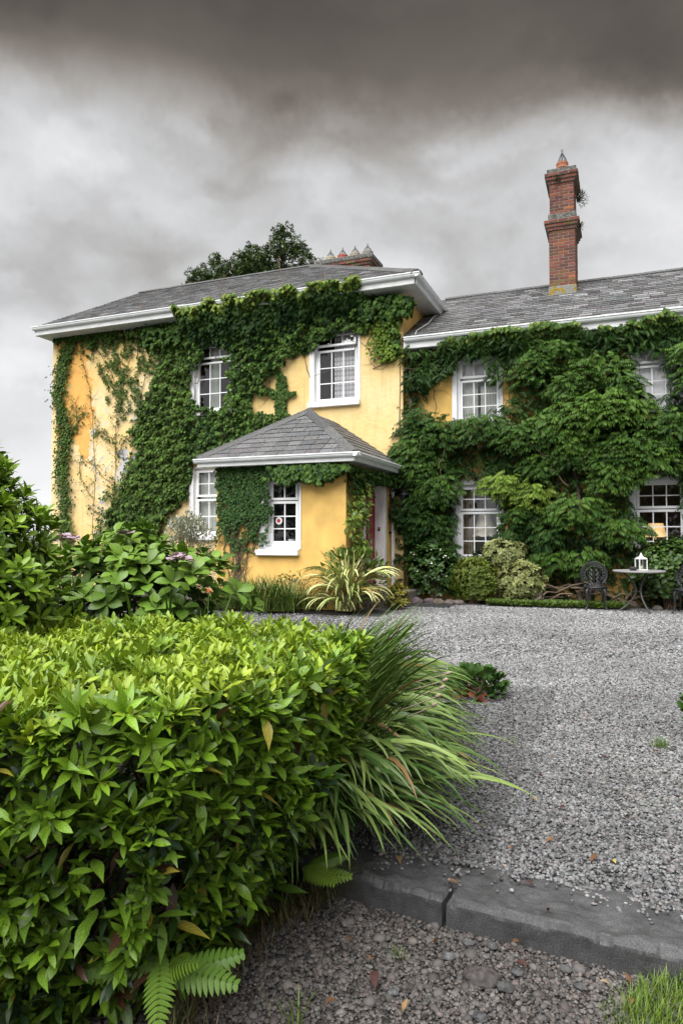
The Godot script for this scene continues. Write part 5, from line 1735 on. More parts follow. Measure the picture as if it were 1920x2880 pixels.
	var cp: PackedVector2Array = PackedVector2Array([Vector2(-3.91, 5.43), Vector2(-3.41, 5.67), Vector2(-2.97, 5.7), Vector2(-2.57, 5.8), Vector2(-2.1, 5.81), Vector2(-1.79, 5.69), Vector2(-1.57, 5.81), Vector2(-1.2, 5.78), Vector2(-0.8, 5.77), Vector2(-0.73, 5.65), Vector2(-0.55, 5.56), Vector2(0.56, 5.73), Vector2(0.76, 5.76), Vector2(1.18, 5.69), Vector2(1.42, 5.62), Vector2(1.42, 5.14), Vector2(0.95, 5.39), Vector2(0.62, 5.21), Vector2(0.28, 5.17), Vector2(-0.41, 5.31), Vector2(-1.13, 5.31), Vector2(-1.65, 5.29), Vector2(-2.1, 5.25), Vector2(-2.41, 5.28), Vector2(-2.77, 5.32), Vector2(-3.29, 5.33), Vector2(-3.54, 5.07), Vector2(-3.87, 4.85), Vector2(-4.04, 4.62), Vector2(-4.34, 4.81), Vector2(-4.42, 5.15), Vector2(-4.34, 5.47)])
	var ch: PackedVector2Array = PackedVector2Array([Vector2(-3.33, 5.31), Vector2(-2.61, 5.32), Vector2(-2.34, 5.18), Vector2(-2.35, 3.97), Vector2(-3.33, 4.03)])
	xs = []
	cols = []
	for p in wall_points(cp, [ch], 6500, 0.06):
		var t := smooth(5.2, 5.85, p.y)
		var z := ZR + lerpf(0.10, 0.52, t) * rf(0.6, 1.0) + (0.05 if p.y > 5.7 else 0.0)
		xs.append(ivy_leaf(Vector3(p.x, p.y, z), Vector3.BACK, rf(0.08, 0.13)))
		var tone := 0.15 + 0.55 * t + 0.3 * nz(p.x * 2.0, p.y * 2.0)
		var c := mix3(Color(0.022, 0.062, 0.016), Color(0.10, 0.19, 0.03), tone * rf(0.5, 1.2))
		if t > 0.6 and R.randf() < 0.25:
			c = Color(0.20, 0.27, 0.05) * rf(0.7, 1.1)
		cols.append(c)
	scatter(cr, "foliage", ivy_mesh(), leaf_mat("ivy_leaf", null), xs, cols)
	g = Geo.new()
	for s in [PackedVector2Array([Vector2(-4.3, 3.5), Vector2(-4.2, 4.6), Vector2(-4.0, 5.1), Vector2(-3.5, 5.45), Vector2(-2.8, 5.6)]), PackedVector2Array([Vector2(-3.9, 4.9), Vector2(-3.8, 4.4), Vector2(-3.85, 3.9), Vector2(-3.95, 3.5)]), PackedVector2Array([Vector2(-2.15, 4.9), Vector2(-2.2, 4.3), Vector2(-2.1, 3.9)])]:
		stem_tubes(g, s, ZR, 0.010, 5)
	part(cr, "stem", g.mesh(), mat("vine_stem", Color.WHITE))


# ---------- shrubs ----------
# leaves over a lumpy ellipsoid; every leaf or whorl points out and up
func shrub(called: String, label: String, cat: String, c: Vector3, r: Vector3, mesh: Array, material: Material, n: int, size: Vector2, dark: Color, light: Color, singles := 0, up := 0.6, group := "", single_name := "leaf") -> Node3D:
	var t := thing(called, label, cat, Vector3(c.x, 0, c.z), 0.0, group)
	var xs := []
	var cols := []
	for k in n:
		var d := rdir()
		if d.y < -0.75:
			d.y = -d.y
		var lump := 1.0 + 0.22 * nz(d.x * 1.6 + c.x, d.y * 1.6, d.z * 1.6 + c.z) + 0.1 * nz(d.x * 4.0, d.y * 4.0, d.z * 4.0)
		var depth := 1.0 - 0.5 * pow(R.randf(), 2.2)
		var p := Vector3(0, c.y, 0) + d * r * lump * depth
		if p.y < 0.02:
			p.y = rf(0.02, 0.2)
		var dir := (d + Vector3.UP * up + rdir() * 0.45)
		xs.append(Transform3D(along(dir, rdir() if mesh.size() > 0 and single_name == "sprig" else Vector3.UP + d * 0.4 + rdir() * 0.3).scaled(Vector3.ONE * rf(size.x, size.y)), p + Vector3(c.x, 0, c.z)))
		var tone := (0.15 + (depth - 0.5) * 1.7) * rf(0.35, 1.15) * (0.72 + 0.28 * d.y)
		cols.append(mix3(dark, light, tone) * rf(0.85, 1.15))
	var local := []
	for x: Transform3D in xs:
		local.append(Transform3D(x.basis, x.origin - Vector3(c.x, 0, c.z)))
	if singles > 0:
		var order := []
		for k in xs.size():
			order.append([xs[k].origin.distance_to(EYE), k])
		order.sort_custom(func(a, b): return a[0] < b[0])
		var own := {}
		for e in order.slice(0, singles):
			own[e[1]] = true
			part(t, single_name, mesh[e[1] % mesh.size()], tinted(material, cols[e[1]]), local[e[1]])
		var lx := []
		var lc := []
		for k in local.size():
			if not own.has(k):
				lx.append(local[k])
				lc.append(cols[k])
		scatter(t, "foliage", mesh[0], material, lx, lc)
	else:
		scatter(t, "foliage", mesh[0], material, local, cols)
	# a few stems
	var g := Geo.new()
	for k in 14:
		var d := Vector3(rf(-1, 1), rf(0.5, 1.6), rf(-1, 1)).normalized()
		var e := Vector3(0, c.y, 0) + d * r * 0.75
		g.tube(PackedVector3Array([Vector3(rf(-0.1, 0.1), -0.02, rf(-0.1, 0.1)), e * 0.5 + rdir() * 0.04, e]), [0.014, 0.01, 0.005], 5)
	part(t, "stem", g.mesh(), mat("vine_stem", lin(0.13, 0.09, 0.06), 0.95))
	return t


func oval_leaf(ratio: float, droop := 0.6, fold := 0.25) -> ArrayMesh:
	var g := Geo.new()
	g.leaf(Transform3D(), 1.0, ratio, [0.08, 0.62, 0.95, 1.0, 0.72, 0.32, 0.02], droop, fold)
	return g.mesh()


func whorl(n: int, ratio: float, open0: float, open1: float, seed_at: int) -> ArrayMesh:
	var g := Geo.new()
	var rr := RandomNumberGenerator.new()
	rr.seed = seed_at
	for k in n:
		var phi := TAU * (k * 0.382) + rr.randf_range(-0.2, 0.2)
		var th := lerpf(open1, open0, float(k) / n) + rr.randf_range(-0.12, 0.12)
		var rad := Vector3(cos(phi), 0, sin(phi))
		var d := rad * sin(th) + Vector3.UP * cos(th)
		var nn := Vector3.UP * sin(th) - rad * cos(th)
		var x := d.cross(nn).normalized()
		var l := rr.randf_range(0.75, 1.05)
		g.leaf(Transform3D(Basis(x, d, nn), Vector3.UP * 0.12 * k / n), l, l * ratio, [0.07, 0.36, 0.70, 0.94, 1.0, 0.70, 0.03], rr.randf_range(0.2, 0.75), 0.28, Color.WHITE * rr.randf_range(0.82, 1.0))
	return g.mesh()


func blade_mesh(l: float, w: float, start: float, droop: float, twist := 0.0, rows := 10, fold := 0.35) -> ArrayMesh:
	# grows from the origin, leaning towards +X by the angle start from upright, bending over by droop
	var g := Geo.new()
	var p := Vector2.ZERO
	var an := start
	var prev := -1
	for k in rows + 1:
		var t := float(k) / rows
		var d := Vector2(sin(an), cos(an))
		var hw := w * 0.5 * minf(1.0, (0.55 + 2.2 * t)) * pow(1.0 - pow(t, 3.0), 0.8)
		var sd := Vector3(0, 0, 1).rotated(Vector3(d.x, d.y, 0), twist * t)
		var nn := sd.cross(Vector3(d.x, d.y, 0)).normalized()
		if nn.y < 0:
			nn = -nn
		var first := g.v.size()
		for s in 3:
			var off := (s - 1) * hw
			g.vert(Vector3(p.x, p.y, 0) + sd * off + nn * absf(off) * fold, (nn + sd * (s - 1) * -0.35).normalized(), Color.WHITE, Vector2(s * 0.5, t))
		if prev >= 0:
			for s in 2:
				g.face(prev + s, prev + s + 1, first + s + 1)
				g.face(prev + s, first + s + 1, first + s)
		prev = first
		p += d * l / rows
		an += droop / rows * (0.4 + 1.2 * t)
	return g.mesh()


func build_bed() -> void:
	var ribbed := leaf_mat("leaf_ribbed", leaf_texture("ribbed", 0), 0.4, 0.45)
	var flecks := leaf_mat("leaf_plain", leaf_texture("flecks", 3))
	var cream := leaf_mat("leaf_cream_edge", leaf_texture("cream_edge", 1), 0.5, 0.3)
	var blade := leaf_mat("blade", leaf_texture("blade_lines", 2), 0.38, 0.4)
	# striped phormium
	var ph := thing("phormium", "fountain-shaped phormium with arching cream-striped sword leaves in front of the door", "plant", Vector3(-4.62, 0.05, -11.85))
	var ms := [blade_mesh(1.0, 0.055, 0.16, 0.55, 0.2, 12), blade_mesh(1.0, 0.058, 0.16, 2.4, 0.5, 14), blade_mesh(1.0, 0.058, 0.26, 2.8, -0.4, 14), blade_mesh(1.0, 0.052, 0.42, 2.6, 0.6, 14), blade_mesh(1.0, 0.052, 0.8, 2.1, -0.5, 12)]
	var pm := StandardMaterial3D.new()
	var im := Image.create(64, 64, false, Image.FORMAT_RGB8)
	for x in 64:
		for y in 64:
			var a := absf(x / 63.0 - 0.5) * 2.0
			var s := 0.5 + 0.5 * sin(x * 1.9)
			var c := Color(0.86, 0.84, 0.60).lerp(Color(0.60, 0.64, 0.36), s * 0.35)
			if a > 0.80:
				c = Color(0.30, 0.38, 0.16)
			if a < 0.12:
				c = Color(0.58, 0.62, 0.32)
			im.set_pixel(x, y, c)
	pm.albedo_texture = ImageTexture.create_from_image(im)
	pm.vertex_color_use_as_albedo = true
	pm.roughness = 0.42
	pm.cull_mode = BaseMaterial3D.CULL_DISABLED
	pm.backlight_enabled = true
	pm.backlight = Color(0.3, 0.3, 0.15)
	for k in 185:
		var kind := 0 if k < 36 else 1 + R.randi() % 4
		var turn := rf(0, TAU)
		var l := rf(1.05, 1.5) if kind < 3 else rf(0.8, 1.15)
		if kind == 0:
			l = rf(0.8, 1.3)
		var c := Color(1, 1, 1) * rf(0.75, 1.0)
		if R.randf() < 0.10:
			c = Color(0.55, 0.36, 0.2)
		if R.randf() < 0.2:
			c = Color(0.55, 0.68, 0.45)
		part(ph, "leaf", ms[kind], tinted(pm, c), Transform3D(Basis(Vector3.UP, turn) * Basis(Vector3.RIGHT, rf(-0.25, 0.25)).scaled(Vector3(l, l, l * rf(0.7, 1.1))), Vector3(rf(-0.12, 0.12), 0, rf(-0.12, 0.12))))
	# grassy tufts in front of the porch
	var gt := [blade_mesh(1.0, 0.022, 0.2, 0.9, 0.2, 7), blade_mesh(1.0, 0.02, 0.5, 1.3, 0.4, 7), blade_mesh(1.0, 0.02, 0.8, 1.2, -0.3, 7)]
	var tufts := [[-6.0, -11.45, 0.70, 800, "dark green strappy tuft at the porch foot, next to the phormium"], [-6.75, -11.6, 0.62, 620, "dark green strappy tuft under the porch window's ivy"], [-5.5, -11.95, 0.5, 380, "small strappy tuft against the porch wall behind the phormium"]]
	for tf in tufts:
		var t := thing("grass_tuft", tf[4], "plant", Vector3(tf[0], 0.05, tf[1]))
		var xs := []
		var cols := []
		for k in tf[3]:
			xs.append(Transform3D(Basis(Vector3.UP, rf(0, TAU)).scaled(Vector3.ONE * tf[2] * rf(0.6, 1.15)), Vector3(R.randfn(0, 0.26), 0, R.randfn(0, 0.12))))
			cols.append(mix3(Color(0.04, 0.10, 0.015), Color(0.20, 0.31, 0.05), pow(R.randf(), 1.4)) if R.randf() > 0.06 else Color(0.35, 0.28, 0.1))
		for j in 3:
			var a := []
			var b := []
			for k in range(j, xs.size(), 3):
				a.append(xs[k])
				b.append(cols[k])
			scatter(t, "blades", gt[j], blade, a, b)
	# laurel-like shrub below the climber
	shrub("shrub", "glossy oval-leaved shrub at the porch corner behind the phormium", "shrub", Vector3(-4.62, 0.62, -12.25), Vector3(0.62, 0.55, 0.42), [oval_leaf(0.42)], ribbed, 760, Vector2(0.10, 0.16), Color(0.05, 0.12, 0.02), Color(0.26, 0.40, 0.06), 200)
	# low ferny shrub and flowers along the porch wall
	shrub("shrub", "low twiggy shrub with tiny yellowing leaves under the porch window", "shrub", Vector3(-5.75, 0.35, -12.0), Vector3(0.5, 0.36, 0.2), [oval_leaf(0.5)], flecks, 420, Vector2(0.035, 0.06), Color(0.05, 0.09, 0.02), Color(0.24, 0.22, 0.04))
	# silvery shrub in the corner by the porch
	shrub("shrub", "silvery grey-green small-leaved shrub in the corner left of the porch", "shrub", Vector3(-8.55, 0.85, -12.6), Vector3(0.62, 1.02, 0.5), [oval_leaf(0.38)], flecks, 6500, Vector2(0.045, 0.08), Color(0.18, 0.21, 0.16), Color(0.66, 0.70, 0.58))
	# small yellow-leaved plant at the step
	shrub("shrub", "little bright yellow-leaved plant beside the door step", "shrub", Vector3(-3.98, 0.22, -12.9), Vector3(0.20, 0.24, 0.18), [whorl(6, 0.4, 0.6, 1.3, 5)], ribbed, 90, Vector2(0.07, 0.10), Color(0.16, 0.17, 0.02), Color(0.55, 0.48, 0.06), 60, 0.6, "", "sprig")
	# shrubs along the lower range
	var sh := shrub("shrub", "green ovate-leaved shrub dotted with tiny white flowers beside the brass cylinder", "shrub", Vector3(-3.78, 0.62, -14.75), Vector3(0.62, 0.62, 0.38), [whorl(4, 0.62, 0.9, 1.5, 2), whorl(5, 0.62, 0.8, 1.5, 3)], ribbed, 520, Vector2(0.075, 0.11), Color(0.03, 0.08, 0.016), Color(0.10, 0.21, 0.04), 160, 0.5, "", "sprig")
	var fl := Geo.new()
	for k in 14:
		var d := Vector3(rf(-1, 1), rf(-0.3, 1), rf(0.4, 1)).normalized()
		var p := Vector3(0, 0.62, 0) + d * Vector3(0.64, 0.64, 0.42)
		for q in 4:
			fl.leaf(Transform3D(along(rdir() + d, d), p), 0.03, 0.025, [0.4, 1, 0.5], 0.2, 0.1)
	part(sh, "flowers", fl.mesh(), mat("white_petal", lin(0.75, 0.75, 0.7), 0.7)).set_meta("kind", "stuff")
	shrub("shrub", "dense rounded golden-green clipped shrub under the scalloped lamp's window", "shrub", Vector3(-2.82, 0.48, -14.45), Vector3(0.46, 0.50, 0.42), [whorl(5, 0.42, 0.5, 1.35, 7)], flecks, 2300, Vector2(0.035, 0.055), Color(0.055, 0.10, 0.012), Color(0.23, 0.30, 0.03), 0, 0.7)
	shrub("shrub", "upright cream-variegated shrub whose top reaches the lamp window", "shrub", Vector3(-2.26, 1.05, -14.75), Vector3(0.44, 0.30, 0.32), [whorl(5, 0.42, 0.6, 1.4, 9)], cream, 560, Vector2(0.065, 0.10), Color(0.30, 0.34, 0.26), Color(0.75, 0.78, 0.66), 150, 0.5, "", "sprig")
	shrub("shrub", "cream-variegated shrub spilling forward next to the stone garden figure", "shrub", Vector3(-1.90, 0.46, -14.6), Vector3(0.50, 0.44, 0.34), [whorl(5, 0.42, 0.6, 1.4, 10)], cream, 700, Vector2(0.065, 0.10), Color(0.26, 0.30, 0.22), Color(0.70, 0.72, 0.55), 150, 0.3, "", "sprig")
	shrub("shrub", "broad-leaved hydrangea bush behind the garden table", "shrub", Vector3(0.86, 0.68, -14.85), Vector3(0.66, 0.64, 0.38), [whorl(4, 0.62, 0.7, 1.45, 21), whorl(5, 0.6, 0.7, 1.45, 22)], ribbed, 620, Vector2(0.10, 0.15), Color(0.035, 0.085, 0.018), Color(0.13, 0.24, 0.045), 160, 0.5, "", "sprig")
	# mat of ground cover
	var xs := []
	var cols := []
	for k in 5200:
		var x := rf(-2.5, 0.1)
		var e := 0.16 + 0.05 * nz(x * 3.0, 1.0)
		xs.append(Transform3D(along(Vector3(rf(-1, 1), 1.0, rf(-0.4, 1.0)), Vector3.UP + rdir()).scaled(Vector3.ONE * rf(0.02, 0.036)), Vector3(x, 0.04 + rf(0, 0.09), -14.28 + rf(-0.30, e) + 0.16 * (x + 1.2) * -0.35)))
		cols.append(mix3(Color(0.05, 0.11, 0.015), Color(0.17, 0.26, 0.03), R.randf()))
	var gc := scatter(self, "ground_cover", whorl(5, 0.5, 0.5, 1.4, 31), flecks, xs, cols)
	tag(gc, "low strip of bright green creeping ground cover edging the gravel", "ground cover")
	# edging rocks
	var spots := [[-4.0, -14.25, 0.16, "reddish edging rock nearest the brass cylinder"], [-3.72, -14.3, 0.13, "pale edging rock, second from the brass cylinder"], [-3.5, -14.22, 0.14, "brown edging rock below the white-flowered shrub"], [-3.27, -14.2, 0.12, "low flat edging rock in the middle of the row"], [-3.08, -14.15, 0.13, "greenish edging rock next to the golden shrub"], [0.18, -14.75, 0.17, "grey rock at the wall behind the garden table"], [-1.22, -14.55, 0.15, "dark rock beside the stone garden figure"], [0.62, -14.5, 0.10, "small rock behind the garden table's far leg"], [-0.35, -14.75, 0.14, "rock half hidden behind the near garden chair"]]
	for s in spots:
		solo("rock", rock_mesh(R.randi() % 100, 14, 9), mat("rock_%d" % (R.randi() % 3), lin(rf(0.15, 0.24), rf(0.13, 0.17), rf(0.12, 0.16)), 0.9, gray_tex("render_blotch", 256, 0.025, 0.45, 1.0, 5), 1.3), Transform3D(Basis(Vector3.UP, rf(0, TAU)).scaled(Vector3(s[2], s[2] * 0.6, s[2] * 0.8)), Vector3(s[0], 0.03, s[1])), s[3], "rock", "rocks along the foot of the wall")
	# seated stone figure
	var fg := Geo.new()
	fg.lathe(PackedVector2Array([Vector2(0, 0), Vector2(0.13, 0), Vector2(0.145, 0.03), Vector2(0.13, 0.07), Vector2(0.095, 0.10), Vector2(0.088, 0.15), Vector2(0.08, 0.20), Vector2(0.04, 0.225), Vector2(0.034, 0.235), Vector2(0.052, 0.26), Vector2(0.055, 0.29), Vector2(0.045, 0.32), Vector2(0.02, 0.34), Vector2(0, 0.345)]), 22, Transform3D(Basis().scaled(Vector3(1, 1, 0.8)), Vector3.ZERO))
	for s in [-1.0, 1.0]:
		fg.tube(PackedVector3Array([Vector3(s * 0.075, 0.19, 0.0), Vector3(s * 0.105, 0.12, 0.03), Vector3(s * 0.03, 0.09, 0.085)]), [0.026, 0.024, 0.02], 8)
		fg.tube(PackedVector3Array([Vector3(s * 0.06, 0.05, 0.03), Vector3(s * 0.12, 0.04, 0.07), Vector3(-s * 0.02, 0.035, 0.10)]), [0.04, 0.038, 0.028], 8)
	solo("stone_figure", fg.mesh(), mat("old_stone", lin(0.27, 0.22, 0.19), 0.95, gray_tex("render_blotch", 256, 0.025, 0.45, 1.0, 5), 4.0), at(Vector3(-1.56, 0.04, -14.52)), "small weathered seated stone figure at the edge of the ground cover", "statue")
	# dark mat on the gravel by the step
	var mg := Geo.new()
	mg.cbox(Transform3D(Basis(Vector3.UP, -0.08), Vector3(-3.62, 0.012, -13.75)), Vector3(0.95, 0.02, 0.55), 0.008)
	solo("door_mat", mg.mesh(), mat("rubber", lin(0.018, 0.018, 0.02), 0.8), Transform3D(), "flat black mat lying on the gravel beside the door step", "mat")


func rock_mesh(sd: int, seg := 10, rings := 6) -> ArrayMesh:
	var key := "rock%d_%d" % [sd, seg]
	if M.has(key):
		return M[key]
	var g := Geo.new()
	for k in rings + 1:
		var th := PI * k / rings
		for s in seg + 1:
			var a := TAU * (s % seg) / seg
			var d := Vector3(sin(th) * cos(a), cos(th), sin(th) * sin(a))
			var r := 1.0 + 0.30 * nz(d.x * 1.1 + sd * 7.3, d.y * 1.1, d.z * 1.1) + 0.10 * nz(d.x * 3.0, d.y * 3.0 + sd, d.z * 3.0)
			g.vert(d * r, d, Color.WHITE, Vector2.ZERO)
	for k in rings:
		for s in seg:
			var a := k * (seg + 1) + s
			g.face(a, a + 1, a + seg + 2)
			g.face(a, a + seg + 2, a + seg + 1)
	var st := SurfaceTool.new()
	st.create_from(g.mesh(), 0)
	st.generate_normals()
	M[key] = st.commit()
	return M[key]


# ---------- table and chairs ----------
func arc(c: Vector3, r: float, a0: float, a1: float, n := 12, ry := 0.0) -> PackedVector3Array:
	var p := PackedVector3Array()
	for k in n + 1:
		var a := lerpf(a0, a1, float(k) / n)
		p.append(c + Vector3(cos(a) * r, sin(a) * (ry if ry > 0.0 else r), 0))
	return p


func scroll(c: Vector3, r: float, a0: float, turns: float, n := 16) -> PackedVector3Array:
	var p := PackedVector3Array()
	for k in n + 1:
		var t := float(k) / n
		var a := a0 + turns * TAU * t
		p.append(c + Vector3(cos(a), sin(a), 0) * r * (1.0 - 0.8 * t))
	return p


func garden_chair(label: String, p: Vector3, turn: float) -> Node3D:
	var t := thing("garden_chair", label, "chair", p, turn, "cast metal garden chairs")
	var iron: Material = mat("black_cast", lin(0.022, 0.023, 0.026), 0.36, gray_tex("brick_grain", 256, 0.05, 0.55, 1.0, 5), 6.0)
	# back: a horseshoe rim, an inner arch, rings between them and a leafy stem inside
	var g := Geo.new()
	var c := Vector3(0, 0.665, 0)
	g.tube(arc(c, 0.242, deg_to_rad(-42), deg_to_rad(222), 30), [0.014], 8)
	g.tube(arc(c, 0.222, deg_to_rad(-40), deg_to_rad(220), 28), [0.008], 6)
	g.tube(arc(c, 0.158, deg_to_rad(-30), deg_to_rad(210), 24), [0.009], 6)
	for k in 15:
		var a := deg_to_rad(-32 + 244.0 * k / 14.0)
		var m := c + Vector3(cos(a), sin(a), 0) * 0.19
		g.tube(arc(m, 0.021, 0, TAU, 8), [0.0055], 5)
		if k < 14:
			var b := a + deg_to_rad(244.0 / 28.0)
			g.tube(PackedVector3Array([c + Vector3(cos(b), sin(b), 0) * 0.16, c + Vector3(cos(b), sin(b), 0) * 0.222]), [0.006], 5)
	for s in [-1.0, 1.0]:
		g.tube(PackedVector3Array([c + Vector3(s * 0.18, -0.162, 0), Vector3(s * 0.145, 0.50, 0), Vector3(s * 0.15, 0.46, 0.0), Vector3(s * 0.19, 0.425, 0.01)]), [0.013], 8)
		g.tube(scroll(c + Vector3(s * 0.205, -0.150, 0), 0.035, -PI / 2, s * 1.2), [0.009, 0.006], 6)
		g.tube(PackedVector3Array([Vector3(s * 0.137, 0.585, 0), Vector3(s * 0.10, 0.50, 0), Vector3(s * 0.12, 0.44, 0)]), [0.008], 6)
		for q in [[0.045, 0.745, 0.042], [0.085, 0.69, 0.040], [0.05, 0.655, 0.036], [0.09, 0.615, 0.036], [0.05, 0.575, 0.034], [0.07, 0.52, 0.034], [0.03, 0.48, 0.028], [0.10, 0.465, 0.024]]:
			g.tube(scroll(Vector3(s * q[0], q[1], 0), q[2], -PI / 2 if s > 0 else -PI / 2, s * 1.1, 14), [0.0085, 0.0065, 0.005], 5)
			g.leaf(Transform3D(along(Vector3(s * 0.7, 1, 0), Vector3.BACK), Vector3(s * q[0] * 0.6, q[1] - 0.02, 0.004)), 0.06, 0.028, [0.3, 1, 0.6, 0.05], 0.3, 0.2)
	g.tube(PackedVector3Array([Vector3(0, 0.42, 0), Vector3(0, 0.60, 0), Vector3(0, 0.82, 0)]), [0.012, 0.010, 0.008], 6)
	part(t, "backrest", g.mesh(), iron, Transform3D(Basis(Vector3.RIGHT, -0.16), Vector3(0, 0.0, -0.12)))
	# pierced seat
	g = Geo.new()
	var s0 := Vector3(0, 0.425, 0.02)
	var flat := Basis(Vector3.RIGHT, PI / 2)
	for r in [0.215, 0.165, 0.11, 0.055]:
		var p2 := PackedVector3Array()
		for q in arc(Vector3.ZERO, r, 0, TAU, 26):
			p2.append(s0 + flat * q)
		g.tube(p2, [0.016 if r > 0.2 else 0.009], 7)
	for k in 20:
		var a := TAU * k / 20.0
		g.tube(PackedVector3Array([s0 + Vector3(cos(a), 0, sin(a)) * 0.03, s0 + Vector3(cos(a + 0.18), 0, sin(a + 0.18)) * 0.21]), [0.0075], 5)
	part(t, "seat", g.mesh(), iron)
	# apron with scrolls
	g = Geo.new()
	for k in 12:
		var a := TAU * k / 12.0
		var b := Basis(Vector3.UP, PI / 2 - a)
		var m := s0 + Vector3(cos(a), 0, sin(a)) * 0.21 + Vector3(0, -0.045, 0)
		var p3 := PackedVector3Array()
		for q in scroll(Vector3.ZERO, 0.042, PI / 2, 1.2 if k % 2 else -1.2):
			p3.append(m + b * q)
		g.tube(p3, [0.009, 0.006], 5)
	part(t, "apron", g.mesh(), iron)
	for e in [[1, 1], [-1, 1], [1, -1], [-1, -1]]:
		g = Geo.new()
		var x: float = e[0]
		var z: float = e[1]
		g.tube(PackedVector3Array([Vector3(x * 0.13, 0.41, z * 0.13 + 0.02), Vector3(x * 0.165, 0.36, z * 0.16 + 0.02), Vector3(x * 0.165, 0.28, z * 0.165 + 0.02), Vector3(x * 0.15, 0.16, z * 0.16 + 0.02), Vector3(x * 0.165, 0.06, z * 0.175 + 0.02), Vector3(x * 0.20, 0.012, z * 0.20 + 0.02)]), [0.020, 0.030, 0.024, 0.017, 0.014, 0.018], 8)
		g.tube(scroll(Vector3(x * 0.12, 0.345, z * 0.165 + 0.02), 0.04, 0.0, x * 1.3), [0.010, 0.006], 6)
		part(t, "leg", g.mesh(), iron)
	return t


func build_table_set() -> void:
	garden_chair("ornate black cast metal garden chair beside the stone figure's side of the table", Vector3(-0.47, 0.0, -14.30), 0.12)
	garden_chair("ornate black cast metal garden chair at the picture's edge beyond the round table", Vector3(1.10, 0.0, -14.15), -0.35)
	var t := thing("garden_table", "round garden table with pale stone-mosaic top on three curved dark legs", "table", Vector3(0.30, 0, -14.05))
	var g := Geo.new()
	g.lathe(PackedVector2Array([Vector2(0, 0.735), Vector2(0.44, 0.735), Vector2(0.455, 0.74), Vector2(0.455, 0.762), Vector2(0.445, 0.768), Vector2(0, 0.768)]), 40, Transform3D())
	part(t, "table_top", g.mesh(), mat("mosaic", lin(0.6, 0.59, 0.58), 0.6, gray_tex("grit_speckle", 512, 0.16, 0.25, 1.0, 3), 3.0))
	for k in 3:
		var a := TAU * k / 3.0 + PI
		var d := Vector3(cos(a), 0, sin(a))
		g = Geo.new()
		var p := PackedVector3Array()
		for s in 15:
			var u := s / 14.0
			p.append(d * (0.05 + 0.27 * pow(absf(u - 0.48) * 2.0, 1.8)) + Vector3(0, 0.735 * (1.0 - u) + 0.015, 0))
		g.tube(p, [0.018], 8)
		g.lathe(PackedVector2Array([Vector2(0, 0.02), Vector2(0.028, 0.018), Vector2(0.034, 0)]), 10, at(d * 0.30))
		part(t, "leg", g.mesh(), mat("table_iron", lin(0.045, 0.043, 0.042), 0.4))
	g = Geo.new()
	g.tube(PackedVector3Array(Array(arc(Vector3.ZERO, 0.052, 0, TAU, 16)).map(func(q): return Vector3(q.x, 0.375, q.y))), [0.008], 6)
	part(t, "ring", g.mesh(), mat("table_iron", Color.WHITE))
	# white lantern on the table
	var l := thing("lantern", "white metal candle lantern with clear sides on the garden table", "lantern", Vector3(0.34, 0.768, -14.02), 0.5)
	g = Geo.new()
	var white: Material = mat("lantern_white", lin(0.62, 0.63, 0.64), 0.4)
	g.cbox(at(Vector3(0, 0.01, 0)), Vector3(0.17, 0.02, 0.17), 0.004)
	for x in [-1.0, 1.0]:
		for z in [-1.0, 1.0]:
			g.cbox(at(Vector3(x * 0.072, 0.11, z * 0.072)), Vector3(0.018, 0.19, 0.018), 0.003)
	for x in [-1.0, 1.0]:
		g.cbox(at(Vector3(x * 0.072, 0.212, 0)), Vector3(0.018, 0.018, 0.13), 0.003)
		g.cbox(at(Vector3(0, 0.212, x * 0.072)), Vector3(0.16, 0.018, 0.018), 0.003)
	g.lathe(PackedVector2Array([Vector2(0.11, 0.222), Vector2(0.05, 0.25), Vector2(0.03, 0.26), Vector2(0.03, 0.28), Vector2(0.012, 0.30), Vector2(0.008, 0.32), Vector2(0, 0.325)]), 4, Transform3D(Basis(Vector3.UP, PI / 4), Vector3.ZERO))
	part(l, "frame", g.mesh(), white)
	for k in 4:
		part(l, "pane", bx(Vector3(0.126, 0.18, 0.003)), M.glass, Transform3D(Basis(Vector3.UP, k * PI / 2), Basis(Vector3.UP, k * PI / 2) * Vector3(0, 0.112, 0.072)))
	g = Geo.new()
	g.lathe(PackedVector2Array([Vector2(0, 0.02), Vector2(0.03, 0.02), Vector2(0.03, 0.08), Vector2(0.005, 0.082), Vector2(0.003, 0.10), Vector2(0, 0.10)]), 14, Transform3D())
	part(l, "candle", g.mesh(), mat("wax", lin(0.6, 0.57, 0.48), 0.6))
	g = Geo.new()
	g.lathe(PackedVector2Array([Vector2(0, 0), Vector2(0.05, 0), Vector2(0.07, 0.03), Vector2(0.066, 0.055), Vector2(0.072, 0.065), Vector2(0.06, 0.066), Vector2(0.055, 0.05), Vector2(0, 0.03)]), 20, Transform3D())
	solo("bowl", g.mesh(), mat("dark_bowl", lin(0.03, 0.03, 0.032), 0.5), at(Vector3(0.20, 0.768, -13.88)), "small dark round bowl on the garden table before the lantern", "bowl")


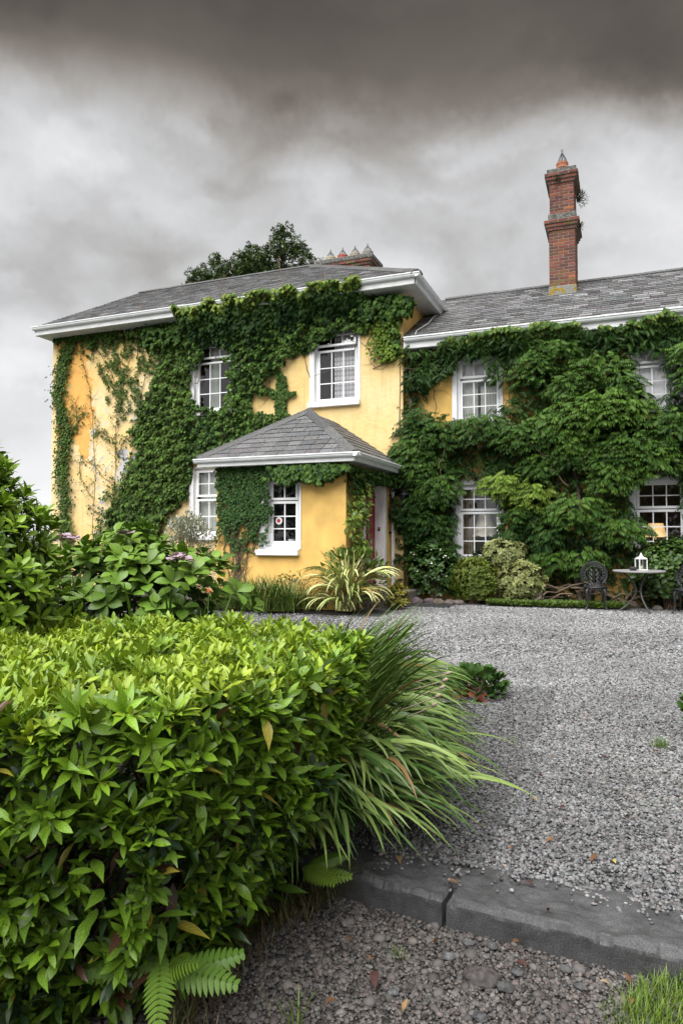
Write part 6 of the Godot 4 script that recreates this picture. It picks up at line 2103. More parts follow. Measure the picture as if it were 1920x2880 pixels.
# ---------- kerb and gravel ----------
func slab_mesh(length: float, wide: float, high: float, sd: float) -> ArrayMesh:
	var g := Geo.new()
	var prof := [Vector2(0, -high - 0.05), Vector2(0.0, -high * 0.75), Vector2(0.0, -high * 0.5), Vector2(0, -high * 0.3), Vector2(0, -0.016), Vector2(0.008, -0.003)]
	for k in 22:
		prof.append(Vector2(0.02 + (wide - 0.04) * k / 21.0, 0))
	prof.append_array([Vector2(wide - 0.006, -0.006), Vector2(wide, -0.02), Vector2(wide, -high)])
	var nx := int(length * 90.0)
	var n: int = prof.size()
	for k in nx + 1:
		var x := length * k / nx
		for q in n:
			var p: Vector2 = prof[q]
			var end := 0.012 if k == 0 or k == nx else 0.0
			var chip := 0.022 * clampf(nz(x * 7.0, sd, p.x * 3.0) - 0.12, 0, 1) + 0.010 * clampf(nz(x * 25.0, sd + 5.0) - 0.1, 0, 1) if q >= 4 and q <= 6 else 0.0
			var dy := (0.020 * nz(x * 2.5, p.x * 3.5, sd) + 0.010 * nz(x * 9.0, p.x * 12.0, sd) - end) if p.y > -0.01 else 0.0
			var dz := 0.007 * nz(x * 4.0, p.y * 6.0, sd + 3.0) + 0.002 * nz(x * 18.0, p.y * 20.0, sd)
			dy -= chip * 0.7
			dz -= chip
			g.vert(Vector3(x + (0.01 * nz(p.x * 6, p.y * 8, sd) if k == 0 or k == nx else 0.0), p.y + dy, -p.x + dz), Vector3(0, 1, 0.3), Color.WHITE)
	# every facet flat, as on riven stone
	var o := Geo.new()
	for k in nx:
		for q in n - 1:
			var a := k * n + q
			var hint := Vector3(0, 0, 1) if q < 4 else (Vector3(0, 1, 0.3) if q < n - 3 else Vector3(0, 0.3, -1))
			o.quad(g.v[a], g.v[a + 1], g.v[a + n + 1], g.v[a + n], hint)
			for w in [[-4, a], [-3, a + 1], [-2, a + n + 1], [-1, a + n]]:
				var mv: Vector3 = g.v[w[1]]
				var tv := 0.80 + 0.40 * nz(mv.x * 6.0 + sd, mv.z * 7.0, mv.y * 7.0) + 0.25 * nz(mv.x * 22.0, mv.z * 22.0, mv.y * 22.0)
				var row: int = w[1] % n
				tv += -0.15 if row < 4 else (0.28 + 0.5 * nz(mv.x * 14.0, sd) if row < 7 else 0.0)  # front face darkened as painted shade, besides its blotchy stains; front edge lightened
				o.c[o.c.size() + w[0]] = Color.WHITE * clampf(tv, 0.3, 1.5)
	for e in [0, nx]:
		for q in range(1, n - 2):
			o.quad(g.v[e * n], g.v[e * n + q], g.v[e * n + q + 1], g.v[e * n + q + 1], Vector3.LEFT if e == 0 else Vector3.RIGHT)
	return o.mesh()


func pebble_color() -> Color:
	var k := R.randf()
	var s := clampf(R.randfn(0.36, 0.16), 0.05, 0.75)
	var c := Color(s * 0.965, s * 0.98, s * 1.015)
	if k < 0.22:
		c = Color(s * 0.92, s * 0.82, s * 0.82)
	elif k < 0.32:
		c = Color(s * 0.92, s * 0.98, s * 0.94)
	elif k > 0.95:
		c = Color(0.6, 0.59, 0.57)
	return c


func build_kerb_and_gravel() -> void:
	var stone: Material = mat("kerb_stone", lin(0.14, 0.14, 0.145), 0.7, gray_tex("kerb_grain", 512, 0.11, 0.45, 1.0, 3, 1.0), 2.3, null, 0.0)
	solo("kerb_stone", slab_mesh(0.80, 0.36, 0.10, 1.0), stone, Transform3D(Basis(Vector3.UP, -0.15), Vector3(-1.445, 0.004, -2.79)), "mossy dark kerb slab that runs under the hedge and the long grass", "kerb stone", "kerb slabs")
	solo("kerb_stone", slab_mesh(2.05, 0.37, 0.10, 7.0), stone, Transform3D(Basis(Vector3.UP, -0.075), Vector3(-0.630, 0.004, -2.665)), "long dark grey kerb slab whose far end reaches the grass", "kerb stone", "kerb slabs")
	var pm: Material = mat("pebble", Color.WHITE, 0.75, gray_tex("grit_speckle", 512, 0.16, 0.25, 1.0, 3), 9.0)
	var ms := [rock_mesh(1, 8, 5), rock_mesh(2, 8, 5), rock_mesh(3, 8, 5), rock_mesh(4, 7, 4)]
	var xs := [[], [], [], []]
	var cs := [[], [], [], []]
	var drop := func(p: Vector3, s: float, c: Color) -> void:
		var j := R.randi() % 4
		xs[j].append(Transform3D((Basis(Vector3.UP, rf(0, TAU)) * Basis(Vector3.RIGHT, rf(-0.5, 0.5))).scaled_local(Vector3(s, s * rf(0.45, 0.75), s * rf(0.65, 1.0))), p))
		cs[j].append(c)
	# forecourt: density falls with distance as the stones shrink in the picture
	for ring in [[2.4, 5.0, 62000, 0.0074], [5.0, 8.0, 74000, 0.0092], [8.0, 15.6, 120000, 0.0122]]:
		for k in ring[2]:
			var d := sqrt(rf(ring[0] * ring[0], ring[1] * ring[1]))
			var tx := rf(0.0, 0.56) if k % 3 else rf(-0.15 if d > 6.0 else 0.0, 1.0)
			var yaw := deg_to_rad(21.7)
			var p := Vector3(-sin(yaw), 0, -cos(yaw)) * d + Vector3(cos(yaw), 0, -sin(yaw)) * d * tx
			if p.z < -14.9 or (p.x < -3.9 and p.z < -11.5) or p.z > -2.95 + 0.06 * nz(p.x * 4.0, 3.0) + 0.04 * smooth(-0.2, 0.1, p.x):
				continue
			if p.x < -4.4 and p.z < -11.5:
				continue
			var s: float = ring[3] * exp(R.randfn(0, 0.28))
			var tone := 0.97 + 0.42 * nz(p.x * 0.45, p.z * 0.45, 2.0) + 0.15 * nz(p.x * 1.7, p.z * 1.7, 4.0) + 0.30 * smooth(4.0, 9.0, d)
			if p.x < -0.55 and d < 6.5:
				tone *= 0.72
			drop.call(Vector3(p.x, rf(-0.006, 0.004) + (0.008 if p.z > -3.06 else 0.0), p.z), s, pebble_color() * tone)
	# loose stones on the kerb
	for k in 130:
		var x := rf(-1.25, 0.25)
		drop.call(Vector3(x, 0.012, -2.93 + 0.02 * x + R.randfn(0.02, 0.05)), rf(0.005, 0.010), pebble_color())
	for q in [[-0.93, -2.83], [-0.645, -2.88], [-0.64, -2.80], [-0.10, -2.86], [-0.02, -2.85], [0.07, -2.83]]:
		for k in 12:
			drop.call(Vector3(q[0] + R.randfn(0, 0.02), 0.012, q[1] + R.randfn(0, 0.025)), rf(0.005, 0.010), pebble_color())
	var far_n := 0
	var fg := thing("gravel", "pale grey gravel covering the forecourt", "gravel")
	fg.set_meta("kind", "stuff")
	for j in 4:
		scatter(fg, "pebbles", ms[j], pm, xs[j], cs[j])
	# the browner gravel in front of the kerb
	for j in 4:
		xs[j].clear()
		cs[j].clear()
	for k in 50000:
		var p := Vector3(rf(-1.55, 0.6), 0, rf(-2.80, -1.35))
		var z_kerb := -2.64 + 0.075 * p.x if p.x > -0.64 else -2.66 + 0.15 * (p.x + 0.64)
		if p.z < z_kerb:
			continue
		var s := 0.0060 * exp(R.randfn(0, 0.36))
		if R.randf() < 0.03:
			s *= 1.7
		var c := pebble_color() * (0.52 + 0.22 * nz(p.x * 2.0, p.z * 2.0, 6.0))
		c = Color(c.r * 1.06, c.g * 0.95, c.b * 0.88)
		drop.call(Vector3(p.x, rf(-0.111, -0.098), p.z), s, c)
	var dg := thing("gravel", "brownish wet-looking gravel in front of the kerb", "gravel")
	dg.set_meta("kind", "stuff")
	for j in 4:
		scatter(dg, "pebbles", ms[j], pm, xs[j], cs[j])


# ---------- shrubs at the left ----------
func build_left_shrubs() -> void:
	var ribbed := leaf_mat("leaf_ribbed", leaf_texture("ribbed", 0), 0.4, 0.45)
	var gloss := leaf_mat("leaf_gloss", leaf_texture("ribbed", 0), 0.30, 0.35)
	shrub("shrub", "tall glossy rhododendron rising above the hedge in front of the house corner", "shrub", Vector3(-3.33, 1.02, -2.62), Vector3(0.66, 0.80, 0.55), [whorl(8, 0.32, 0.35, 1.3, 41), whorl(7, 0.34, 0.3, 1.2, 42)], gloss, 2000, Vector2(0.07, 0.11), Color(0.06, 0.15, 0.018), Color(0.40, 0.65, 0.045), 170, 0.9, "", "sprig")
	# hydrangea
	var hc := Vector3(-3.18, 0.72, -4.0)
	var hy := shrub("shrub", "big-leaved hydrangea with a few faded pink flower heads behind the hedge", "shrub", hc, Vector3(0.86, 0.66, 0.55), [whorl(5, 0.60, 0.6, 1.45, 51), whorl(6, 0.56, 0.55, 1.5, 52)], ribbed, 620, Vector2(0.10, 0.155), Color(0.05, 0.13, 0.02), Color(0.31, 0.54, 0.065), 170, 0.8, "", "sprig")
	var fs := [[-3.20, 1.375, -3.42], [-2.56, 1.25, -3.70], [-3.02, 1.40, -3.75], [-3.35, 1.16, -3.35]]
	for q in fs.size():
		var g := Geo.new()
		for k in 34 if q < 2 else 14:
			var a := rf(0, TAU)
			var r := sqrt(R.randf()) * (0.085 if q < 2 else 0.05)
			var base := Vector3(cos(a) * r, 0.02 - r * r * 4.0 + rf(-0.01, 0.01), sin(a) * r)
			var bas := Basis(Vector3.RIGHT, rf(-0.5, 0.5)) * Basis(Vector3.BACK, rf(-0.5, 0.5))
			for w in 4:
				var d := bas * Vector3(cos(w * PI / 2), 0.1, sin(w * PI / 2))
				g.leaf(Transform3D(along(d, bas * Vector3.UP), base), 0.026, 0.026, [0.3, 1.0, 0.95, 0.4], 0.4, -0.1, Color.WHITE * rf(0.8, 1.0))
		part(hy, "flower_head", g.mesh(), tinted(leaf_mat("petal", leaf_texture("flecks", 3), 0.7, 0.5), Color(0.72, 0.54, 0.66) if q < 2 else Color(0.5, 0.42, 0.42)), at(Vector3(fs[q][0], fs[q][1], fs[q][2]) - Vector3(hc.x, 0, hc.z)), "faded pink flower head")
	# a few upright sword leaves with orange flowers between the hydrangea and the hedge
	var t := thing("montbretia", "slender upright sword leaves with an orange flower between hydrangea and hedge", "plant", Vector3(-2.50, 0.0, -3.55))
	var bl := blade_mesh(1.0, 0.03, 0.12, 0.35, 0.2, 8)
	for k in 26:
		part(t, "leaf", bl, tinted(leaf_mat("blade", leaf_texture("blade_lines", 2), 0.38, 0.4), mix3(Color(0.05, 0.12, 0.02), Color(0.14, 0.25, 0.03), R.randf())), Transform3D(Basis(Vector3.UP, rf(0, TAU)).scaled(Vector3.ONE * rf(0.8, 1.2)), Vector3(rf(-0.3, 0.3), 0, rf(-0.1, 0.1))))
	var g2 := Geo.new()
	for k in 10:
		g2.leaf(Transform3D(along(rdir() + Vector3.UP, Vector3.BACK), Vector3(0.25, 1.06, 0.0) + rdir() * 0.012), 0.016, 0.007, [0.4, 1, 0.2], 0.4, 0.1)
	part(t, "flower", g2.mesh(), mat("orange_petal", lin(0.55, 0.10, 0.02), 0.6))
	g2 = Geo.new()
	g2.tube(PackedVector3Array([Vector3(0.2, 0, 0), Vector3(0.25, 1.06, 0)]), [0.003], 4)
	part(t, "stalk", g2.mesh(), mat("green_stalk", lin(0.08, 0.15, 0.03), 0.6))


# ---------- the hedge in the foreground ----------
func build_hedge() -> void:
	var hedge := thing("hedge", "clipped glossy-leaved hedge with bright yellow-green top filling the foreground", "hedge")
	var lmat := leaf_mat("hedge_leaf", leaf_texture("ribbed", 0), 0.36, 0.6)
	var edge := [Vector2(-2.9, -0.95), Vector2(-2.1, -1.08), Vector2(-1.46, -1.30), Vector2(-1.13, -1.55), Vector2(-0.99, -1.85), Vector2(-0.95, -2.12), Vector2(-0.98, -2.5), Vector2(-1.04, -2.85), Vector2(-1.20, -3.12)]
	var top := PackedVector2Array(edge)
	top.append_array(PackedVector2Array([Vector2(-1.85, -3.32), Vector2(-2.6, -3.15), Vector2(-3.5, -2.9), Vector2(-3.6, -1.0)]))
	var meshes := [whorl(8, 0.27, 0.15, 1.15, 61), whorl(6, 0.29, 0.2, 0.9, 62), whorl(7, 0.25, 0.12, 1.0, 63), whorl(4, 0.30, 0.25, 0.8, 64), whorl(9, 0.26, 0.3, 1.45, 65), whorl(5, 0.34, 0.1, 1.3, 66), whorl(3, 0.28, 0.2, 0.7, 67)]
	var xs := []
	var cols := []
	var top_y := func(p: Vector2) -> float: return 0.93 + 0.05 * nz(p.x * 2.2, p.y * 2.2) + 0.05 * nz(p.x * 7.0, p.y * 7.0)
	var tb := bounds(top)
	var made := 0
	while made < 4200:
		var p := tb.position + Vector2(R.randf(), R.randf()) * tb.size
		if not Geometry2D.is_point_in_polygon(p, top):
			continue
		made += 1
		var y: float = top_y.call(p) - 0.07 * pow(R.randf(), 1.5)
		var dir := Vector3(rf(-0.55, 0.55), 1.0, rf(-0.4, 0.55))
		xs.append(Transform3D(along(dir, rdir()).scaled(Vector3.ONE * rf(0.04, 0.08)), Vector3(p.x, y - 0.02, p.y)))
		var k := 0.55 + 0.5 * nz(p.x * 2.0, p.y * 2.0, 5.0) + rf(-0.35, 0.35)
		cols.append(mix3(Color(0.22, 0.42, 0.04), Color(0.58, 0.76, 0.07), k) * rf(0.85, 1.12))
	# the sides
	var lens := [0.0]
	for k in edge.size() - 1:
		lens.append(lens[-1] + edge[k].distance_to(edge[k + 1]))
	var side_point := func(s: float, h: float) -> Array:
		var k := 0
		while k < edge.size() - 2 and lens[k + 1] < s:
			k += 1
		var a: Vector2 = edge[k]
		var b: Vector2 = edge[k + 1]
		var p: Vector2 = a.lerp(b, (s - lens[k]) / (lens[k + 1] - lens[k]))
		var d := (b - a).normalized()
		var nn := Vector2(-d.y, d.x)
		if nn.dot(Vector2(0.75, 0.65)) < 0:
			nn = -nn
		var inset := 0.38 * pow(1.0 - h, 1.5) - 0.03 * sin(h * PI)
		p -= nn * (inset + 0.07 * nz(p.x * 2.5, h * 2.5, p.y * 2.5))
		return [Vector3(p.x, -0.08 + h * 1.0, p.y), Vector3(nn.x, 0, nn.y)]
	for k in 3000:
		var h := pow(R.randf(), 0.85)
		var q: Array = side_point.call(rf(0.3, lens[-1]), h)
		var p: Vector3 = q[0]
		var nn: Vector3 = q[1]
		if nz(p.x * 4.0, p.y * 4.0, p.z * 4.0) < -0.17 and h < 0.88:
			continue
		var deep := pow(R.randf(), 2.0) * 0.12
		var dir := nn * 0.5 + Vector3.UP * rf(0.35, 1.3) + rdir() * 0.5
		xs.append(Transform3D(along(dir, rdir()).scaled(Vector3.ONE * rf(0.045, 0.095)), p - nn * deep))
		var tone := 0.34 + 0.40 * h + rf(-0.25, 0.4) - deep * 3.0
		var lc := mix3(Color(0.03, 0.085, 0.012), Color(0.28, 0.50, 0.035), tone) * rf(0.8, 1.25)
		if R.randf() < 0.005:
			lc = Color(0.16, 0.085, 0.04)
		elif R.randf() < 0.05:
			lc = Color(0.035, 0.075, 0.03)
		cols.append(lc)
	# the nearest sprigs are set leaf by leaf
	var order := []
	for k in xs.size():
		var p: Vector3 = xs[k].origin
		var v := (p - EYE).rotated(Vector3.UP, -deg_to_rad(21.7))
		if v.z < -0.5 and absf(v.x / v.z) < 0.485 and v.y / v.z < 0.72:
			order.append([p.distance_to(EYE), k])
	order.sort_custom(func(a, b): return a[0] < b[0])
	var own := {}
	var single := oval_leaf(0.29, 0.5, 0.28)
	for e in order.slice(0, 42):
		own[e[1]] = true
		var xf: Transform3D = xs[e[1]]
		for q in 7:
			var phi := TAU * q * 0.382
			var th := lerpf(1.30, 0.3, q / 7.0) + rf(-0.12, 0.12)
			var rad := Vector3(cos(phi), 0, sin(phi))
			var d := rad * sin(th) + Vector3.UP * cos(th)
			var nn := Vector3.UP * sin(th) - rad * cos(th)
			var l := rf(0.8, 1.1)
			part(hedge, "leaf", single, tinted(lmat, cols[e[1]] * rf(0.85, 1.1)), xf * Transform3D(Basis(d.cross(nn).normalized(), d, nn).scaled_local(Vector3.ONE * l), Vector3.UP * 0.02 * q))
	for j in 7:
		var a := []
		var b := []
		for k in range(j, xs.size(), 7):
			if not own.has(k):
				a.append(xs[k])
				b.append(cols[k])
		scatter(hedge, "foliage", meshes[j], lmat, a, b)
	# odd leaves, torn, spotted and yellowing ones, at every angle
	xs = []
	cols = []
	for k in 1500:
		var q: Array = side_point.call(rf(0.3, lens[-1]), R.randf())
		var p: Vector3 = q[0] - q[1] * rf(-0.02, 0.06)
		xs.append(Transform3D(along(rdir() + Vector3(0, 0.1, 0) + q[1] * 0.6, Vector3.UP + rdir() * 0.6).scaled(Vector3(rf(0.7, 1.3), 1, 1) * rf(0.03, 0.115)), p))
		var w := R.randf()
		cols.append((Color(0.10, 0.05, 0.03) if w < 0.09 else (Color(0.38, 0.33, 0.05) if w < 0.15 else mix3(Color(0.025, 0.07, 0.015), Color(0.24, 0.43, 0.04), R.randf()))) * rf(0.8, 1.2))
	scatter(hedge, "odd_leaves", single, lmat, xs, cols)
	# darker leaves inside, and stems
	xs = []
	cols = []
	made = 0
	while made < 7000:
		var p := tb.position + Vector2(R.randf(), R.randf()) * tb.size
		var h := R.randf()
		if not Geometry2D.is_point_in_polygon(p + Vector2(0.14, 0.12) * (1.0 + 1.2 * (1.0 - h)), top) or not Geometry2D.is_point_in_polygon(p, top):
			continue
		made += 1
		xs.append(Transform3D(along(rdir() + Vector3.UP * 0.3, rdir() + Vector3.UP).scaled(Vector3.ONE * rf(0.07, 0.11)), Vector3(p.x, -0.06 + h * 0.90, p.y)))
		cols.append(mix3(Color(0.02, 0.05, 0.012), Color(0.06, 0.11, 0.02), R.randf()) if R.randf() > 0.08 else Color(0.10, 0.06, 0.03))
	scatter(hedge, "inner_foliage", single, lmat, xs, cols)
	for k in 110:
		var q: Array = side_point.call(rf(0.6, lens[-1]), 0.05)
		var e: Array = side_point.call(rf(0.6, lens[-1]), rf(0.5, 0.9))
		var root: Vector3 = q[0] - q[1] * rf(0.15, 0.35)
		var tip: Vector3 = root + (e[0] - root).limit_length(0.8)
		tip.y = rf(0.35, 0.85)
		tip -= q[1] * 0.03
		var g := Geo.new()
		g.tube(PackedVector3Array([root, root.lerp(tip, 0.4) + rdir() * 0.05, tip]), [rf(0.008, 0.016), 0.007, 0.004], 6)
		part(hedge, "stem", g.mesh(), mat("hedge_stem", lin(0.10, 0.065, 0.04), 0.9, gray_tex("brick_grain", 256, 0.05, 0.55, 1.0, 5), 6.0))
	# ferns at the foot
	var fl := leaf_mat("fern_leaf", leaf_texture("flecks", 3), 0.5, 0.5)
	var fronds := [frond_mesh(13, 0.5), frond_mesh(15, 0.9)]
	var ferns := [[Vector3(-1.24, 0.10, -1.72), "light green fern with broad fronds at the hedge foot near the camera", [[0.5, 0.25, -0.25], [0.2, 0.3, 0.2], [0.75, 0.15, 0.05], [-0.3, 0.2, 0.4], [0.3, -0.05, 0.5]], 0.20], [Vector3(-1.14, 0.08, -2.48), "small fern frond reaching out of the hedge above the kerb", [[0.9, 0.35, 0.1], [0.7, 0.5, -0.3], [0.5, 0.2, 0.4]], 0.19], [Vector3(-1.62, 0.16, -1.35), "dark drooping ferns inside the lower corner of the hedge", [[0.2, 0.3, 0.5], [-0.3, 0.4, 0.5], [0.5, 0.1, 0.3], [0.1, -0.1, 0.6]], 0.26]]
	for f in ferns:
		var t := thing("fern", f[1], "fern", f[0])
		for q in f[2].size():
			var d: Array = f[2][q]
			part(t, "frond", fronds[q % 2], tinted(fl, mix3(Color(0.08, 0.17, 0.02), Color(0.20, 0.33, 0.035), rf(0.2, 1.0) if f[0].x > -1.5 else 0.0)), Transform3D(along(Vector3(d[0], d[1], d[2]), Vector3(0.2, 0.8, 0.6)).scaled(Vector3.ONE * f[3] * rf(0.9, 1.2)), Vector3(0, 0.02 * q, 0)))


func frond_mesh(pairs: int, droop: float) -> ArrayMesh:
	var g := Geo.new()
	var spine := PackedVector3Array()
	for k in pairs + 1:
		var t := float(k) / pairs
		var an := droop * t
		var p := Vector3(0, sin(an) / droop, -(1.0 - cos(an)) / droop)
		spine.append(p)
		var tang := Vector3(0, cos(an), -sin(an))
		var l := 0.30 * pow(sin(PI * clampf(0.12 + 0.88 * (1.0 - t), 0.0, 0.97)), 0.7) * (1.0 - t * 0.55) + 0.02
		for s in [-1.0, 1.0]:
			g.leaf(Transform3D(along(Vector3(s, 0, 0) + tang * 0.35 + Vector3(0, 0, -0.12), Vector3(0, 0.1, 1)), p), l, 0.075, [0.75, 1.0, 0.9, 0.8, 0.55, 0.05], 0.4, 0.15, Color.WHITE * (0.9 + 0.1 * t))
	g.tube(spine, [0.008, 0.004], 5)
	return g.mesh()


# ---------- the arching strap-leaved clump ----------
func build_clump() -> void:
	var t := thing("grass_clump", "large clump of long arching strap leaves spilling from the hedge over the gravel", "plant")
	var bm := leaf_mat("blade", leaf_texture("blade_lines", 2), 0.38, 0.4)
	var ms := [blade_mesh(1.0, 0.032, 0.5, 1.9, 0.3, 12), blade_mesh(1.0, 0.028, 0.62, 1.75, -0.4, 12), blade_mesh(1.0, 0.036, 0.35, 2.2, 0.5, 12), blade_mesh(1.0, 0.026, 0.8, 1.5, 0.2, 12), blade_mesh(1.0, 0.028, 0.25, 0.8, 0.3, 10), blade_mesh(1.0, 0.026, 0.3, 1.1, -0.3, 10)]
	var xs := []
	var cols := []
	for k in 2600:
		var f := R.randf()
		var base := Vector3(-1.42, 0.0, -3.0).lerp(Vector3(-2.02, 0.0, -4.9), f) + Vector3(clampf(R.randfn(0, 0.13), -0.3, 0.2), 0, R.randfn(0, 0.13))
		var turn := deg_to_rad(lerpf(-38, 8, f) + clampf(R.randfn(0, 26), -55, 42))
		var kind := k % 6
		var l := rf(0.74, 1.10)
		var b := Basis(Vector3.UP, turn) * Basis(Vector3.RIGHT, rf(-0.25, 0.25))
		xs.append(Transform3D(b.scaled(Vector3(l, l * rf(0.85, 1.05), l)), base))
		var c := mix3(Color(0.05, 0.115, 0.022), Color(0.30, 0.42, 0.12), pow(R.randf(), 1.4))
		if kind >= 4:
			c = c.lerp(Color(0.07, 0.17, 0.025), 0.4)
		if R.randf() < 0.025:
			c = Color(0.28, 0.17, 0.07)
		cols.append(c)
	parts_and_mass(t, "blade", "blades", ms, bm, xs, cols, 300)
	# seed heads
	for k in 5:
		var g := Geo.new()
		var a := Vector3(-1.2 - 0.08 * k, 0.3, -3.4 - 0.2 * k)
		var e := a + Vector3(0.36 + 0.05 * k, 0.28, 0.15)
		g.tube(PackedVector3Array([a, a.lerp(e, 0.5) + Vector3(0, 0.04, 0), e]), [0.003], 4)
		g.lathe(PackedVector2Array([Vector2(0, 0), Vector2(0.009, 0.01), Vector2(0.01, 0.03), Vector2(0, 0.045)]), 8, Transform3D(along(e - a, Vector3.UP), e))
		part(t, "seed_head", g.mesh(), mat("seed", lin(0.28, 0.22, 0.16), 0.9))
	# geranium beyond it
	var lob := Geo.new()
	var rim := []
	for k in 20:
		var a := TAU * k / 20.0 - PI / 2
		var r := 0.5 * (1.0 - 0.28 * pow(0.5 + 0.5 * cos((a + PI / 2) * 5.0 + PI), 2.0))
		rim.append(Vector2(cos(a) * r, 0.5 + sin(a) * r))
	lob.lobed(Transform3D(), 1.0, rim, 0.15)
	var gm := leaf_mat("leaf_plain", leaf_texture("flecks", 3))
	var ger := shrub("geranium", "low round-leaved geranium with some reddened leaves at the clump's far edge", "plant", Vector3(-1.17, 0.10, -6.1), Vector3(0.24, 0.14, 0.2), [lob.mesh()], gm, 260, Vector2(0.05, 0.08), Color(0.03, 0.085, 0.02), Color(0.10, 0.21, 0.04), 80, 1.0)
	var xr := []
	var cr := []
	for k in 26:
		xr.append(Transform3D(along(rdir() + Vector3.BACK, Vector3.UP).scaled(Vector3.ONE * rf(0.04, 0.06)), Vector3(rf(-0.2, 0.12), rf(0.02, 0.09), rf(0.05, 0.2))))
		cr.append(Color(0.25, 0.06, 0.03) * rf(0.6, 1.2))
	scatter(ger, "reddened_foliage", lob.mesh(), gm, xr, cr)
	shrub("shrub", "sliver of a leafy shrub just entering at the gravel's outer edge", "shrub", Vector3(0.62, 0.16, -5.55), Vector3(0.22, 0.20, 0.22), [lob.mesh()], gm, 260, Vector2(0.05, 0.08), Color(0.03, 0.09, 0.02), Color(0.10, 0.22, 0.03), 40, 0.8)


# ---------- litter, weeds, grass ----------
func ordinal(n: int) -> String:
	return ["first", "second", "third", "fourth", "fifth", "sixth", "seventh", "eighth", "ninth", "tenth", "eleventh", "twelfth", "thirteenth", "fourteenth", "fifteenth", "sixteenth", "seventeenth", "eighteenth", "nineteenth", "twentieth"][mini(n, 19)]


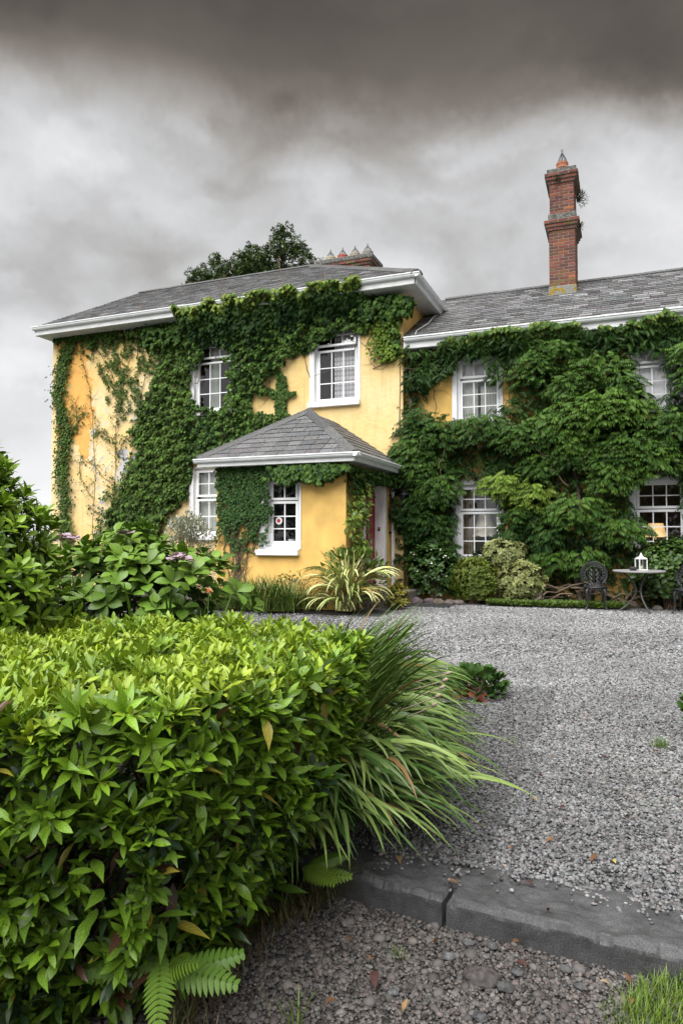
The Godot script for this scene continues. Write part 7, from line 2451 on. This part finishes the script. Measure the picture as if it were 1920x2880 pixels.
func build_litter() -> void:
	var dead := leaf_mat("dead_leaf", leaf_texture("ribbed", 0), 0.8, 0.2)
	var ms := [oval_leaf(0.42, 1.3, 0.5), oval_leaf(0.36, 2.0, -0.4), oval_leaf(0.5, 0.8, 0.7)]
	var litter: Array = [Vector3(-0.723, 0.012, -5.631), Vector3(-0.431, 0.012, -4.611), Vector3(-0.129, 0.012, -4.656), Vector3(-0.42, 0.012, -3.795), Vector3(0.007, 0.012, -3.72), Vector3(-0.038, 0.012, -3.19), Vector3(-0.371, 0.012, -2.897), Vector3(-0.457, 0.012, -3.006), Vector3(-0.109, 0.012, -3.231), Vector3(-0.294, 0.012, -3.345), Vector3(-0.468, 0.012, -4.243), Vector3(0.181, 0.012, -4.893), Vector3(-0.938, -0.068, -2.391), Vector3(-0.645, -0.068, -2.496), Vector3(-0.312, -0.068, -2.463), Vector3(-0.083, -0.068, -2.474), Vector3(-0.008, -0.068, -2.554), Vector3(0.012, -0.068, -2.392), Vector3(-0.783, -0.068, -2.255), Vector3(-0.638, -0.068, -2.16), Vector3(-0.842, -0.068, -2.07), Vector3(-0.648, 0.022, -2.764), Vector3(-0.258, 0.022, -2.695), Vector3(-0.893, 0.022, -2.895), Vector3(-0.377, -0.068, -2.591), Vector3(-0.835, -0.068, -2.33), Vector3(-0.276, 0.012, -3.751), Vector3(-0.276, 0.012, -5.583), Vector3(-0.125, 0.012, -7.072), Vector3(-0.472, 0.012, -3.159)]
	var tones := [Color(0.20, 0.09, 0.04), Color(0.30, 0.15, 0.06), Color(0.10, 0.05, 0.035), Color(0.42, 0.26, 0.12)]
	for k in litter.size():
		var p: Vector3 = litter[k]
		var far := p.z < -3.0
		var tone_name: String = ["reddish brown", "tan", "dark brown", "pale tan"][k % 4]
		var c: Color = tones[k % 4]
		var rank := 0
		for q in litter.size():
			if (litter[q].z < -3.0) == far and ((litter[q].z > p.z) if far else (litter[q].x < p.x)):
				rank += 1
		var label := ("%s fallen leaf on the forecourt gravel, %s from the kerb" if far else "%s fallen leaf at the kerb, %s from the hedge") % [tone_name, ordinal(rank)]
		var grp := "fallen leaves on the forecourt" if far else "fallen leaves by the kerb"
		if k == 5:
			c = Color(0.62, 0.50, 0.14)
			label = "pale yellow fallen leaf lying on the gravel behind the long kerb slab"
			grp = ""
		if k == 15:
			c = Color(0.40, 0.30, 0.20)
			label = "large pale tan fallen leaf near the grass at the kerb's end"
			grp = ""
		var s := rf(0.035, 0.06) * (1.3 if k == 15 or k == 18 else 1.0)
		solo("fallen_leaf", ms[k % 3], tinted(dead, c), Transform3D((Basis(Vector3.UP, rf(0, TAU)) * Basis(Vector3.RIGHT, -1.35)).scaled(Vector3.ONE * s), p + Vector3(0, 0.006, 0)), label, "leaf", grp)
	# bigger single stones
	var stones: Array = [[-0.456, -0.090, -2.403, 0.055], [-0.533, -0.090, -2.583, 0.022], [-0.449, -0.090, -2.593, 0.020], [-0.578, -0.090, -2.472, 0.020], [-0.343, -0.090, -2.469, 0.018], [-0.193, -0.090, -2.549, 0.020], [-0.141, -0.090, -2.469, 0.018], [-0.419, -0.090, -2.202, 0.022], [-0.370, -0.090, -2.377, 0.026], [-0.459, -0.090, -2.520, 0.015], [-0.637, 0.000, -3.788, 0.030], [-0.562, 0.000, -3.540, 0.024], [-0.726, 0.000, -3.384, 0.018], [-0.663, 0.000, -3.386, 0.018], [-0.861, 0.000, -8.094, 0.020], [-0.252, 0.000, -4.233, 0.020], [-0.703, -0.090, -2.216, 0.017], [-0.370, 0.000, -3.058, 0.016]]
	for k in stones.size():
		var q: Array = stones[k]
		var r: float = q[3]
		var c := lin(0.11, 0.095, 0.095) if k == 0 else lin(0.16, 0.16, 0.165) * rf(0.8, 1.2)
		var low: bool = q[1] < -0.05
		var rank := 0
		for w in range(1, stones.size()):
			if (stones[w][1] < -0.05) == low and stones[w][0] < q[0]:
				rank += 1
		var label := "large flat purplish stone half sunk in the gravel before the kerb" if k == 0 else (("cobble larger than the gravel before the kerb, %s from the hedge" if low else "cobble larger than the forecourt gravel, %s from the hedge") % ordinal(rank))
		solo("stone", rock_mesh(20 + k, 20, 14), mat("stone_%d" % k, c, 0.8, gray_tex("render_blotch", 256, 0.025, 0.45, 1.0, 5), 5.0), Transform3D(Basis(Vector3.UP, rf(0, TAU) if k > 0 else 0.6).scaled(Vector3(r * 1.1, r * 0.55, r * 0.85)), Vector3(q[0], q[1] + (0.0 if k else -0.005), q[2])), label, "stone", "" if k == 0 else ("cobbles before the kerb" if q[1] < -0.05 else "cobbles on the forecourt"))
	# grass at the end of the kerb
	var xs := []
	var cols := []
	var gb := blade_mesh(1.0, 0.035, 0.25, 0.9, 0.2, 5)
	for k in 24000:
		var p := Vector3(rf(-0.16, 1.5), -0.10, rf(-2.75, -1.7))
		var e := p.x - (-0.09 + maxf(0.0, -2.44 - p.z) * 0.85) + 0.05 * nz(p.x * 8.0, p.z * 8.0)
		if e < 0.0 or (p.z < -2.62 and p.x < 0.12):
			continue
		xs.append(Transform3D(Basis(Vector3.UP, rf(0, TAU)).scaled(Vector3.ONE * rf(0.04, 0.085) * clampf(e * 10.0, 0.45, 1.0)), p))
		cols.append(mix3(Color(0.06, 0.13, 0.015), Color(0.22, 0.34, 0.03), R.randf()))
	var grass := scatter(self, "grass", gb, leaf_mat("blade", leaf_texture("blade_lines", 2)), xs, cols)
	tag(grass, "short bright green grass where the kerb slab ends", "grass")
	# weeds
	var weeds := [[0.22, -5.07, 0.08, 80, "bright green tuft of weed alone on the open gravel"], [-0.72, -4.9, 0.045, 26, "small green weed on the gravel beyond the arching clump"], [-0.55, -3.75, 0.035, 20, "tiny weed seedling nearest the tips of the arching clump"], [-0.92, -1.95, 0.14, 12, "thin tall grass seedling on the gravel before the kerb"], [-0.75, -2.40, 0.04, 30, "low green weed between cobbles before the kerb"]]
	for w in weeds:
		var t := thing("weed", w[4], "weed", Vector3(w[0], -0.09 if w[1] > -2.6 else 0.0, w[1]))
		xs = []
		cols = []
		for k in w[3]:
			xs.append(Transform3D(Basis(Vector3.UP, rf(0, TAU)).scaled(Vector3.ONE * w[2] * rf(0.6, 1.2)), Vector3(R.randfn(0, 0.03), 0, R.randfn(0, 0.02))))
			cols.append(mix3(Color(0.07, 0.16, 0.02), Color(0.20, 0.33, 0.03), R.randf()))
		scatter(t, "blades", gb, leaf_mat("blade", leaf_texture("blade_lines", 2)), xs, cols)
	# mossy film on the gravel and the mossy end of the kerb
	xs = []
	cols = []
	for k in 2600:
		var p := Vector3(0.12 + R.randfn(0, 0.16), 0.002, -4.3 + R.randfn(0, 0.32))
		if nz(p.x * 5.0, p.z * 5.0) < 0.0:
			continue
		xs.append(Transform3D(Basis(Vector3.UP, rf(0, TAU)).scaled(Vector3.ONE * rf(0.012, 0.022)), p))
		cols.append(mix3(Color(0.10, 0.10, 0.02), Color(0.17, 0.19, 0.04), R.randf()))
	var moss := scatter(self, "moss", gb, leaf_mat("blade", leaf_texture("blade_lines", 2)), xs, cols)
	tag(moss, "thin olive moss growing through the gravel", "moss")
	xs = []
	cols = []
	for k in 3600:
		var p := Vector3(-1.12 + R.randfn(0, 0.07), 0.004, 0)
		var top := R.randf() < 0.5
		var zf := -2.745 + 0.15 * (p.x + 1.1)
		p.z = zf - absf(R.randfn(0, 0.04)) if top else zf + 0.006
		if not top:
			p.y = rf(-0.09, 0.0)
		xs.append(Transform3D((Basis(Vector3.UP, rf(0, TAU)) if top else Basis(Vector3.RIGHT, 1.2) * Basis(Vector3.UP, rf(0, TAU))).scaled(Vector3.ONE * rf(0.010, 0.020)), p))
		cols.append(mix3(Color(0.06, 0.075, 0.012), Color(0.16, 0.17, 0.025), R.randf()))
	moss = scatter(self, "moss", gb, leaf_mat("blade", leaf_texture("blade_lines", 2)), xs, cols)
	tag(moss, "cushion of olive moss on the hedge end of the kerb", "moss")
	# dry grass and brown bits along the hedge foot
	xs = []
	cols = []
	for k in 900:
		var f := R.randf()
		var p := Vector3(-1.22, 0, -1.6).lerp(Vector3(-1.30, 0, -2.35), f) if k % 2 else Vector3(-1.30, 0, -2.35).lerp(Vector3(-1.14, 0, -2.72), f)
		xs.append(Transform3D(Basis(Vector3.UP, rf(0, TAU)).scaled(Vector3.ONE * rf(0.05, 0.13)), p + Vector3(R.randfn(0, 0.05), -0.10, R.randfn(0, 0.04))))
		cols.append(mix3(Color(0.14, 0.085, 0.04), Color(0.10, 0.14, 0.03), R.randf()))
	var dry := scatter(self, "dry_grass", gb, leaf_mat("blade", leaf_texture("blade_lines", 2)), xs, cols)
	tag(dry, "straggling half-dry grass along the foot of the hedge", "grass")
